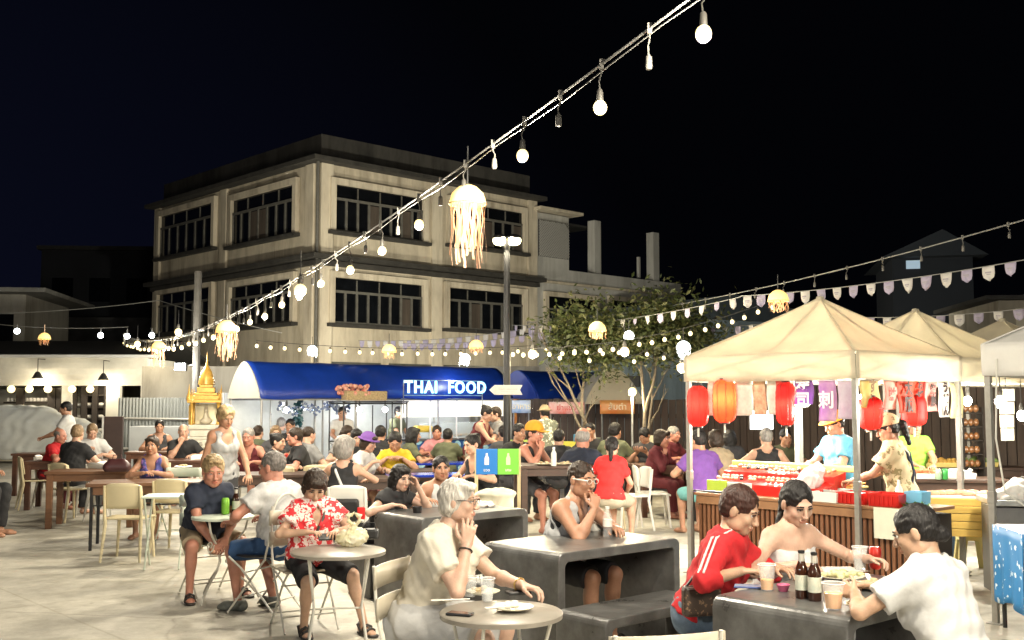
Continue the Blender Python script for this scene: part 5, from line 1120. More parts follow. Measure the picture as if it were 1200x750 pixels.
# lanterns
M_TASS = mat('tassel_cloth', (.62, .48, .30), .8, n=(7, .5), c2=(.60, .30, .22), tl=.5); M_DOME = mat('lantern_dome', (.9, .7, .35), .6, emit=((1, .62, .18), .55)); M_DOMEC = mat('lantern_dome_white', (.9, .92, .95), .6, emit=((.88, .96, 1), 2))
def lantern(label, p, r, length, W, hang, cool=False, seed=0, dense=26):
    r_ = random.Random(seed); t = thing('lantern', label, 'lantern', p, 0, 'fabric dome lanterns' if not cool else 'cool white dome lanterns')
    MB().lathe([(.03 * r / .13, r * .98), (r * .5, r * .86), (r * .85, r * .52), (r, .0), (r * 1.0, -.1 * r), (r * .96, -.1 * r), (r * .96, 0), (r * .8, r * .5), (r * .45, r * .82)], 20).build('dome', M_DOMEC if cool else M_DOME, t, smooth=True)
    MB().tube([(r * math.cos(a), r * math.sin(a), -.05 * r) for a in [j * math.pi / 10 for j in range(20)]], r * .035, 5, closed=True).build('hoop', M_TASS, t)
    if hang: MB().tube([(0, 0, r * .95), (0, 0, r + hang)], .006, 5).build('cord', M_CB, t)
    fr = MB()
    for i in range(dense):
        a = i / dense * 2 * math.pi + r_.uniform(-.05, .05); rr = r * r_.uniform(.55, 1.02); l = length * r_.uniform(.62, 1.08); w_ = r * r_.uniform(.08, .15); tx_ = Vector((-math.sin(a), math.cos(a), 0)); ph = r_.uniform(0, 6)
        fr.grid(lambda u, v: Vector((rr * math.cos(a), rr * math.sin(a), -.1 * r - l * v)) + tx_ * ((u - .5) * w_ + .06 * r * math.sin(v * 8 + ph)) + Vector((math.cos(a), math.sin(a), 0)) * .06 * r * math.sin(v * 6 + ph), 1, 10)
    fr.build('fringe', M_TASS if not cool else M_DOMEC, t, smooth=True)
    if W: lamp('lantern_light', (0, 0, -.35 * r - .05), W * (.05 if not cool else .12), (1, .8, .5) if not cool else (.92, .97, 1), r * .4, t)
    return t
q = at(548, 238, 7.6); lantern('big glowing jellyfish lantern with long ribbon tassels hanging from the long cable', q, .135, .43, 26, .28, seed=1, dense=34)
q = at(265.5, 388, 13.2); lantern('glowing tasselled lantern hanging left of the cream corner building, the middle-sized one', q, .135, .36, 16, .2, seed=2)
q = at(186, 408, 20.5); lantern('small tasselled lantern hanging near the thin white pole', q, .14, .36, 16, .2, seed=3, dense=18)
q = at(700, 387, 16.5); lantern('warm lantern without long tassels hanging in the first tree crown', q, .14, .12, 30, .2, seed=4, dense=22)
q = at(912, 352, 14); lantern('warm lantern hanging above the peak of the big tent', q, .14, .14, 14, .2, seed=5, dense=22)
q = at(558, 407, 21); lantern('warm lantern above the awning beside the street lamp', q, .15, .10, 14, .2, seed=6, dense=18)
q = at(456, 412, 20); lantern('warm lantern above the middle of the blue awning', q, .14, .12, 14, .2, seed=7, dense=18)
q = at(52, 397, 26); t = lantern('pale lantern with a faint added glow above the dark shop roof', q, .15, .14, 0, .2, seed=9, dense=18)
kids(t)[0].data = kids(t)[0].data.copy(); kids(t)[0].data.materials[0] = mat('lantern_cloth_faint_glow', (.6, .45, .32), .8, emit=((1, .6, .35), .25))  # faint glow put into the material; no lamp inside this lantern
q = at(366, 411, 24); lantern('cool white lantern at the wall end of the fairy bulbs', q, .12, .12, 420, .2, True, 10, 14)
q = at(545, 421, 22.5); lantern('cool white lantern just above the letters of the neon sign', q, .12, .12, 70, .2, True, 11, 14)
q = at(801, 408, 16); lantern('cool white lantern at the near corner of the big tent, in front of the tree', q, .11, .12, 70, .2, True, 12, 14)
q = at(737, 394, 17.5); lantern('cool white lantern high in the second tree crown', q, .09, .05, 30, .2, True, 13, 10)
for px, py, Y, lab in ((624, 415, 18, 'big warm bulb hanging beside the street lamp'), (732, 412, 17, 'big warm bulb hanging between the two tree crowns'), (352, 340, 12, 'brightest warm bulb on the long cable in front of the cream building'), (161, 403, 26, 'big warm bulb near the thin white pole'), (209, 389, 22, 'big warm bulb beside the small tasselled lantern'), (799, 431, 16, 'warm bulb hanging at the tent corner beneath the cool lantern'), (741, 459, 19, 'warm globe lamp on a thin post between the trees')):
    o = thing('lamp', lab, 'lamp', at(px, py, Y)); MB().ball((0, 0, 0), .075 if px != 352 else .07, 12, 9).build('bulb', M_WARMB, o, smooth=True); MB().lathe([(.03, .07), (.035, .12), (.02, .16)], 8).build('socket', M_SOCK, o)
    lamp('lamp_light', (0, 0, -.16), 34, (1, .82, .5), .07, o)
    if px == 741: MB().tube([(0, 0, .1), (0, .05, .1), (0, .05, -o.location.z)], .02, 6).build('post', M_POLE, o)
    else: MB().tube([(0, 0, .15), (0, 0, .45)], .006, 5).build('cord', M_CB, o)

for x, y, rz_, lab, W_ in ((-6.5, 28.6, 8, 'added hidden floodlight behind the market wall, brightening the corner of the cream building', 1150), (3.2, 28.4, -12, 'added hidden floodlight behind the market wall, brightening the lattice vent of the annexe', 1500)):  # hidden lamps added to brighten the facades, out of the camera's view
    fl_ = thing('floodlight', lab, 'lamp', (x, y, 2.2), R(rz_)); MB().box((0, 0, 0), (.4, .16, .3)).build('body', M_BLK, fl_, bevel=.015); MB().box((0, .085, 0), (.36, .02, .26)).build('lens', M_COOLB, fl_); MB().tube([(0, -.05, -.1), (0, -.12, -.6), (0, -.12, -2.2)], .03, 8).build('post', M_POLE, fl_)
    l = lamp('flood', (0, .2, .05), W_, (1, .92, .72), .15, fl_, spot=165); l.rotation_euler = (R(90 + 14), 0, 0)
# ------------------------------------------------------------------ furniture
M_CONC = mat('dark_moulded_stone', (.135, .135, .132), .30, n=(4, .6), bump=(18, .22), c2=(.05, .048, .046)); M_TOPW = mat('dining_wood', (.12, .048, .025), .55, n=(5, .5), stretch=(.25, 2, 2)); M_TOPO = mat('honey_wood', (.17, .075, .030), .58, n=(5, .45), stretch=(.25, 2, 2)); M_TOPD = mat('dark_wood', (.06, .03, .018), .5, n=(5, .5), stretch=(.25, 2, 2))
M_PLC = mat('cream_plastic', (.60, .52, .33), .4, n=(4, .08)); M_PLW = mat('white_plastic', (.70, .69, .64), .35, n=(4, .06)); M_PLG = mat('pale_mint_plastic', (.60, .63, .55), .4, n=(4, .06)); M_ROD = mat('white_painted_rod', (.62, .60, .53), .4, n=(14, .15)); M_BEI = mat('beige_enamel', (.42, .375, .29), .4, n=(5, .15)); M_TTOP = mat('taupe_enamel', (.27, .245, .205), .35, n=(6, .2)); M_MINT = mat('mint_enamel', (.56, .62, .52), .4, n=(5, .1))
def waterfall(name, label, cat, corner, L_, W_, H_, th=.06, rz=A45, group=None):
    r = .055; pr = []
    def arc(cx, cz, rr, a0, a1, n=6): return [(cx + rr * math.cos(R(a0 + (a1 - a0) * i / n)), cz + rr * math.sin(R(a0 + (a1 - a0) * i / n))) for i in range(n + 1)]
    ri = .035
    pr = [(0, 0)] + arc(r, H_ - r, r, 180, 90) + arc(L_ - r, H_ - r, r, 90, 0) + [(L_, 0), (L_ - th, 0)] + arc(L_ - th - ri, H_ - th - ri, ri, 0, 90) + arc(th + ri, H_ - th - ri, ri, 90, 180) + [(th, 0)]
    t = MB().prism(pr, 0, W_).build(name, M_CONC, None, bevel=.008, smooth=False, loc=corner, rz=rz)
    return tag(t, label, cat, group)
TB = Vector((.284, 6.6, 0)); TA = Vector((-.72, 8.6, 0)); TD = Vector((1.44, 4.67, 0))
waterfall('stone_table', 'dark moulded stone table in the middle, in front of the man in the grey vest', 'table', TB, 1.16, .72, .75)
waterfall('stone_table', 'dark moulded stone table further back, where the woman in the white halter sits', 'table', TA, 1.16, .66, .75)
waterfall('stone_table', 'dark moulded stone table with beer bottles where three women eat', 'table', TD, 1.2, .72, .75)
waterfall('stone_bench', 'low dark stone bench in front of the middle stone table', 'bench', Vector((.527, 6.12, 0)), 1.05, .40, .45)
waterfall('stone_bench', 'low dark stone bench under the woman in the red tracksuit top', 'bench', TD + SD * .80 + LD * .12, 1.2, .36, .45)
waterfall('stone_bench', 'low dark stone bench under the woman in the white T-shirt', 'bench', TD - SD * .44 + LD * .10, 1.1, .34, .45)
waterfall('stone_bench', 'low dark stone bench under the man in the grey vest', 'bench', TB + SD * .84 + LD * .12, 1.05, .34, .45)
waterfall('stone_bench', 'low dark stone bench behind the second stone table, under the two young women', 'bench', TA + SD * .78 + LD * .05, 1.1, .34, .45)
def arcpts(c, r, a0, a1, n, fn): return [fn(c[0] + r * math.cos(R(a0 + (a1 - a0) * i / n)), c[1] + r * math.sin(R(a0 + (a1 - a0) * i / n))) for i in range(n + 1)]
def bistro_table(label, c, r, h, style, rz=0, top=M_TTOP, rod=M_ROD):
    t = thing('bistro_table', label, 'table', c, rz)
    MB().lathe([(.001, h - .018), (r - .012, h - .018), (r, h - .026), (r + .002, h - .006), (r - .006, h), (.001, h)], 48).build('table_top', top, t, smooth=True)
    if style == 'scroll':
        for k in range(3):
            a = k * 2.094 + .5; d = Vector((math.cos(a), math.sin(a), 0)); g = lambda x, z: d * x + Vector((0, 0, z))
            pts = [g(r * .8, h - .03), g(r * .72, h - .12), g(r * .50, h - .20), g(r * .22, h - .27), g(.035, h - .40), g(.03, .34), g(.08, .25), g(.20, .15), g(.29, .05), g(.31, .01)]
            MB().tube(pts, .0095, 8).build('leg', rod, t, smooth=True)
            sp = [g(r * .50 + .055 - .058 * (1 - i / 22) * math.cos(i * .48), h - .235 - .058 * (1 - i / 22) * math.sin(i * .48)) for i in range(18)]
            MB().tube(sp, .006, 6).build('scroll', rod, t, smooth=True)
    else:
        for sx in (-1, 1):
            for sy in (-1, 1):
                MB().tube([(sx * r * .62, sy * r * .55, h - .03), (sx * r * .58, sy * r * .40, h - .16), (sx * r * .50, -sy * r * .10, h * .42), (sx * r * .62, -sy * r * .80, .012)], .0085, 8).build('leg', rod, t, smooth=True)
        for a_, y_, z_ in ((.5, 0, h * .42 - .01), (.62, r * .5, h - .03), (.62, -r * .5, h - .03)): MB().tube([(-r * a_, y_, z_), (r * a_, y_, z_)], .0075, 6).build('crossbar', rod, t, smooth=True)
    return t
def bistro_chair(label, c, rz, m=M_BEI, rod=M_ROD, style='slat', group=None):
    """faces local +Y"""
    t = thing('bistro_chair', label, 'chair', c, rz, group); w_ = .20
    for sx in (-1, 1):
        x = sx * w_
        MB().tube([(x, -.235, .86), (x, -.215, .62), (x, -.17, .44), (x, .17, .012)], .0085, 8).build('leg', rod, t, smooth=True)
        MB().tube([(x * .92, .18, .445), (x * .92, .06, .36), (x * .92, -.26, .012)], .0085, 8).build('leg', rod, t, smooth=True)
    for a_, y_, z_ in ((1, .10, .12), (.92, -.2, .10), (.95, .02, .33)): MB().tube([(-w_ * a_, y_, z_), (w_ * a_, y_, z_)], .006, 6).build('stretcher', rod, t)
    if style == 'slat':
        s_ = MB()
        for i in range(4): s_.box((0, -.15 + i * .105, .452), (.43, .088, .016))
        s_.build('seat', m, t, bevel=.004)
        for z, y in ((.80, -.228), (.645, -.212)):
            MB().grid(lambda u, v: ((u - .5) * .44, y - .03 * (1 - (2 * u - 1) ** 2) + .008, z - .055 + .11 * v), 10, 2).build('back_slat', m, t, smooth=True, solid=.012)
    else:
        MB().lathe([(.001, .445), (.19, .445), (.205, .452), (.19, .462), (.001, .46)], 28).build('seat', m, t, smooth=True)
        e = MB(); e.tube(arcpts((0, .74), .2, 0, 180, 14, lambda a, b: (a, -.23, b)), .0085, 8)
        for sx in (-1, 1):
            e.tube([(sx * .02, -.2, .46), (sx * .09, -.215, .60), (sx * .125, -.225, .74), (sx * .06, -.23, .82), (0, -.23, .74)], .0065, 6)
        e.build('back_scroll', rod, t, smooth=True)
    return t
def plastic_chair_proto(m, loc, rz, label, group=None):
    t = thing('plastic_chair', label, 'chair', loc, rz, group)
    MB().grid(lambda u, v: ((u - .5) * (.43 - .05 * (1 - v)), -.2 + .41 * v, .455 - .018 * math.sin(math.pi * v) * math.sin(math.pi * u) - .03 * max(0, v - .85) / .15 * .6), 8, 8).build('seat', m, t, smooth=True, solid=.022)
    MB().grid(lambda u, v: ((u - .5) * (.41 - .05 * max(0, v - .6)), -.215 - .045 * v + .035 * (2 * u - 1) ** 2 + .0, .56 + .265 * v - .03 * (v > .9) * (2 * u - 1) ** 4), 10, 8).build('backrest', m, t, smooth=True, solid=.016)
    for sx in (-1, 1):
        MB().tube([(sx * .17, .17, .445), (sx * .20, .205, .01)], [.021, .014], 8).build('leg', m, t, smooth=True)
        MB().tube([(sx * .185, -.245, .80), (sx * .19, -.205, .5), (sx * .185, -.19, .40), (sx * .205, -.255, .01)], [.013, .017, .020, .013], 8).build('leg', m, t, smooth=True)
    return t
PROTO = {}
def pchair(m, px, py, face, label, z=.46, Y=None, group='moulded plastic chairs around the wooden tables'):
    """px,py: seat centre; face: azimuth, 0 = towards the camera"""
    p = onz(px, py, z) if Y is None else at(px, py, Y); p.z = 0; rz = math.pi + R(face)
    if m.name in PROTO:
        return dup(PROTO[m.name], p, rz, label, group)
    PROTO[m.name] = plastic_chair_proto(m, p, rz, label, group); return PROTO[m.name]
WT = {}
def wood_table(label, px, py, Y, L_, W_, rz, m, legm=None, h=.75, group=None, style='wood'):
    p = at(px, py, Y); t = thing('wooden_table', label, 'table', (p.x, p.y, 0), rz, group)
    tp_ = MB(); n = 4
    for i in range(n): tp_.box((0, -W_ / 2 + W_ * (i + .5) / n, h - .02), (L_, W_ / n - .004, .038))
    tp_.build('table_top', m, t, bevel=.004)
    ap = MB(); ap.box((0, -W_ / 2 + .05, h - .085), (L_ - .12, .025, .09)); ap.box((0, W_ / 2 - .05, h - .085), (L_ - .12, .025, .09)); ap.box((-L_ / 2 + .06, 0, h - .085), (.025, W_ - .1, .088)); ap.box((L_ / 2 - .06, 0, h - .085), (.025, W_ - .1, .088)); ap.build('apron', m, t)
    lw = .075 if style == 'wood' else .035
    for sx in (-1, 1):
        for sy in (-1, 1): MB().box((sx * (L_ / 2 - .065), sy * (W_ / 2 - .055), (h - .04) / 2), (lw, lw, h - .042)).build('leg', legm or m, t, bevel=.004)
    if style != 'wood':
        e = MB()
        for z in (.50, .62): e.box((0, -W_ / 2 + .055, z), (L_ - .13, .015, .015))
        for i in range(7): e.box((-L_ / 2 + .12 + (L_ - .24) * i / 6, -W_ / 2 + .055, .56), (.012, .012, .12))
        e.build('lattice_rail', legm, t)
    return t
# tables: (label, px, py(unused by Y), Y, L, W, rz, mat, legs, h, style)
wt = wood_table
wt('honey wood table on black iron legs with a dark maroon handbag on it', 172, 555, 12.6, 1.25, .72, R(14), M_TOPO, M_BLK, .75, None, 'iron')
wt('red-brown wooden table with thick leg where the blond man in black sits', 112, 545, 14.6, 1.15, .70, R(10), M_TOPO)
wt('dark red wooden table beside the man in the red shirt', 78, 535, 17.0, 1.1, .7, R(8), M_TOPW)
wt('small wooden table at the far end of the row by the covered car', 50, 530, 19.4, .9, .6, R(5), M_TOPW)
wt('wooden table where the man in black holds his hand to his face', 216, 530, 17.2, 1.3, .65, R(6), M_TOPW)
wt('wooden table with plates behind the standing woman, near the golden shrine', 190, 525, 20.0, 1.2, .65, R(6), M_TOPW)
wt('long dark wooden table in the centre left with a red can on it', 345, 545, 14.0, 1.8, .72, R(10), M_TOPD)
wt('wooden table beyond the couple, below the blue awning', 300, 530, 17.2, 1.3, .7, R(6), M_TOPW)
wt('wooden table where the woman in the purple cap sits', 425, 548, 13.2, 1.3, .72, R(14), M_TOPD)
wt('dark wooden table where the man in the yellow shirt leans', 470, 545, 14.6, 1.2, .72, R(10), M_TOPD)
wt('dark wooden table in front of the plate-print food cart', 518, 530, 18.6, 1.6, .7, R(8), M_TOPD)
wt('tall dark wooden table where the man in the orange cap eats', 648, 548, 13.4, .95, .72, R(8), M_TOPD, None, .90)
wt('wooden table with a yellow sauce bottle, in front of the small trees', 785, 541, 16.0, 1.15, .72, R(12), M_TOPW)
wt('wooden table behind the man in the navy and white shirt', 700, 530, 18.4, 1.6, .7, R(6), M_TOPD)
wt('long wooden table beyond the tent pole where the man in black sits', 868, 530, 16.4, 1.7, .7, R(10), M_TOPW)
# low tables with blue neon light painted into the top colour
def blue_light_table(label, px, py, Y, L_, W_):
    p = at(px, py, Y); t = thing('drinks_table', label, 'table', (p.x, p.y, 0), R(8)); MB().box((0, 0, .735), (L_, W_, .03)).build('table_top', mat('blue_light_gloss', (.02, .05, .45), .15, n=(4, .4)), t, bevel=.006)
    for sx in (-1, 1):
        for sy in (-1, 1): MB().box((sx * (L_ / 2 - .05), sy * (W_ / 2 - .05), .36), (.04, .04, .72)).build('leg', M_BLK, t)
blue_light_table('drinks table with blue light painted on top, behind the woman in the white halter', 500, 545, 13.8, 1.05, .5); blue_light_table('drinks table with neon blue light painted on top, further back by the food cart', 530, 540, 16.4, 1.3, .5)
# plastic chairs
W_, C_, G_ = M_PLW, M_PLC, M_PLG
pchair(C_, 152, 605, 180, 'cream plastic chair standing in the open against the honey wood table'); pchair(C_, 209, 598, 172, 'cream plastic chair at the honey wood table, behind the white folding chair')
pchair(W_, 100, 570, -90, 'white plastic chair at the end of the red-brown wooden table'); pchair(W_, 62, 560, 100, 'white plastic chair under the man in the red shirt'); pchair(C_, 84, 572, 150, 'cream plastic chair under the blond man in black'); pchair(C_, 178, 572, 5, 'cream plastic chair under the woman in the blue vest')
pchair(W_, 290, 562, 175, 'white plastic chair beside the broad man in white, against the long dark table'); pchair(C_, 331, 577, 180, 'cream plastic chair at the long dark table, behind the man in the white T-shirt'); pchair(C_, 375, 575, 184, 'cream plastic chair at the long dark table, beside the grey-haired woman in black')
pchair(W_, 411, 608, 178, 'white plastic chair with a black and red bag, behind the woman in the floral blouse'); pchair(C_, 403, 580, 180, 'cream plastic chair under the grey-haired woman in black'); 
pchair(W_, 738, 580, -75, 'white plastic chair alone in the open beside the wooden table with the sauce bottle'); pchair(C_, 708, 580, 150, 'cream plastic chair under the woman in the red shirt'); pchair(W_, 765, 577, 90, 'white plastic stool-like chair under the woman in maroon'); pchair(C_, 838, 578, 175, 'cream plastic chair at the long table beyond the tent, with the purple-shirted man'); pchair(C_, 902, 562, 178, 'cream plastic chair under the man in the black sleeveless top')
pchair(W_, 128, 572, 150, 'white plastic chair tucked behind the honey wood table, near the bag'); pchair(C_, 42, 562, 120, 'cream plastic chair beyond the man in the red shirt'); pchair(W_, 246, 560, 60, 'white plastic chair behind the navy-shirted man, beside the standing woman')
# white folding chair + small table on the left
tb = thing('folding_table', 'small square mint-white folding table beside the honey wood table', 'table', onz(195, 580, .73), R(8)); tb.location.z = 0
MB().box((0, 0, .72), (.42, .38, .022)).build('table_top', M_MINT, tb, bevel=.006)
for sx in (-1, 1):
    MB().tube([(sx * .18, -.17, .71), (sx * .18, .18, .01)], .010, 6).build('leg', M_MINT, tb); MB().tube([(sx * .165, .17, .71), (sx * .165, -.18, .01)], .010, 6).build('leg', M_MINT, tb)
bistro_chair('mint-white folding chair standing behind the small square table', onz(197, 592, .45).xy.to_3d() + Vector((0, .35, 0)), math.pi, M_MINT, M_MINT)
bistro_chair('mint-white folding chair under the man in the navy T-shirt', Vector((-2.62, 9.45, 0)), math.pi + R(38), M_MINT, M_ROD)
bistro_chair('white scroll-backed chair under the man in the white T-shirt', Vector((-2.02, 8.72, 0)), math.pi + R(-112), M_BLK, M_ROD, 'scroll')
bistro_chair('folding chair under the woman in the floral blouse', Vector((-1.53, 8.03, 0)), math.pi + R(28), M_BEI, M_ROD)
bistro_chair('folding chair under the white-haired woman in beige', Vector((-.40, 5.50, 0)), math.pi + R(70), M_BEI, M_ROD)
bistro_chair('beige folding chair in front of the low stone bench, cut off by the picture edge', onz(750, 735, .80).xy.to_3d() + Vector((0, -.16, 0)), R(14), M_BEI, M_ROD)
T1 = Vector((-.05, 5.03, 0)); T2 = Vector((-1.19, 7.42, 0)); T3 = Vector((-2.46, 9.18, 0))
bistro_table('round taupe bistro table with two plates in front of the white-haired woman', T1, .285, .71, 'fold', R(30)); bistro_table('round taupe bistro table holding a carrier bag, by the floral blouse', T2, .322, .66, 'fold', R(10)); bistro_table('round mint bistro table on scroll legs between the two men', T3, .26, .71, 'scroll', R(-15), M_MINT)
# ------------------------------------------------------------------ people
def cl(n, c, d=.2, s=14): return mat('cloth_' + n, c, .85, n=(s, d), bump=(24, .42))
BLK = cl('black', (.014, .014, .016)); NAVY = cl('navy', (.016, .022, .042)); WHT = cl('white', (.52, .52, .515), .12); CRM = cl('cream', (.42, .37, .285), .14); RED = cl('red', (.50, .012, .018), .25); GRY = cl('grey', (.20, .20, .20)); LGR = cl('light_grey', (.38, .385, .39), .2); YEL = cl('yellow', (.62, .42, .02)); PUR = cl('purple', (.15, .06, .28)); MAR = cl('maroon', (.12, .015, .022)); BLU = cl('denim', (.02, .06, .15)); KHA = cl('khaki', (.33, .26, .17)); SKY = cl('sky_blue', (.07, .29, .46), .15); TEAL = cl('teal', (.15, .42, .42)); PNK = cl('pink', (.52, .22, .24)); OLV = cl('olive', (.10, .11, .06)); CHA = cl('charcoal', (.05, .05, .055)); JEAN = cl('jeans', (.14, .20, .28), .35, 22); BRN = cl('brown', (.10, .06, .035)); ORG = cl('orange', (.70, .30, .02)); BRED = cl('bright_red', (.66, .02, .02))
FLOR = pattern_mat('floral_print', (.56, .022, .03), (.72, .60, .56), 17, .50, .8, 'flower', (.62, .22, .14)); CAMO = pattern_mat('camo_print', (.50, .42, .26), (.22, .19, .09), 13, .33, .85, 'flower'); HAW = pattern_mat('leaf_print', (.12, .13, .10), (.55, .52, .42), 15, .4, .85); TIED = pattern_mat('blue_violet_print', (.045, .05, .20), (.24, .12, .34), 16, .4, .8, 'spot')
SND = mat('dark_sandal', (.02, .016, .014), .5); SNK = mat('grey_trainer', (.16, .17, .15), .7, n=(20, .4)); LIME = mat('lime_sole', (.45, .65, .05), .5); GOLD = mat('gold', (.6, .42, .15), .3, .8); SPEC = mat('spectacle_frame', (.04, .03, .03), .3); WSPEC = mat('white_spectacle', (.7, .68, .62), .3)
v = V3
S0 = v(0, 0, 0)
# --- foreground
k1 = person('white-haired older woman in a beige shirt resting her cheek on her hand', 538, 617, 68, 5.58, lean=20, yaw=-6, pitch=4, lod=0, fem=True, hair=('wavy', 'white'), brow='sandy', skin='pale', seat=.45, sc=1.0,
    top=('shirtdress', cl('pale_beige', (.60, .555, .46), .12), {'hem': .0, 'loose': .03}), bottom=('skirt', WHT), shoes=('sandal', SND), hs=.92,
    arms=((v(.092, .315, .955), v(.5, .25, -.9), v(-.09, .10, 1), v(-.85, -.35, .1), .6), (v(.0, .58, .755), v(-.75, -.3, -.6), v(.15, .95, -.12), v(.1, -.1, -1), .55)),
    props=(('glasses', SPEC), ('band', SND, 1, .12), ('band', GOLD, -1, .10)))
k2 = person('man in a grey vest with black trim and white glasses, hand at his mouth', 682, 562, 48, 7.55, lean=20, yaw=6, pitch=8, lod=0, hair=('buzz', 'brown'), skin='tan', fat=.6,
    top=('tank', LGR, {'trim': BLK}), bottom=('shorts', BLK, .95), shoes=('sandal', SND), hs=1.06, arms=('mouth', (v(-.10, .40, .80), v(-.9, -.2, -.4), v(.4, .9, 0), v(0, 0, -1), .5)), props=(('glasses', WSPEC, .005),))
k3 = person('short-haired woman in a red tracksuit top with white sleeve stripes', 867, 598, 62, 5.80, lean=24, yaw=0, pitch=24, lod=0, fem=True, hair=('short', 'auburn'), skin='asian', hs=1.05,
    top=('long', RED, {'sleeve': 1.35, 'loose': .026, 'hem': .01}), bottom=('pants', JEAN), shoes=('sneaker', WHT), arms=((v(.17, .30, .80), v(.8, -.2, -.4), v(-.5, .8, 0), v(0, 0, -1), .5), (v(-.02, .44, .80), v(-.8, -.2, -.4), v(.5, .8, 0), v(0, 0, -1), .45)), props=(('stripe', WHT),))
k4 = person('young woman with tied black hair in a white strapless top looking down at her food', 934, 590, 26, 6.02, lean=20, yaw=8, pitch=26, roll=-4, lod=0, fem=True, hair=('tied', 'black'), skin='pale', hs=1.02,
    top=('strapless', WHT), bottom=('pants', WHT), arms=((v(.14, .36, .80), v(.8, -.2, -.4), v(-.6, .8, 0), v(0, 0, -1), .4), (v(-.27, .47, .82), v(-.8, -.3, -.4), v(-.3, .9, .0), v(.3, 0, -1), .7)))
k5 = person('woman seen from behind in a white T-shirt with black hair in a low clip', 1073, 637, 215, 4.74, lean=20, yaw=-26, pitch=22, lod=0, fem=True, hair=('lowbun', 'black'), skin='asian', hs=.97, sc=.93,
    top=('tee', WHT, {'hem': -.08, 'loose': .022}), bottom=('pants', BLK), arms=((v(.05, .46, .83), v(.8, -.2, -.4), v(-.2, .9, 0), v(-.4, 0, -.9), .6), (v(-.13, .44, .82), v(-.9, -.2, -.4), v(.15, .9, .15), v(.9, 0, -.3), .75)))
k6 = person('woman in a red and white floral blouse looking down at her phone', 369, 578, 30, 7.88, lean=12, yaw=14, pitch=34, roll=4, lod=0, fem=True, hair=('bob', 'brown'), skin='asian', hs=1.06, fat=.7,
    top=('vneck', FLOR, {'hem': -.02, 'loose': .034}), bottom=('capri', BLK, .98), shoes=('sandal', SND, 1), legs={1: (v(.10, .20, .085), v(.15, 1, .6), v(.1, 1, 0)), -1: (v(-.30, .34, .085), v(-.3, 1, .6), v(-.15, 1, 0))},
    arms=((v(.12, .30, .75), v(.8, -.3, -.3), v(-.7, .6, 0), v(0, 0, -1), .6), (v(-.08, .34, .75), v(-.9, -.2, -.3), v(.4, .8, 0), v(0, 0, -1), .6)), props=(('strap', SND, -1, 'front', .010),))
k7 = person('heavy blond man in a navy T-shirt and khaki shorts leaning forward', 250, 552, 36, 9.28, lean=26, yaw=10, pitch=16, lod=0, hair=('quiff', 'blond'), skin='red', fat=1.1, hs=1.14,
    top=('tee', NAVY, {'hem': -.05}), bottom=('shorts', KHA, .92), shoes=('sandal', SND), legs={1: (v(.22, .34, .085), v(.35, 1, .6), v(.25, 1, 0)), -1: (v(-.24, .30, .085), v(-.35, 1, .6), v(-.2, 1, 0))},
    arms=((v(.07, .44, .50), v(.8, -.3, 0), v(-.45, .6, -.6), v(-.3, -.2, -1), .7), (v(-.05, .44, .52), v(-.8, -.3, 0), v(.5, .6, -.6), v(.3, -.2, -1), .7)))
k8 = person('broad man in a white T-shirt seen from behind on a scroll-backed chair', 319, 548, -124, 8.80, lean=14, yaw=-14, pitch=8, lod=0, hair=('buzz', 'salt'), skin='red', fat=1.0, hs=1.12,
    top=('tee', WHT, {'hem': -.10, 'loose': .03}), bottom=('shorts', BLU, .98), shoes=('sneaker', SNK), legs={1: (v(.06, .20, .085), v(.2, 1, .6), v(.2, 1, 0)), -1: (v(-.22, .30, .085), v(-.4, 1, .6), v(-.35, 1, 0))},
    arms=((v(.14, .34, .72), v(.9, -.3, -.2), v(-.5, .8, 0), v(0, 0, -1), .5), (v(-.22, .38, .70), v(-.9, -.3, -.2), v(.1, .9, 0), v(0, 0, -1), .5)))
# --- middle distance
person('standing woman with short fair hair in a pale grey vest, looking down', 265, 489, 40, 12.0, pose='stand', lean=6, pitch=22, lod=0, fem=True, hair=('fluffy', 'blond'), skin='tan', top=('tank', LGR), bottom=('shorts', CHA), arms=('hang', (v(-.18, .30, .86), v(-.7, -.6, 0), v(.3, .8, -.4), v(0, 0, -1), .5)))
person('young woman with long dark hair holding her head in her hand', 470, 563, 52, 9.35, lean=30, yaw=10, pitch=12, lod=0, fem=True, hair=('longside', 'black'), skin='pale', top=('tee', BLK, {'sleeve': .4}), bottom=('pants', CHA), arms=((v(.20, .36, .80), v(.8, -.2, -.4), v(-.7, .6, 0), v(0, 0, -1), .4), 'head'))
person('young woman with slicked-back dark hair in a white halter top', 517, 549, 14, 9.85, lean=20, yaw=0, pitch=2, lod=0, fem=True, hair=('bun', 'black'), skin='tan', top=('halter', WHT), bottom=('shorts', WHT), arms=('table', 'wide'))
person('grey-haired woman in black seen from behind with a white strap across her back', 404, 527, 178, 11.8, lean=6, yaw=10, lod=1, fem=True, hair=('fluffy', 'grey'), skin='fair', top=('tank', BLK), bottom=('pants', BLK), hs=1.2, arms=('wide', 'wide'), props=(('strap', WHT, -1, 'back', .016),))
person('dark-haired woman in a blue and violet vest sitting with folded hands, facing the camera', 178, 522, 4, 13.4, lean=16, lod=1, fem=True, hair=('wavy', 'brown'), skin='tan', top=('tank', TIED), bottom=('shorts', CHA), arms=((v(.05, .36, .80), v(.9, -.1, -.4), v(-.9, .3, 0), v(0, 0, -1), .4), (v(-.05, .34, .81), v(-.9, -.1, -.4), v(.9, .3, 0), v(0, 0, -1), .4)))
person('bald man in black, hand to his face, in front of the golden shrine', 215, 506, 20, 17.6, lean=20, lod=1, hair=('bald', 'salt'), skin='fair', top=('tee', BLK), bottom=('shorts', CHA), arms=('mouth', 'table'))
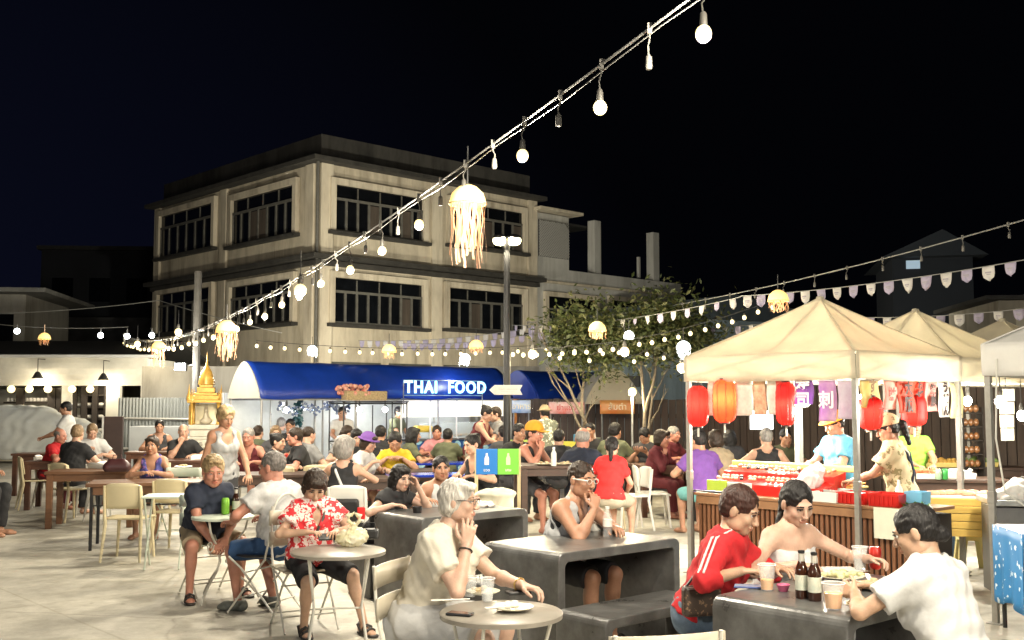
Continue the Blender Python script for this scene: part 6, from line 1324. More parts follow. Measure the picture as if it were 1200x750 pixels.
person('dark-bearded man in a dark vest sitting in front of the white cabinet', 187, 500, 18, 20.4, lean=8, lod=2, hair=('short', 'black'), skin='tan', top=('tank', CHA), bottom=('shorts', CHA))
person('grey-haired man in a red shirt sitting sideways by the covered car', 71, 511, 82, 16.9, lean=16, pitch=14, lod=1, hair=('bald', 'salt'), skin='red', top=('tee', RED), bottom=('pants', MAR), arms=('fork', 'table'))
person('blond man in a black T-shirt with his back turned, at the red-brown table', 91, 508, 160, 15.8, lean=8, yaw=-18, lod=1, hair=('short', 'sandy'), skin='fair', top=('tee', BLK), bottom=('pants', CHA))
person('person in a white shirt half hidden beside the blond man in black', 108, 506, 30, 17.8, lean=22, pitch=25, lod=1, hair=('short', 'sandy'), skin='fair', top=('tee', WHT), bottom=('shorts', CHA), arms=('fork', 'table'))
person('waiter in a white shirt standing sideways in front of the white shop', 77, 479, -80, 19.6, pose='stand', lean=4, pitch=10, lod=1, hair=('short', 'black'), skin='tan', top=('tee', WHT), bottom=('pants', CHA), arms=('work', 'work'))
person('person with bare arms at the far edge, only partly in the picture', -26, 503, 90, 13.5, lean=14, lod=1, hair=('short', 'brown'), skin='tan', top=('tee', CHA), bottom=('pants', BLK))
person('man in a dark vest with red light painted into his skin, beside the standing woman', 291, 512, -5, 15.8, lean=16, pitch=12, lod=1, hair=('buzz', 'grey'), skin='red', top=('tank', MAR), bottom=('shorts', CHA), hs=1.1)  # reddish light on the face is put into the skin colour
person('person in a khaki shirt sitting right behind the red-faced man', 303, 507, 160, 18.4, lod=2, hair=('short', 'brown'), top=('tee', OLV), bottom=('shorts', CHA))
person('woman with a black ponytail and black top, in profile at the long dark table', 326, 518, 76, 14.6, lean=14, lod=1, fem=True, hair=('bun', 'black'), skin='fair', top=('long', BLK), bottom=('pants', CHA))
person('man with reddish face turned towards the black-haired woman, in black', 345, 512, -70, 14.9, lean=12, lod=1, hair=('short', 'brown'), skin='red', top=('tee', BLK), bottom=('pants', CHA))
person('blonde woman in the gap behind the couple in black', 323, 507, 20, 18.0, lod=2, fem=True, hair=('long', 'sandy'), top=('tee', CHA), bottom=('pants', CHA))
person('person with dark hair far behind the couple, under the garland', 340, 499, -10, 20.0, lod=2, hair=('short', 'black'), skin='tan', top=('tee', BLK), bottom=('pants', CHA))
person('person with grey hair between the couple and the garland', 330, 497, 170, 21.5, lod=2, hair=('short', 'grey'), top=('tee', GRY), bottom=('pants', CHA))
person('man in a grey T-shirt with cropped hair, turned away, at the long table', 362, 510, 140, 15.2, lean=12, lod=1, hair=('buzz', 'brown'), skin='fair', top=('tee', GRY), bottom=('shorts', CHA), arms=('table', 'wide'))
person('cook in white standing behind the dark rack stall', 401, 496, 10, 20.8, pose='stand', lod=2, hair=('short', 'black'), skin='tan', top=('tee', WHT), bottom=('pants', CHA), arms=('work', 'work'), sc=.93)
person('dark-clad person standing between the rack and the white food cart', 468, 485, 60, 22.6, pose='stand', lod=2, hair=('short', 'black'), skin='tan', top=('tee', OLV), bottom=('pants', MAR), sc=.93)
person('dark-haired woman with her head bent, behind the grey-haired woman in black', 407, 508, 40, 17.0, pitch=25, lean=18, lod=2, fem=True, hair=('long', 'brown'), top=('tee', GRY), bottom=('pants', CHA))
person('woman with black bobbed hair and pale face next to the purple cap', 418, 513, 20, 15.6, lean=16, pitch=14, lod=1, fem=True, hair=('bob', 'black'), skin='pale', top=('tee', BLK), bottom=('pants', CHA))
person('woman in a purple cap and white top eating with her hands', 432, 519, 66, 13.9, lean=18, pitch=14, lod=1, fem=True, hair=('bob', 'brown'), skin='fair', top=('tee', WHT), bottom=('shorts', PNK), arms=('fork', 'table'), props=(('hat', PUR),) )
person('man in a black shirt with black hair seen from behind, next to the yellow shirt', 446, 508, 178, 16.8, lod=1, hair=('short', 'black'), skin='tan', top=('tee', BLK), bottom=('pants', CHA))
person('bearded man in a bright yellow T-shirt looking down at his plate', 463, 518, 4, 14.9, lean=20, pitch=30, lod=1, hair=('short', 'black'), skin='tan', top=('tee', YEL), bottom=('shorts', CHA), hs=1.12, arms=('fork', 'fork'))
person('woman with long black hair in a grey top, in front of the white food cart', 485, 510, 110, 16.4, lod=1, fem=True, hair=('long', 'black'), skin='tan', top=('tee', OLV), bottom=('pants', CHA))
person('man in a faded pink shirt facing the camera in front of the plate print', 512, 507, 5, 18.6, lean=10, lod=1, hair=('short', 'brown'), skin='red', top=('tee', PNK), bottom=('pants', CHA))
person('person in a dull green shirt seen from behind beside the man in pink', 525, 511, 168, 17.5, lod=1, hair=('short', 'black'), skin='tan', top=('tee', OLV), bottom=('pants', CHA))
person('seated woman in a dark top with black hair tied up, turned to the side', 553, 521, -50, 12.9, lean=24, pitch=14, lod=1, fem=True, hair=('bun', 'black'), skin='fair', top=('tank', BLK), bottom=('pants', CHA), arms=('table', 'table'))
person('standing woman with dark hair bending over beside the lamp post', 571, 487, 70, 17.3, pose='stand', lean=24, pitch=24, lod=1, fem=True, hair=('bun', 'black'), skin='fair', top=('tank', MAR), bottom=('shorts', CRM), arms=('work', 'work'), sc=.98)
person('person in grey standing pressed against the bending woman by the lamp post', 580, 493, -70, 17.6, pose='stand', lean=10, pitch=10, lod=1, hair=('short', 'brown'), skin='pale', top=('tee', GRY), bottom=('pants', CHA), arms=('work', 'work'), sc=.94)
person('dark-haired person crouched by the lamp post behind the green bin board', 590, 508, 200, 16.9, lod=2, hair=('short', 'black'), top=('tee', CHA), bottom=('pants', CHA))
person('man in a black vest and yellow-orange cap holding food to his mouth', 627, 508, 50, 13.9, lean=14, pitch=6, lod=1, hair=('short', 'brown'), skin='red', top=('tank', BLK), bottom=('shorts', CHA), hs=1.16, arms=('mouth', 'table'), props=(('cap', ORG),), seat=.55)
person('dark-haired person hidden behind the man in the orange cap', 609, 507, 40, 15.4, lod=1, hair=('short', 'black'), skin='tan', top=('tee', BLK), bottom=('pants', CHA))
person('vendor in a leaf-print shirt and pale hat standing behind the tall table', 638, 484, 200, 18.8, pose='stand', lod=1, hair=('short', 'black'), skin='tan', top=('tee', HAW), bottom=('pants', CHA), props=(('hat', KHA),), sc=.95)
person('person in black with dark hair between the orange cap and the purple-cloth table', 655, 513, 170, 15.8, lod=2, hair=('short', 'black'), top=('tee', BLK), bottom=('pants', CHA))
person('grey balding man in a navy and white shirt seen from behind', 683, 514, 172, 13.6, lean=10, lod=1, hair=('bald', 'grey'), skin='red', top=('tee', NAVY), bottom=('shorts', BLK), hs=1.15)
person('dark-haired person just past the balding man in navy and white', 691, 505, -20, 17.4, lod=2, hair=('short', 'black'), skin='tan', top=('tee', BLK), bottom=('pants', CHA))
person('woman with dark tied hair in a bright red T-shirt, turned away', 717, 523, 150, 12.9, lean=8, yaw=-20, lod=1, fem=True, hair=('pony', 'black'), skin='fair', top=('tee', BRED), bottom=('shorts', CRM), arms=('lap', 'table'))
person('man in dark clothes with a thick dark beard under the first tree', 721, 506, 150, 16.8, lod=1, hair=('short', 'black'), skin='tan', top=('tee', OLV), bottom=('pants', CHA), hs=1.1)
person('man in a dark shirt bent over his phone beneath the second tree', 755, 511, -30, 16.6, lean=18, pitch=34, lod=1, hair=('short', 'black'), skin='tan', top=('tee', CHA), bottom=('pants', CHA), arms=('phone', 'phone'))
person('woman in a maroon top resting her chin on her hand', 776, 514, 60, 15.6, lean=16, lod=1, fem=True, hair=('bob', 'brown'), skin='red', top=('long', MAR), bottom=('pants', MAR), arms=('chin', 'table'), hs=1.08)
person('greying man sitting behind the woman in maroon', 790, 509, 50, 16.9, lod=1, hair=('short', 'grey'), skin='red', top=('tee', MAR), bottom=('shorts', BRN))
person('large man in a purple T-shirt and teal shorts seen from behind', 818, 517, 198, 13.6, lean=14, yaw=-14, pitch=14, lod=1, hair=('short', 'black'), skin='tan', top=('tee', PUR), bottom=('shorts', TEAL, .9), fat=.9, hs=1.1)
person('woman in a khaki blouse with a shoulder strap, next to the purple shirt', 838, 515, -160, 14.0, lean=14, lod=1, fem=True, hair=('bob', 'brown'), skin='fair', top=('tee', KHA), bottom=('pants', CHA))
person('woman with long black hair beyond the khaki blouse', 855, 513, 176, 15.6, lean=8, lod=1, fem=True, hair=('long', 'black'), skin='fair', top=('tee', CHA), bottom=('pants', CHA))
person('man in a black sleeveless shirt reaching along the table under the tent', 898, 513, 172, 14.4, lean=12, lod=1, hair=('short', 'grey'), skin='fair', top=('tank', BLK), bottom=('shorts', CHA), arms=('table', 'wide'))
person('dark-haired person in olive just past the black sleeveless shirt', 921, 513, 10, 15.5, lod=2, hair=('short', 'black'), skin='tan', top=('tee', OLV), bottom=('pants', CHA))
kc = person('food vendor in a sky-blue polo shirt and orange hat working at the counter', 977, 497, -72, 10.75, pose='stand', lean=8, pitch=22, lod=0, hair=('short', 'black'), skin='tan', top=('tee', SKY), bottom=('pants', CHA), props=(('hat', ORG),), arms=((v(.10, .42, 1.02), v(.7, -.4, -.6), v(-.2, .9, -.1), v(0, 0, -1), .6), (v(-.14, .40, 1.0), v(-.7, -.4, -.6), v(.2, .9, -.1), v(0, 0, -1), .6)), fat=.4)
kd = person('vendor woman in a camouflage shirt, cap and dark apron straps with her back turned', 1040, 503, -120, 9.75, pose='stand', lean=10, yaw=-14, pitch=20, lod=0, fem=True, hair=('pony', 'black'), skin='tan', top=('tee', CAMO, {'loose': .03, 'hem': -.14}), bottom=('pants', BLK), props=(('cap', CAMO), ('strap', NAVY, 1, 'back', .014), ('strap', NAVY, -1, 'back', .014)), arms=('work', 'work'))
person('vendor in a black and lime top half hidden behind the hanging red banners', 1072, 500, 0, 13.2, pose='stand', lod=1, hair=('short', 'black'), skin='tan', top=('tee', cl('lime_sleeve', (.25, .55, .06))), bottom=('pants', BLK), arms=('work', 'work'))
# ------------------------------------------------------------------ pop-up tents and stalls on the right
AT = R(41); TX = Vector((math.cos(AT), math.sin(AT), 0)); TY = Vector((-math.sin(AT), math.cos(AT), 0)); TN = Vector((2.96, 9.19, 0)); TL = 1.9
M_CANV = mat('cream_tent_canvas', (.82, .76, .62), .8, n=(2.2, .16), tl=.58, bump=(3.5, .8)); M_CANW = mat('white_tent_canvas', (.66, .65, .62), .8, n=(2.2, .14), tl=.3, bump=(3.5, .8)); M_TP = mat('tent_pole', (.33, .32, .29), .4, .4, n=(8, .25))
def tent(label, N, L_, m, zb=1.87, zt=2.11, zp=2.70, skip=()):
    t = thing('pop_up_tent', label, 'tent', N, AT)
    def roof(u, v):
        x, y = u * L_, v * L_; d = max(abs(2 * u - 1), abs(2 * v - 1)); k = min(abs(2 * u - 1), abs(2 * v - 1)) / max(d, 1e-6)
        sag = .045 * math.sin(math.pi * d) * (1 - k ** 4); wr = .006 * math.sin(k * 9 + d * 14) * d
        return (x, y, zp - (zp - zt) * d ** .93 - sag + wr)
    rv = MB(); cs = [Vector((0, 0)), Vector((L_, 0)), Vector((L_, L_)), Vector((0, L_))]; ap = Vector((L_ / 2, L_ / 2))
    for i in range(4):
        a, b = cs[i], cs[(i + 1) % 4]
        def fac(u, v, a=a, b=b):
            p = (a.lerp(b, u)).lerp(ap, v * .985); d = 1 - v * .985; k = abs(2 * u - 1); sag = .05 * math.sin(math.pi * d) * (1 - k ** 3) * (.4 + .6 * d)
            return (p.x, p.y, zp - (zp - zt) * d ** .95 - sag + .005 * math.sin(k * 9 + d * 14) * d * (1 - k))
        rv.grid(fac, 24, 24)
    rv.build('roof_cover', m, t, smooth=True, solid=.004); MB().lathe([(.05, zp - .03), (.035, zp + .012), (.001, zp + .02)], 10, (L_ / 2, L_ / 2, 0)).build('peak_cap', m, t, smooth=True)
    se = MB()
    for i in range(4):
        a = cs[i]; se.tube([(a.lerp(ap, q / 12 * .985).x, a.lerp(ap, q / 12 * .985).y, zp - (zp - zt) * (1 - q / 12 * .985) ** .95 + .004) for q in range(13)], .007, 5)
    for a_, b_ in zip(cs, cs[1:] + cs[:1]): se.tube([(a_.x, a_.y, zt + .005), (b_.x, b_.y, zt + .005)], .005, 5)
    se.build('roof_seam', m, t)
    va = MB()
    for a, b in (((0, 0), (L_, 0)), ((L_, 0), (L_, L_)), ((L_, L_), (0, L_)), ((0, L_), (0, 0))):
        A_, B_ = Vector((*a, 0)), Vector((*b, 0)); dr = (B_ - A_).normalized(); nr = Vector((dr.y, -dr.x, 0)); dr_ = B_ - A_
        va.grid(lambda u, v: A_ + dr_ * u + nr * (.006 + .010 * math.sin(u * 31) * v) + Vector((0, 0, zt + .004 - (zt - zb) * v - .012 * math.sin(math.pi * u) * v)), 30, 4)
    va.build('valance', m, t, smooth=True, solid=.003)
    for x, y in ((0, 0), (L_, 0), (L_, L_), (0, L_)):
        if (x > 0, y > 0) in skip: continue
        ix, iy = (.03 if x == 0 else L_ - .03), (.03 if y == 0 else L_ - .03); e = MB(); e.box((ix, iy, (zt - .02) / 2), (.045, .045, zt - .02)); e.box((ix, iy, .006), (.11, .11, .012)); e.box((ix, iy, .95), (.055, .055, .09)); e.build('leg', M_TP, t, bevel=.004)
    tr = MB(); i_ = .045
    for a, b in (((i_, i_), (L_ - i_, i_)), ((L_ - i_, i_), (L_ - i_, L_ - i_)), ((L_ - i_, L_ - i_), (i_, L_ - i_)), ((i_, L_ - i_), (i_, i_))):
        A_, B_ = Vector((*a, 0)), Vector((*b, 0)); M_ = (A_ + B_) / 2
        for p, q in ((A_, M_), (M_, B_)):
            tr.tube([p + Vector((0, 0, zb + .02)), q + Vector((0, 0, zt - .03))], .011, 5); tr.tube([p + Vector((0, 0, zt - .03)), q + Vector((0, 0, zb + .02))], .011, 5)
        tr.tube([M_ + Vector((0, 0, zt - .05)), Vector((L_ / 2, L_ / 2, zp - .05))], .011, 5)
    tr.tube([(L_ / 2, L_ / 2, zt - .2), (L_ / 2, L_ / 2, zp - .03)], .018, 6); tr.build('folding_truss', M_TP, t); return t
tent('cream pop-up tent over the sushi counter, nearest and largest of the cream tents', TN, TL, M_CANV)
N2 = TN + TX * 2.05; tent('cream pop-up tent directly behind the sushi tent', N2 + TY * .1, TL, M_CANV)
N3 = TN + TX * 4.2 + TY * .1; tent('cream pop-up tent furthest back in the row, only its peak showing', N3, TL, M_CANV)
N4 = Vector((3.62, 8.22, 0)) - TY * TL; tent('white pop-up tent cut off by the picture edge, beside the blue patterned table', N4, TL, M_CANW)
LW = Vector((N4 + TY * TL)); 
def tent_lamp(px, py, Y, W, lab, r=.045):
    o = thing('work_lamp', lab, 'lamp', at(px, py, Y)); MB().ball((0, 0, 0), (r, r, r * 1.3), 12, 8).build('bulb', mat('work_bulb', (1, 1, 1), .3, emit=((1, .96, .82), 22)), o, smooth=True); MB().lathe([(.02, r), (.025, r + .05), (.012, r + .09)], 8).build('socket', M_SOCK, o); MB().tube([(0, 0, r + .08), (0, 0, max(r + .12, 2.05 - o.location.z))], .005, 5).build('cord', M_CB, o)
    lamp('work_light', (0, 0, -r * 1.3 - .05), W * .8, (1, .93, .78), .05, o)
tent_lamp(944, 470, 9.75, 40, 'bright bulb behind the purple sushi banners'); tent_lamp(1012, 467, 11.3, 40, 'bright bulb behind the yellow banner by the near tent leg'); tent_lamp(905, 472, 11.0, 110, 'bright bulb behind the third red paper lantern')
tent_lamp(1134, 470, 12.4, 65, 'bright bulb under the second cream tent'); tent_lamp(1172, 471, 9.6, 65, 'bright bulb under the white tent, beside its leg'); tent_lamp(1197, 487, 11.5, 60, 'bright bulb low at the picture edge under the white tent'); tent_lamp(822, 476, 11.3, 80, 'bright bulb behind the first red paper lantern, by the left tent leg')
# --- banners and paper lanterns along the two front edges
def edge(px, inset=.05):
    d = ray(px, 460); c = Vector((0, 0, 0))
    p0 = TN + (TX + TY) * inset; dr = TY if px < 1003 else TX
    # (d.x,d.y)*s = p0 + dr*q
    det = d.x * -dr.y + dr.x * d.y; s_ = (p0.x * -dr.y + dr.x * p0.y) / det
    return d * s_, (math.atan2(-TY.y, -TY.x) if px < 1003 else AT), s_
def hang_banner(label, px0, px1, py0, py1, m, words='', tm=None, sz=.10, inset=.05, skew=0, horiz=False):
    pc = (px0 + px1) / 2; p, rz, Y = edge(pc, inset); z0, z1 = at(pc, py0, Y).z, at(pc, py1, Y).z; a_, b_ = edge(px0, inset)[0] if (px0 < 1003) == (pc < 1003) else p, edge(px1, inset)[0] if (px1 < 1003) == (pc < 1003) else p
    W_ = max((a_ - b_).length, .08); h = z0 - z1; t = thing('hanging_banner', label, 'banner', (p.x, p.y, z0), rz); sd = rnd.uniform(0, 6)
    MB().grid(lambda u, v: ((u - .5) * W_ + skew * v * h, .012 * math.sin(v * 5 + sd) + .010 * math.sin(u * 7 + sd) * v, -h * v), 6, 12).build('cloth', m, t, smooth=True, solid=.003)
    MB().tube([(-W_ / 2 - .01, 0, .004), (W_ / 2 + .01, 0, .004)], .006, 5).build('rod', M_STEEL, t)
    if words: text('\n'.join(words) if not horiz else words, sz, tm, t, (skew * h * .5, -.026, -h * .5), (R(90), 0, 0), extrude=.001, bold=.004)
def bm(n, c, c2=None, s=7): return mat('banner_' + n, c, .75, n=(s, .35), c2=c2, tl=.35)
M_INK = mat('ink_black', (.03, .02, .02), .7); M_WINK = mat('ink_white', (.8, .76, .74), .7); M_RINK = mat('ink_red', (.5, .04, .03), .7)
hang_banner('purple cloth banner with two white characters for sushi', 932, 953, 446, 474, bm('purple', (.30, .14, .45)), '寿司', M_WINK, .15)
hang_banner('purple cloth banner with a white character and pink shell picture, beside the sushi one', 960, 980, 446, 494, bm('purple2', (.36, .17, .44), (.60, .42, .48), 3), '刺', M_WINK, .16)
hang_banner('white and lilac cloth with a ring motif, next to the near tent leg', 982, 1001, 447, 491, bm('lilac', (.55, .50, .56), (.42, .30, .42), 5))
hang_banner('yellow cloth banner with brown writing just past the near tent leg', 1009, 1031, 446, 478, bm('yellow', (.68, .58, .24), (.60, .48, .30)), 'すし', mat('ink_brown', (.25, .14, .05), .7), .13)
hang_banner('pink cloth strip with a red dot, first past the yellow banner', 1036, 1050, 446, 480, bm('pink', (.62, .30, .27), (.60, .45, .38)), '丼', M_RINK, .12)
hang_banner('wide red cloth banner with a large black character', 1051, 1071, 447, 484, bm('red', (.60, .10, .06)), '大阪', M_INK, .15, .03, .1)
hang_banner('narrow red cloth banner with dense black characters', 1068, 1085, 446, 482, bm('red2', (.66, .07, .03)), 'お好み', M_INK, .10, .07, -.08)
hang_banner('pale red cloth banner with small black characters', 1084, 1097, 447, 482, bm('palered', (.62, .27, .24)), '焼鳥', M_INK, .11)
hang_banner('white cloth banner with slanting black brush writing', 1098, 1110, 448, 489, bm('white', (.66, .60, .56)), 'うどん', M_INK, .11, .05, .12)
hang_banner('yellow vertical banner with green brush writing at the right tent corner', 1113, 1127, 449, 490, bm('yellow2', (.70, .66, .36)), 'らーめん', mat('ink_olive', (.14, .13, .03), .7), .085, .05, .08)
for i, (a, b_, y1) in enumerate(((829, 837, 487), (862, 882, 487), (899, 913, 486))):
    hang_banner(['narrow plain white cloth between the first two red paper lanterns', 'plain white cloth right of the second red paper lantern', 'plain white cloth left of the folded red pennant'][i], a, b_, 446, y1, bm('plain_white', (.74, .72, .66)), inset=.10)
hang_banner('cream cloth printed with faint red and gold waves between two plain white cloths', 883, 898, 446, 486, bm('wave', (.64, .56, .40), (.48, .24, .16), 12), inset=.09)
hang_banner('folded red pennant cloth in front of the third red paper lantern', 908, 922, 445, 470, bm('pennant_red', (.62, .12, .09)), inset=.03, skew=.12)
M_LAN = mat('red_paper', (.62, .012, .010), .6, n=(3, .15), tl=.45); M_LAN2 = mat('orange_red_paper', (.70, .045, .014), .6, n=(3, .12), tl=.45)
def paper_lantern(label, px, py, wpx, hpx, m, words='', inset=.05, W=5):
    p, rz, Y = edge(px, inset); c = at(px, py, Y); r = wpx * Y / F_PX / 2; h = hpx * Y / F_PX / 2; t = thing('paper_lantern', label, 'lantern', c, rz, 'red paper lanterns on the sushi tent')
    n = 16; pr = [(r * (.42 + .58 * max(0, math.cos(math.pi / 2 * abs(q) ** 2.6)) ** .6) * (1 + .012 * (-1) ** j), h * q) for j, q in enumerate([-1 + 2 * i / n for i in range(n + 1)])]
    MB().lathe(pr[:], 20).build('paper_shell', m, t, smooth=True)
    for z in (-h, h): MB().lathe([(r * .40, z - .012), (r * .44, z - .012), (r * .44, z + .012), (r * .40, z + .012)], 18).build('rim', mat('lantern_rim', (.05, .012, .01), .5), t)
    rb = MB()
    for a in range(0, 360, 45): rb.tube([(rr * 1.012 * math.cos(R(a)), rr * 1.012 * math.sin(R(a)), z) for rr, z in pr], .003, 4)
    rb.build('rib', mat('lantern_rib', (.30, .02, .01), .6), t); MB().tube([(0, 0, h), (0, 0, h + .12)], .004, 4).build('cord', M_CB, t); W *= 1.3; MB().tube([(0, 0, -h - .10), (0, 0, -h)], .010, 5).build('tassel', bm('plain_white', (.74, .72, .66)), t)
    if words: text(words, r * 1.0, M_INK, t, (0, -r * 1.03, 0), (R(90), 0, 0), extrude=.001)
    if W: lamp('lantern_light', (0, 0, .02), W, (1, .75, .5), .03, t)
paper_lantern('red paper lantern next to the left tent leg, lit from behind', 818, 476, 24, 47, M_LAN, '', .02); paper_lantern('orange-red paper lantern, the largest and second from the left tent leg', 849, 470, 27, 50, M_LAN2, '', .03, 7); paper_lantern('red paper lantern behind the folded pennant, third from the left tent leg', 921, 473, 23, 50, M_LAN, '', .05)
paper_lantern('red paper lantern with a black character behind the vendor in the orange hat', 1020, 484, 28, 38, M_LAN, '刀', .07); paper_lantern('red paper lantern half covered by the wide red banner', 1071, 481, 29, 36, M_LAN, '', .12)
# --- sushi counter
cn0 = TN + TY * TL - TY * .06 + TX * .10; CR = math.atan2(-TY.y, -TY.x); CLN = TL + .42
M_SLAT = mat('counter_slat_wood', (.24, .10, .045), .5, n=(9, .45), stretch=(3, 3, .3)); M_CTOP = mat('counter_top_wood', (.30, .15, .07), .5, n=(5, .35)); M_DK = mat('counter_dark', (.02, .014, .01), .7)
ct = thing('sushi_counter', 'wooden slatted sushi counter under the nearest cream tent', 'counter', cn0, CR); CZ = .77
cw = MB().box((CLN / 2, .30, CZ / 2 - .02), (CLN, .52, CZ - .06)).build('body', M_DK, ct); sl2 = MB(); n = 44
for i in range(n): sl2.box((CLN * (i + .5) / n, .025, CZ / 2 - .035), (CLN / n * .58, .025, CZ - .11))
sl2.build('slat_front', M_SLAT, ct, bevel=.003); MB().box((CLN / 2, .28, CZ), (CLN + .04, .62, .03)).build('counter_top', M_CTOP, ct, bevel=.006); MB().box((CLN / 2, .008, CZ - .055), (CLN, .05, .075)).build('front_rail', M_CTOP, ct, bevel=.004)
e = MB(); e.tube([(-.03, -.03, 0), (-.03, -.03, CZ + .03), (.55, -.03, CZ + .035)], .014, 8); e.build('edge_tube', M_BLK, ct, smooth=True)
def onc(x, y, z=0): return (ct.matrix_basis if False else (Matrix.Translation(cn0) @ Matrix.Rotation(CR, 4, 'Z'))) @ Vector((x, y, CZ + .016 + z))
def cobj(name, label, mb, m, x, y, z=0, rz=0, bevel=0, smooth=False, cat=None, group=None):
    o = mb.build(name, m, None, bevel=bevel, smooth=smooth, loc=onc(x, y, z), rz=CR + rz); return tag(o, label, cat or name.replace('_', ' '), group)
tr = thing('sushi_display', 'stepped red sushi display with a yellow rail along the back of the counter', 'display', onc(.05, .10), CR)
M_REDP = mat('red_plastic', (.58, .02, .015), .3, n=(6, .2)); M_YRAIL = mat('yellow_rail', (.66, .52, .16), .5, n=(7, .2)); M_LIMEP = mat('lime_panel', (.42, .58, .06), .5)
MB().prism([(0, .0), (0, .10), (.20, .14), (.20, .20), (.40, .24), (.40, 0)], .05, 1.30, ax='x').build('red_step', M_REDP, tr, bevel=.004)
MB().box((.70, .43, .265), (1.42, .05, .06)).build('back_rail', M_YRAIL, tr, bevel=.015); MB().box((.13, -.012, .065), (.24, .02, .11)).build('lime_panel', M_LIMEP, tr, bevel=.006); MB().box((.40, -.012, .06), (.28, .02, .10)).build('pale_panel', mat('pale_panel', (.5, .56, .5), .5), tr, bevel=.006)
su = MB(); sk = MB()
for row, (y, z) in enumerate(((.06, .128), (.14, .145), (.26, .225), (.34, .24))):
    for i in range(22):
        x = .10 + i * .053 + rnd.uniform(-.008, .008)
        if rnd.random() < .85: (su if rnd.random() < .9 else sk).ball((x, y, z + .014), (.019, .028, .017), 8, 5)
su.build('sushi', mat('sushi_pale', (.66, .42, .30), .5, n=(22, .6), c2=(.60, .12, .05)), tr, smooth=True); sk.build('sushi_roll', mat('sushi_nori', (.02, .025, .02), .5, n=(22, .6)), tr, smooth=True)
f = SDF(.008); f.ell((0, 0, .09), (.10, .09, .10)); f.ell((.05, 0, .17), (.06, .06, .06), k=.04); f.ell((-.06, .02, .06), (.08, .08, .07), k=.04); f.fold = .012; f.ffreq = 1.6; f.cut((0, 0, 1), (0, 0, .001))
o = bpy.data.objects.new('plastic_bag', np_mesh('plastic_bag', [(*f.mesh(), 0)], [mat('white_film', (.78, .76, .76), .25, tl=.4)])); col.objects.link(o); o.location = onc(1.22, .15, .10); tag(o, 'crumpled white plastic bag on the sushi counter, behind the strapless woman', 'bag')
def basin(w_, d, h, th=.008, flare=.02):
    mb = MB(); o_ = [(-w_ / 2, -d / 2), (w_ / 2, -d / 2), (w_ / 2, d / 2), (-w_ / 2, d / 2)]; sc_ = lambda k, z: [(x * k, y * k, z) for x, y in o_]
    k1 = 1 - flare * 4; vs = sc_(k1, 0) + sc_(1, h) + sc_(1 - .04, h) + sc_(k1 - .04, .012); fs = [(3, 2, 1, 0)]
    for a in (0, 4, 8): fs += [(a + i, a + (i + 1) % 4, a + 4 + (i + 1) % 4, a + 4 + i) for i in range(4)]
    fs += [(12, 13, 14, 15)]; return mb.add(vs, fs)
cobj('food_tub', 'grey food tub on the sushi counter beside the white bag', basin(.34, .24, .10), mat('grey_tub', (.33, .33, .31), .4), 1.46, .24, 0, 0, .006, cat='tub'); cobj('food_tub', 'white food tub in front of the grey one on the sushi counter', basin(.26, .18, .09), M_PLW, 1.45, .06, 0, 0, .006, cat='tub')
def crate(label, x, y, w_, d, h, m):
    t = thing('plastic_crate', label, 'crate', onc(x, y), CR + .05); b = basin(w_, d, h, flare=.01).build('tub', m, t, bevel=.004); e = MB()
    for i in range(7):
        e.box((-w_ / 2 + w_ * (i + .5) / 7, -d / 2 - .004, h * .5), (.012, .008, h * .8))
    e.box((0, -d / 2 - .004, h - .01), (w_, .012, .02)); e.build('ribbing', m, t); return t
crate('red plastic crate of packets on the sushi counter, left of the near tent leg', 1.68, .14, .26, .26, .10, M_REDP); crate('red plastic crate on the sushi counter, between the near tent leg and the blue box', 2.00, .12, .28, .24, .11, M_REDP)
cobj('packet', 'blue and white packet lying in the red crate', MB().box((0, 0, .012), (.16, .10, .024)), mat('packet_blue', (.10, .14, .35), .4, n=(14, .8), c2=(.6, .5, .3)), 1.68, .12, .07, .5, .006); cobj('storage_box', 'light blue plastic box beside the camouflage-shirted vendor', basin(.16, .16, .13), mat('light_blue_plastic', (.16, .42, .62), .35), 2.20, .22, 0, 0, .008, cat='box')
lf = MB()
for i in range(90):
    a = Vector((rnd.gauss(0, .07), rnd.gauss(0, .05), abs(rnd.gauss(.02, .015)))); d = Vector((rnd.gauss(0, 1), rnd.gauss(0, 1), rnd.gauss(0, .4))).normalized() * .035; b = d.cross(Vector((0, .3, 1))).normalized() * .014; lf.add([a - d, a + b, a + d, a - b], [(0, 1, 2, 3)])
cobj('leaf_bunch', 'bunch of green leaves at the end of the sushi counter', lf, mat('fresh_leaf', (.10, .22, .04), .5), 2.26, .08, cat='leaves')
pp = MB().grid(lambda u, v: (.34 * (u - .5), -.04 - .004 * math.sin(u * 9), .0 - .26 * v), 6, 6); cobj('paper_sheet', 'pale handwritten paper sheet hanging over the counter front', pp, mat('pale_paper', (.62, .62, .50), .8, n=(6, .12)), 2.12, -.02, .0, 0, cat='paper'); bpy.data.objects[-1] if False else None
bt = MB().lathe([(.03, 0), (.032, .12), (.012, .16), (.012, .20), (.0, .205)], 12); cobj('sauce_bottle', 'white squeeze bottle standing between the two vendors', bt, M_PLW, 1.92, .42, 0, 0, 0, True, cat='bottle'); bt = MB().lathe([(.032, 0), (.032, .08), (.028, .09), (.0, .09)], 12); cobj('cup', 'dark blue cup behind the red crate', bt, mat('dark_cup', (.03, .05, .12), .4), 1.72, .36, 0, 0, 0, True)
tt = thing('tray', 'orange and red tray of skewers behind the sushi display, in front of the orange-hatted vendor', 'tray', onc(1.05, .78, .07), CR); MB().box((0, 0, .01), (.55, .30, .02)).build('board', M_YRAIL, tt, bevel=.006); sk = MB()
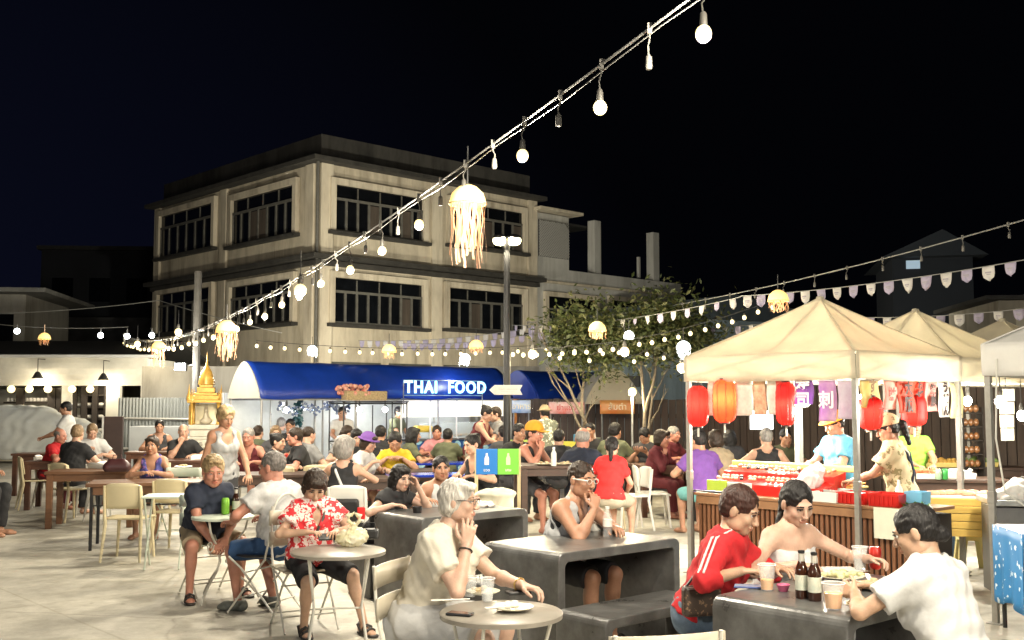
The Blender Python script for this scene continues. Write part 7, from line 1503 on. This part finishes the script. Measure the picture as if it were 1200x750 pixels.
for i in range(14): sk.tube([(-.25 + i * .036, -.14, .035), (-.22 + i * .036, .13, .045)], .011, 6)
sk.build('skewer', mat('skewer_red', (.62, .16, .05), .5, n=(9, .5), c2=(.7, .45, .12)), tt, smooth=True); MB().box((0, 0, -.42), (.5, .3, .82)).build('stand', M_DK, tt)
# --- next stalls to the right
bx = thing('display_box', 'yellow planked display box resting on two plastic stools', 'display box', at(1128, 600, 10.2).xy.to_3d(), R(-14)); bz0, bz1 = .43, .78; pl_ = MB()
for i in range(5): pl_.box((0, 0, bz0 + (bz1 - bz0) * (i + .5) / 5), (.74, .5, (bz1 - bz0) / 5 - .004))
pl_.build('plank_front', mat('yellow_plank', (.60, .40, .09), .5, n=(6, .3), stretch=(.3, 1, 3)), bx, bevel=.004); MB().box((0, .02, bz1 + .006), (.70, .46, .012)).build('tray_lining', mat('white_lining', (.6, .6, .56), .5), bx); mt = MB()
for i in range(13): mt.ball((-.26 + .04 * i + rnd.uniform(-.02, .02), rnd.uniform(-.16, .12), bz1 + .03), (.075, .05, .028), 8, 5)
mt.build('meat_slice', mat('peach_meat', (.62, .30, .18), .45, n=(10, .3)), bx, smooth=True)
def stool(label, px, py, m, group='plastic stools under the display box'):
    t = thing('plastic_stool', label, 'stool', onz(px, py, 0), R(-12), group); h = .43
    MB().lathe([(.001, h - .02), (.15, h - .02), (.165, h - .012), (.155, h), (.001, h)], 4).build('seat', m, t, bevel=.008).rotation_euler.z = R(45)
    for k in range(4):
        c, s_ = math.cos(k * math.pi / 2), math.sin(k * math.pi / 2); g = lambda x, y, z: Vector((x * c - y * s_, x * s_ + y * c, z)); b = MB()
        prof = [(-.11, h - .02), (.11, h - .02), (.155, 0), (.095, 0), (.062, h * .55), (.05, h * .70), (-.05, h * .70), (-.062, h * .55), (-.095, 0), (-.155, 0)]
        fo = lambda z: -.105 - .05 * (1 - z / h)
        b.add([g(x, fo(z), z) for x, z in prof] + [g(x, fo(z) + .012, z) for x, z in prof], [tuple(range(10)), tuple(range(10, 20))[::-1]] + [(i, 10 + i, 10 + (i + 1) % 10, (i + 1) % 10) for i in range(10)]); b.build('leg_panel', m, t)
    return t
stool('cream-yellow plastic stool under the display box', 1139, 668, mat('stool_yellow', (.58, .52, .24), .4, n=(5, .12))); stool('dark blue plastic stool under the display box', 1103, 662, mat('stool_blue', (.03, .07, .15), .4, n=(5, .2)))
# blue patterned table with cooler
bt_ = thing('cloth_table', 'table covered with bright blue star-patterned cloth at the picture edge', 'table', (4.10, 7.78, 0), R(-6)); BLUEP = pattern_mat('blue_star_cloth', (.012, .17, .42), (.62, .74, .80), 17, .24, .6, 'spot')
MB().box((0, 0, .742), (1.0, .6, .03)).build('table_top', mat('pale_top', (.5, .52, .52), .5), bt_, bevel=.005)
def skirt(u, v):
    per = u * 2.2; x = min(per, 1.0); 
    return ((-.505 + x if per <= 1.0 else .505), (-.305 if per <= 1.0 else -.305 + (per - 1.0) * .5), .755 - .55 * v) if False else None
sk_ = MB(); sk_.grid(lambda u, v: (-.51 + 1.02 * u, -.312 - .014 * math.sin(u * 34) * v, .755 - (.55 + .03 * math.sin(u * 12)) * v), 60, 8); sk_.grid(lambda u, v: (-.512 - .012 * math.sin(u * 20) * v, .31 - .62 * u, .755 - (.55 + .02 * math.sin(u * 9)) * v), 30, 8); sk_.build('cloth', BLUEP, bt_, smooth=True, solid=.003)
for x in (-.46, .46):
    for y in (-.26, .26): MB().tube([(x, y, 0), (x, y, .73)], .016, 6).build('leg', M_BLK, bt_)
yc = thing('drinks_crate', 'yellow plastic drinks crate under the blue patterned table', 'crate', (4.22, 7.66, 0), R(-6)); b = basin(.40, .30, .22, flare=.005).build('tub', mat('yellow_crate', (.60, .44, .05), .45), yc, bevel=.006)
cb = thing('cool_box', 'pale blue-grey cool box with a white scrawled mark on the patterned table', 'cool box', (4.02, 7.76, .758), R(-6)); MB().box((0, 0, .075), (.46, .3, .15)).build('body', mat('cooler_grey', (.34, .40, .46), .4, n=(5, .15)), cb, bevel=.015); MB().box((0, 0, .168), (.48, .32, .03)).build('lid', mat('cooler_lid', (.62, .62, .58), .4), cb, bevel=.012)
text('4', .10, M_WINK, cb, (-.06, -.154, .078), (R(90), 0, R(0)), 'scrawl', .001)
ptb = thing('stove_bench', 'steel bench with a towel behind the white tent leg', 'bench', (4.75, 9.5, 0), R(-10)); MB().box((0, 0, .80), (1.1, .6, .05)).build('worktop', M_STEEL, ptb, bevel=.005); MB().box((0, .0, .38), (1.04, .5, .76)).build('cupboard', mat('grey_steel_dark', (.14, .14, .14), .4, .5, n=(4, .3)), ptb, bevel=.005)
f = SDF(.012); f.cap((-.15, 0, .0), (.15, 0, .03), .09, .07); f.ell((.0, .0, .10), (.11, .08, .08), k=.05); f.fold = .012; f.ffreq = 1.4; f.cut((0, 0, 1), (0, 0, .001)); o = bpy.data.objects.new('towel', np_mesh('towel', [(*f.mesh(), 0)], [M_CANW])); col.objects.link(o); o.location = (4.42, 9.42, .826); tag(o, 'crumpled white towel on the steel bench beside the black pot', 'towel')
pt = thing('cooking_pot', 'large black cooking pot on the steel bench at the picture edge', 'pot', (4.72, 9.42, .826)); MB().lathe([(.001, 0), (.16, 0), (.185, .04), (.19, .24), (.205, .25), (.185, .25), (.175, .05), (.001, .03)], 28).build('pot_body', mat('black_pot', (.012, .012, .013), .35, n=(6, .4)), pt, smooth=True); MB().tube([(-.19, -.03, .18), (-.24, -.03, .19), (-.24, .03, .19), (-.19, .03, .18)], .009, 6).build('handle', M_BLK, pt)
# tables further back with trays of fried food, vegetables and cans
def far_table(label, px, Y, W_, d, rz=R(-8), m=M_TOPD):
    q = at(px, 500, Y); return wood_table(label, px, 500, Y, W_, d, rz, m, None, .80)
far_table('dark wooden serving table behind the yellow display box', 1105, 12.4, 1.3, .6); far_table('dark wooden serving table at the back under the second cream tent', 1120, 14.6, 1.7, .6)
def heap(label, name, px, py, Y, z, w_, d, cs, n, r, traym=None):
    p = at(px, py, Y); t = thing(name, label, name.replace('_', ' '), (p.x, Y, z), R(-8)); b = basin(w_, d, .06, flare=.015).build('tray', traym or M_YRAIL, t, bevel=.004); g_ = MB()
    for i in range(n): g_.ball((rnd.uniform(-.42, .42) * w_, rnd.uniform(-.4, .4) * d, .045 + rnd.uniform(0, .05)), (r, r * rnd.uniform(.6, 1), r * .7), 7, 5)
    g_.build('food', cs, t, smooth=True)
M_FRY = mat('golden_fry', (.62, .36, .07), .5, n=(14, .4)); M_VEG = mat('green_veg', (.22, .34, .08), .5, n=(9, .5)); M_EGG = mat('pale_egg', (.60, .46, .30), .5, n=(9, .3))
heap('yellow tray heaped with golden fried food, on the rear serving table', 'food_tray', 1095, 510, 14.5, .80, .62, .34, M_FRY, 40, .04); heap('tray of green vegetables at the end of the rear serving table', 'food_tray', 1147, 512, 14.6, .80, .40, .34, M_VEG, 26, .05); heap('cream carton tray of eggs on the rear serving table', 'food_tray', 1064, 512, 14.3, .80, .34, .3, M_EGG, 22, .035, mat('carton', (.5, .42, .28), .8))
heap('white tray with orange fish slices on the front serving table', 'food_tray', 1085, 540, 12.3, .80, .40, .28, mat('fish_orange', (.62, .2, .08), .5, n=(9, .4)), 20, .035, M_PLW); heap('white tray with bean sprouts on the front serving table', 'food_tray', 1122, 545, 12.35, .80, .34, .28, M_CANW, 22, .03, M_PLW)
for i, (x, lab) in enumerate(((1099, 'white and green drinks can beside the all-green one'), (1107, 'all-green drinks can on the front serving table'))):
    p = at(x, 545, 12.1); o = MB().lathe([(.024, 0), (.033, .012), (.033, .105), (.026, .12), (.0, .118)], 16).build('drinks_can', mat(['can_wg', 'can_green'][i], [(.3, .45, .3), (.04, .26, .06)][i], .3, .4), None, smooth=True, loc=(p.x, 12.1, .80)); tag(o, lab, 'can')
sh_ = thing('shelf_rack', 'tall narrow rack of brown eggs and jars behind the second tent leg', 'rack', (at(1137, 500, 14.2).x, 14.2, 0)); e = MB()
for z in (.8, .98, 1.16, 1.34, 1.52): e.box((0, 0, z), (.26, .2, .015))
for x in (-.13, .13): e.box((x, 0, .8), (.02, .2, 1.6))
e.build('rack_frame', M_DK, sh_); e = MB()
for z in (.81, .99, 1.17, 1.35, 1.53):
    for x in (-.07, .0, .07): e = MB(); e.ball((x, -.02, z + .05), (.04, .04, .05), 8, 6).build('jar', mat('brown_jar', (.33, .15, .06), .3, n=(8, .4)), sh_, smooth=True); e = MB()
hc_ = thing('hanging_bag', 'strip of small white bags hanging under the white tent', 'bag', at(1180, 470, 10.6)); e = MB()
for i in range(4): e.grid(lambda u, v: (.14 * (u - .5), .02 * math.sin(u * 5 + i), .12 - i * .13 - .12 * v), 4, 4)
e.build('pouch', mat('film_bag', (.66, .62, .5), .3, tl=.4), hc_, smooth=True); MB().tube([(0, .02, .10), (0, .02, .45)], .004, 4).build('string', M_CB, hc_)
cbl = MB().tube([LW + Vector((.06, -.12, 2.0)), LW + Vector((.03, -.13, 1.4)), LW + Vector((.08, -.14, 1.0)), LW + Vector((.28, -.16, .85))], .007, 6).build('white_cable', M_WHT, None, smooth=True); tag(cbl, 'thin white cable taped down the leg of the white tent', 'cable')
gb = thing('guitar_stand', 'white panel television glowing behind the black sleeveless shirt', 'screen', at(892, 492, 15.9)); gb.name = 'screen'; MB().box((0, 0, 0), (.36, .05, .30)).build('casing', M_BLK, gb, bevel=.008); MB().box((0, -.027, 0), (.34, .004, .28)).build('panel', mat('screen_white', (.8, .85, .9), .3, emit=((.92, .96, 1), 1.6)), gb); MB().tube([(0, .02, -.14), (0, .02, -gb.location.z)], .02, 6).build('stand', M_BLK, gb)
# ------------------------------------------------------------------ bin station
bs = thing('bin_station', 'recycling stand with blue and green boards above a bin with pale liner', 'bin', at(583, 540, 11.2).xy.to_3d(), R(2)); M_YW = mat('pale_pine', (.58, .48, .28), .6, n=(9, .25), stretch=(3, 3, .3)); zb0, zb1 = at(583, 556, 11.2).z, at(583, 526, 11.2).z
for i, (m, x, ch) in enumerate(((mat('board_blue', (.01, .16, .50), .4), -.112, 'ขวด'), (mat('board_green', (.16, .50, .05), .4), .112, 'เศษ'))):
    b = MB().box((x, 0, (zb0 + zb1) / 2), (.222, .016, zb1 - zb0)).build('board', m, bs, bevel=.004); text(ch, .042, M_WINK, b, (x, -.010, zb0 + .045), (R(90), 0, 0), extrude=.001); ic = MB(); ic.prism([(x - .022, zb0 + .10), (x + .022, zb0 + .10), (x + .022, zb0 + .17), (x + .010, zb0 + .195), (x + .010, zb0 + .22), (x - .010, zb0 + .22), (x - .010, zb0 + .195), (x - .022, zb0 + .17)], -.0115, -.0085); ic.build('icon', M_WINK if i == 0 else mat('icon_pale', (.55, .75, .4), .6), b)
for x in (-.22, .225): MB().box((x, .02, zb1 / 2), (.035, .03, zb1)).build('post', M_YW, bs, bevel=.003)
f = SDF(.014); f.cap((0, 0, .05), (0, 0, .72), .13, .19, k=.03, flat=(1, 1)); f.ell((0, 0, .74), (.205, .205, .05), k=.03); f.ell((-.2, -.03, .68), (.05, .05, .05), k=.03); f.fold = .009; f.ffreq = 1.1; o = bpy.data.objects.new('bin_liner', np_mesh('bin_liner', [(*f.mesh(), 0)], [mat('pale_liner', (.58, .56, .44), .6)])); col.objects.link(o); o.parent = bs; o.location = (-.02, -.16, 0)
# ------------------------------------------------------------------ things on the tables
M_GLASS = mat('clear_plastic', (.9, .93, .93), .05, alpha=.18); M_BEER = mat('brown_glass', (.035, .012, .006), .1, coat=.3); M_LABEL = mat('cream_label', (.66, .64, .52), .6, n=(22, .3), c2=(.45, .5, .42)); M_PLATE = mat('cream_melamine', (.66, .62, .48), .3); M_TEA = mat('yellow_tea', (.80, .34, .004), .25)
def put(name, label, px, py, z, cat=None, group=None, rz=0):
    p = onz(px, py, z); return thing(name, label, cat or name.replace('_', ' '), (p.x, p.y, z + .001), rz, group)
def beer(px, py, label, z=.75, s=1, parts=None):
    t = put('beer_bottle', label, px, py, z, 'bottle', 'beer bottles'); s_ = s
    MB().lathe([(.001, 0), (.029 * s, 0), (.031 * s, .008), (.031 * s, .125), (.026 * s, .145), (.0145 * s, .175), (.0135 * s, .212)], 20).build('glass', M_BEER, t, smooth=True); MB().lathe([(.0318 * s, .04), (.0318 * s, .11)], 20).build('label', M_LABEL, t, smooth=True); MB().lathe([(.0152 * s, .168), (.0148 * s, .208)], 16).build('neck_foil', mat('silver_foil', (.6, .58, .52), .35, .4), t, smooth=True); MB().lathe([(.016, .212), (.016, .222), (.0, .224)], 14).build('cap', M_BLK, t)
def cup(px, py, label, z=.75, fill=.5, h=.125, r=.042, tea=True):
    t = put('plastic_cup', label, px, py, z, 'cup', 'clear plastic cups'); MB().lathe([(.001, .002), (r * .72, .0), (r, h), (r * 1.06, h), (r * 1.06, h + .004), (r * .97, h + .002), (r * .69, .004), (.001, .005)], 24).build('shell', M_GLASS, t, smooth=True); MB().tube([(r * 1.05 * math.cos(a), r * 1.05 * math.sin(a), h) for a in [j * math.pi / 12 for j in range(24)]], .0022, 5, closed=True).build('rim', mat('cup_rim', (.7, .7, .68), .25), t, smooth=True)
    if fill: MB().lathe([(.001, .006), (r * .68, .006), (r * (.68 + .27 * fill), h * fill), (.001, h * fill)], 20).build('drink', M_TEA if tea else mat('ice_water', (.6, .62, .6), .1, alpha=.4), t, smooth=True)
    return t
def plate(px, py, label, z=.75, r=.11, food=None, n=10):
    t = put('plate', label, px, py, z, 'plate'); MB().lathe([(.001, .004), (r * .6, .004), (r, .018), (r * 1.01, .021), (r * .97, .022), (r * .6, .009), (.001, .008)], 32).build('dish', M_PLATE, t, smooth=True)
    if food:
        g_ = MB()
        for i in range(n): g_.ball((rnd.gauss(0, r * .3), rnd.gauss(0, r * .3), .02 + rnd.random() * .015), (r * .2, r * .16, r * .11), 7, 5)
        g_.build('food', food, t, smooth=True)
    return t
M_NAP = mat('napkin', (.70, .66, .60), .9); M_NOOD = mat('noodles', (.55, .42, .24), .6, n=(30, .4))
beer(940, 701, 'brown beer bottle, the one nearer the woman in red'); beer(955, 704, 'brown beer bottle touching the tall yellow cup side'); cup(899, 692, 'clear cup a third full of yellow tea beside the pink bowl', fill=.42); cup(977, 714, 'clear cup half full of bright yellow tea at the near table edge', fill=.62, h=.115, r=.048)
c_ = cup(1008, 668, 'clear cup of ice held by the woman in the white T-shirt', fill=.5, tea=False)
t = put('bowl', 'small pink plastic bowl on the table of the three women', 918, 693, .75); MB().lathe([(.001, .0), (.022, .0), (.034, .032), (.032, .034), (.02, .005), (.001, .004)], 10).build('bowl_shell', mat('pink_plastic', (.70, .16, .30), .4), t, smooth=True)
t = put('drinks_can', 'red drinks can standing beyond the held cup', 1026, 667, .75, 'can'); MB().lathe([(.024, 0), (.033, .012), (.033, .108), (.026, .122), (.0, .12)], 18).build('can_body', mat('can_red', (.55, .03, .02), .3, .3, n=(20, .5)), t, smooth=True)
t = put('phone', 'smartphone lying beside the woman in red', 878, 689, .75, rz=R(-14)); MB().box((0, 0, .006), (.15, .075, .009)).build('case', mat('phone_case', (.10, .13, .30), .25), t, bevel=.004); MB().box((0, 0, .0115), (.14, .068, .001)).build('display', mat('phone_glass', (.20, .26, .42), .08), t)
plate(985, 679, 'plate of salad leaves in the middle of the three women', r=.12, food=mat('salad', (.35, .38, .14), .6, n=(20, .6), c2=(.6, .55, .4)), n=22); plate(1020, 690, 'cream plate of noodles under the hands of the woman in the white T-shirt', r=.11, food=M_NOOD, n=18); plate(1016, 713, 'cream plate cut off by the elbow of the woman in the white T-shirt', r=.10, food=M_NOOD, n=8)
t = put('paper_sheet', 'white paper sheet lying in front of the strapless woman', 985, 668, .75, 'paper', rz=R(20)); MB().grid(lambda u, v: (.26 * (u - .5), .18 * (v - .5), .003 + .004 * math.sin(u * 5)), 6, 4).build('sheet', M_NAP, t, smooth=True, solid=.001)
plate(668, 625, 'white plate with scraps on the middle stone table', r=.10, food=M_NAP, n=9); t = put('water_bottle', 'clear water bottle with pale label on the middle stone table', 712, 629, .75, 'bottle'); MB().lathe([(.001, 0), (.030, 0), (.032, .01), (.031, .05), (.032, .1), (.032, .14), (.014, .175), (.013, .19)], 18).build('shell', M_GLASS, t, smooth=True); MB().lathe([(.0155, .188), (.0155, .205), (.0, .206)], 12).build('cap', M_PLW, t); MB().lathe([(.0326, .07), (.0326, .12)], 18).build('label', M_NAP, t, smooth=True)
t = put('food_box', 'white foam box of napkins beside the water bottle', 697, 621, .75, 'box', rz=R(30)); basin(.20, .14, .05, flare=.03).build('tub', M_PLW, t, bevel=.004); g_ = MB()
for i in range(5): g_.ball((rnd.gauss(0, .04), rnd.gauss(0, .03), .05), (.045, .04, .025), 7, 5)
g_.build('napkin', M_NAP, t, smooth=True)
t = put('bag', 'clear carrier bag of shopping on the round table of the woman in the floral blouse', 411, 640, .66); f = SDF(.006); f.ell((0, 0, .055), (.105, .075, .062)); f.ell((.06, .02, .07), (.06, .05, .05), k=.03); f.cap((.02, 0, .09), (.02, .0, .15), .035, .016, k=.04)
for sx in (-1, 1):
    pts = [(.02, 0, .13), (.02 + sx * .035, 0, .17), (.02 + sx * .04, 0, .21), (.02 + sx * .012, 0, .225)]
    for a, b in zip(pts, pts[1:]): f.cap(a, b, .012, k=.01)
f.fold = .006; f.ffreq = 3.6; f.cut((0, 0, 1), (0, 0, .001)); o = bpy.data.objects.new('film', np_mesh('film', [(*f.mesh(), 0)], [mat('carrier_film', (.78, .76, .66), .15, n=(9, .3), c2=(.74, .68, .42), tl=.35)])); col.objects.link(o); o.parent = t
t = put('phone', 'dark phone in a flip case in the hands of the woman in the floral blouse', 385, 634, .69, rz=R(20)); t.location.z = .70; MB().box((0, 0, .02), (.15, .08, .012), M=Matrix.Rotation(R(25), 3, 'X')).build('flip_case', M_BLK, t, bevel=.003)
t = put('handbag', 'black handbag on the round table behind the carrier bag', 434, 632, .66, 'bag'); MB().box((0, 0, .04), (.12, .08, .08)).build('bag_body', M_BLK, t, bevel=.02); MB().tube([(-.04, 0, .07), (-.03, 0, .12), (.03, 0, .12), (.04, 0, .07)], .005, 6).build('handle', M_BLK, t)
t = put('drinks_can', 'lime green drinks can on the round table between the two men', 264, 603, .71, 'can'); MB().lathe([(.026, 0), (.034, .012), (.034, .125), (.027, .14), (.0, .138)], 18).build('can_body', mat('can_lime', (.22, .52, .05), .3, .2, n=(14, .3)), t, smooth=True)
beer(276, 602, 'brown beer bottle on the round table between the two men', .71, 1.0)
cup(551, 699, 'empty clear tumbler in front of the plate with leftovers', .71, 0, .095, .036, False); cup(571, 705, 'clear tumbler with a little water, closest to the second plate', .71, .35, .11, .036, False); plate(566, 697, 'cream plate with leftovers beside the elbow of the white-haired woman', .71, .085, M_NOOD, 6); plate(602, 716, 'cream plate with a crumpled napkin and chopsticks', .71, .092, M_NAP, 9)
t = put('phone', 'black phone lying screen up on the round table', 539, 721, .71, rz=R(-20)); MB().box((0, 0, .006), (.12, .062, .010)).build('case', M_BLK, t, bevel=.004); MB().box((0, 0, .0116), (.108, .055, .001)).build('display', mat('phone_glass_dark', (.01, .01, .012), .05), t)
for i, (px, py, rz_) in enumerate(((527, 704, 12), (590, 712, 24))):
    t = put('chopstick', ['pair of pale chopsticks beside the empty tumbler', 'pair of pale chopsticks across the plate with the napkin'][i], px, py, .71 + .024 * i, 'chopsticks', rz=R(rz_)); e = MB()
    for y in (-.008, .008): e.tube([(-.09, y, .004), (.10, y * .4, .004)], .0032, 5)
    e.build('stick', M_NAP, t)
t = put('wallet', 'black wallet at the fingertips of the white-haired woman', 607, 697, .71, rz=R(20)); MB().box((0, 0, .010), (.12, .07, .018)).build('leather', M_BLK, t, bevel=.005)
t = put('handbag', 'dark maroon handbag standing on the honey wood table', 137, 553, .75, 'bag', rz=R(10)); f = SDF(.008); f.cap((-.11, 0, .06), (.11, 0, .06), .07, k=.02, flat=(0, 0)); f.cap((-.07, 0, .13), (.07, 0, .13), .04, k=.06); f.cut((0, 0, 1), (0, 0, .001)); o = bpy.data.objects.new('bag_body', np_mesh('b', [(*f.mesh(), 0)], [mat('maroon_leather', (.05, .015, .016), .4)])); col.objects.link(o); o.parent = t; MB().tube([(-.06, 0, .15), (-.05, 0, .22), (.05, 0, .22), (.06, 0, .15)], .007, 6).build('handle', mat('maroon_leather', (.05, .015, .016), .4), t, smooth=True)
pk = at(822, 704, 5.62) + Vector((.14, .06, .10)); t = thing('shoulder_bag', 'dark patterned shoulder bag with a gold zip at the hip of the woman in red', 'bag', pk - Vector((.14, .06, .10)), R(15)); MB().box((0, 0, 0), (.21, .07, .155)).build('bag_body', pattern_mat('bag_print', (.035, .022, .016), (.16, .10, .06), 32, .25, .45, 'spot'), t, bevel=.02); MB().box((0, -.004, .07), (.19, .066, .012)).build('zip', M_STEEL, t); w3 = k3['w'](k3['S'][-1] + V3(0, .0, .075)) - t.location; wv = Matrix.Rotation(-R(15), 3, 'Z') @ w3
MB().tube([(-.09, 0, .07), Vector((-.09, 0, .07)).lerp(wv, .5) + Vector((-.05, -.06, 0)), wv], .007, 6).build('strap', M_BLK, t, smooth=True)
e = MB(); k3['o']
t = put('napkin_heap', 'crumpled white napkins on the second stone table', 562, 594, .75, 'napkins'); f = SDF(.008); f.ell((0, 0, .02), (.14, .07, .03)); f.ell((-.1, .02, .03), (.06, .05, .04), k=.03); f.fold = .010; f.ffreq = 2; f.cut((0, 0, 1), (0, 0, .001)); o = bpy.data.objects.new('tissue', np_mesh('t', [(*f.mesh(), 0)], [M_NAP])); col.objects.link(o); o.parent = t
t = put('cup', 'black cup at the elbow of the long-haired woman', 489, 601, .75); MB().lathe([(.001, 0), (.035, 0), (.042, .05), (.04, .052), (.033, .006), (.001, .005)], 16).build('cup_shell', M_BLK, t, smooth=True)
t = put('bag', 'black bag with a red tag hanging on the white plastic chair', 411, 612, .45); MB().box((-.04, -.06, .13), (.26, .10, .22)).build('bag_body', M_BLK, t, bevel=.03); MB().box((.12, -.10, .10), (.08, .03, .12)).build('tag', BRED, t, bevel=.01)
# plates, bottles and dishes on the further tables
far = [(165, 553, .75, 'p', 'white plate at the folded arms of the woman in the blue vest'), (215, 548, .75, 'p', 'flat cardboard plate at the end of the honey wood table'), (98, 540, .75, 'b', 'clear water bottle on the red-brown wooden table'), (232, 527, .75, 'p', 'plate before the bald man in black'), (317, 540, .75, 'p', 'plate on the long dark table in front of the couple'), (335, 545, .75, 'c', 'tall red can on the long dark table'), (352, 546, .75, 'p', 'plate beside the tall red can'), (425, 543, .75, 'p', 'plate in front of the woman in the purple cap'), (447, 545, .75, 'b', 'clear bottle between the purple cap and the yellow shirt'), (466, 544, .75, 'p', 'plate in front of the man in yellow'), (470, 544, .75, 'k', 'dark beer bottle in front of the man in yellow'), (637, 545, .90, 'p', 'plate in front of the man in the orange cap'), (649, 546, .90, 'b', 'tall clear bottle on the tall dark table'), (660, 545, .90, 'p', 'plate at the far edge of the tall dark table'), (776, 538, .75, 'b', 'clear bottle beside the yellow sauce bottle'), (785, 539, .75, 's', 'yellow sauce bottle on the table before the small trees'), (795, 539, .75, 'p', 'plate beside the yellow sauce bottle'), (868, 533, .75, 'p', 'plate on the long table beyond the tent leg'), (190, 525, .75, 'p', 'plate on the table near the golden shrine'), (515, 528, .75, 'p', 'plate before the man in pink')]
for px, py, z, kd_, lab in far:
    if kd_ == 'p': plate(px, py, lab, z, .12, M_NOOD, 6)
    elif kd_ == 'b': t = put('water_bottle', lab, px, py, z, 'bottle'); MB().lathe([(.001, 0), (.034, 0), (.034, .15), (.014, .19), (.013, .22), (.0, .22)], 12).build('shell', mat('milky_plastic', (.62, .63, .58), .2, alpha=.7), t, smooth=True); MB().lathe([(.0155, .20), (.0155, .225), (.0, .226)], 10).build('cap', M_PLW, t)
    elif kd_ == 'k': beer(px, py, lab, z)
    else:
        t = put('drinks_can' if kd_ == 'c' else 'sauce_bottle', lab, px, py, z, 'can' if kd_ == 'c' else 'bottle'); MB().lathe([(.03, 0), (.035, .012), (.035, .15 if kd_ == 'c' else .13), (.012, .17), (.0, .2 if kd_ == 's' else .17)], 12).build('can_body' if kd_ == 'c' else 'bottle_body', mat('far_' + kd_, (.55, .05, .04) if kd_ == 'c' else (.62, .42, .05), .3), t, smooth=True)
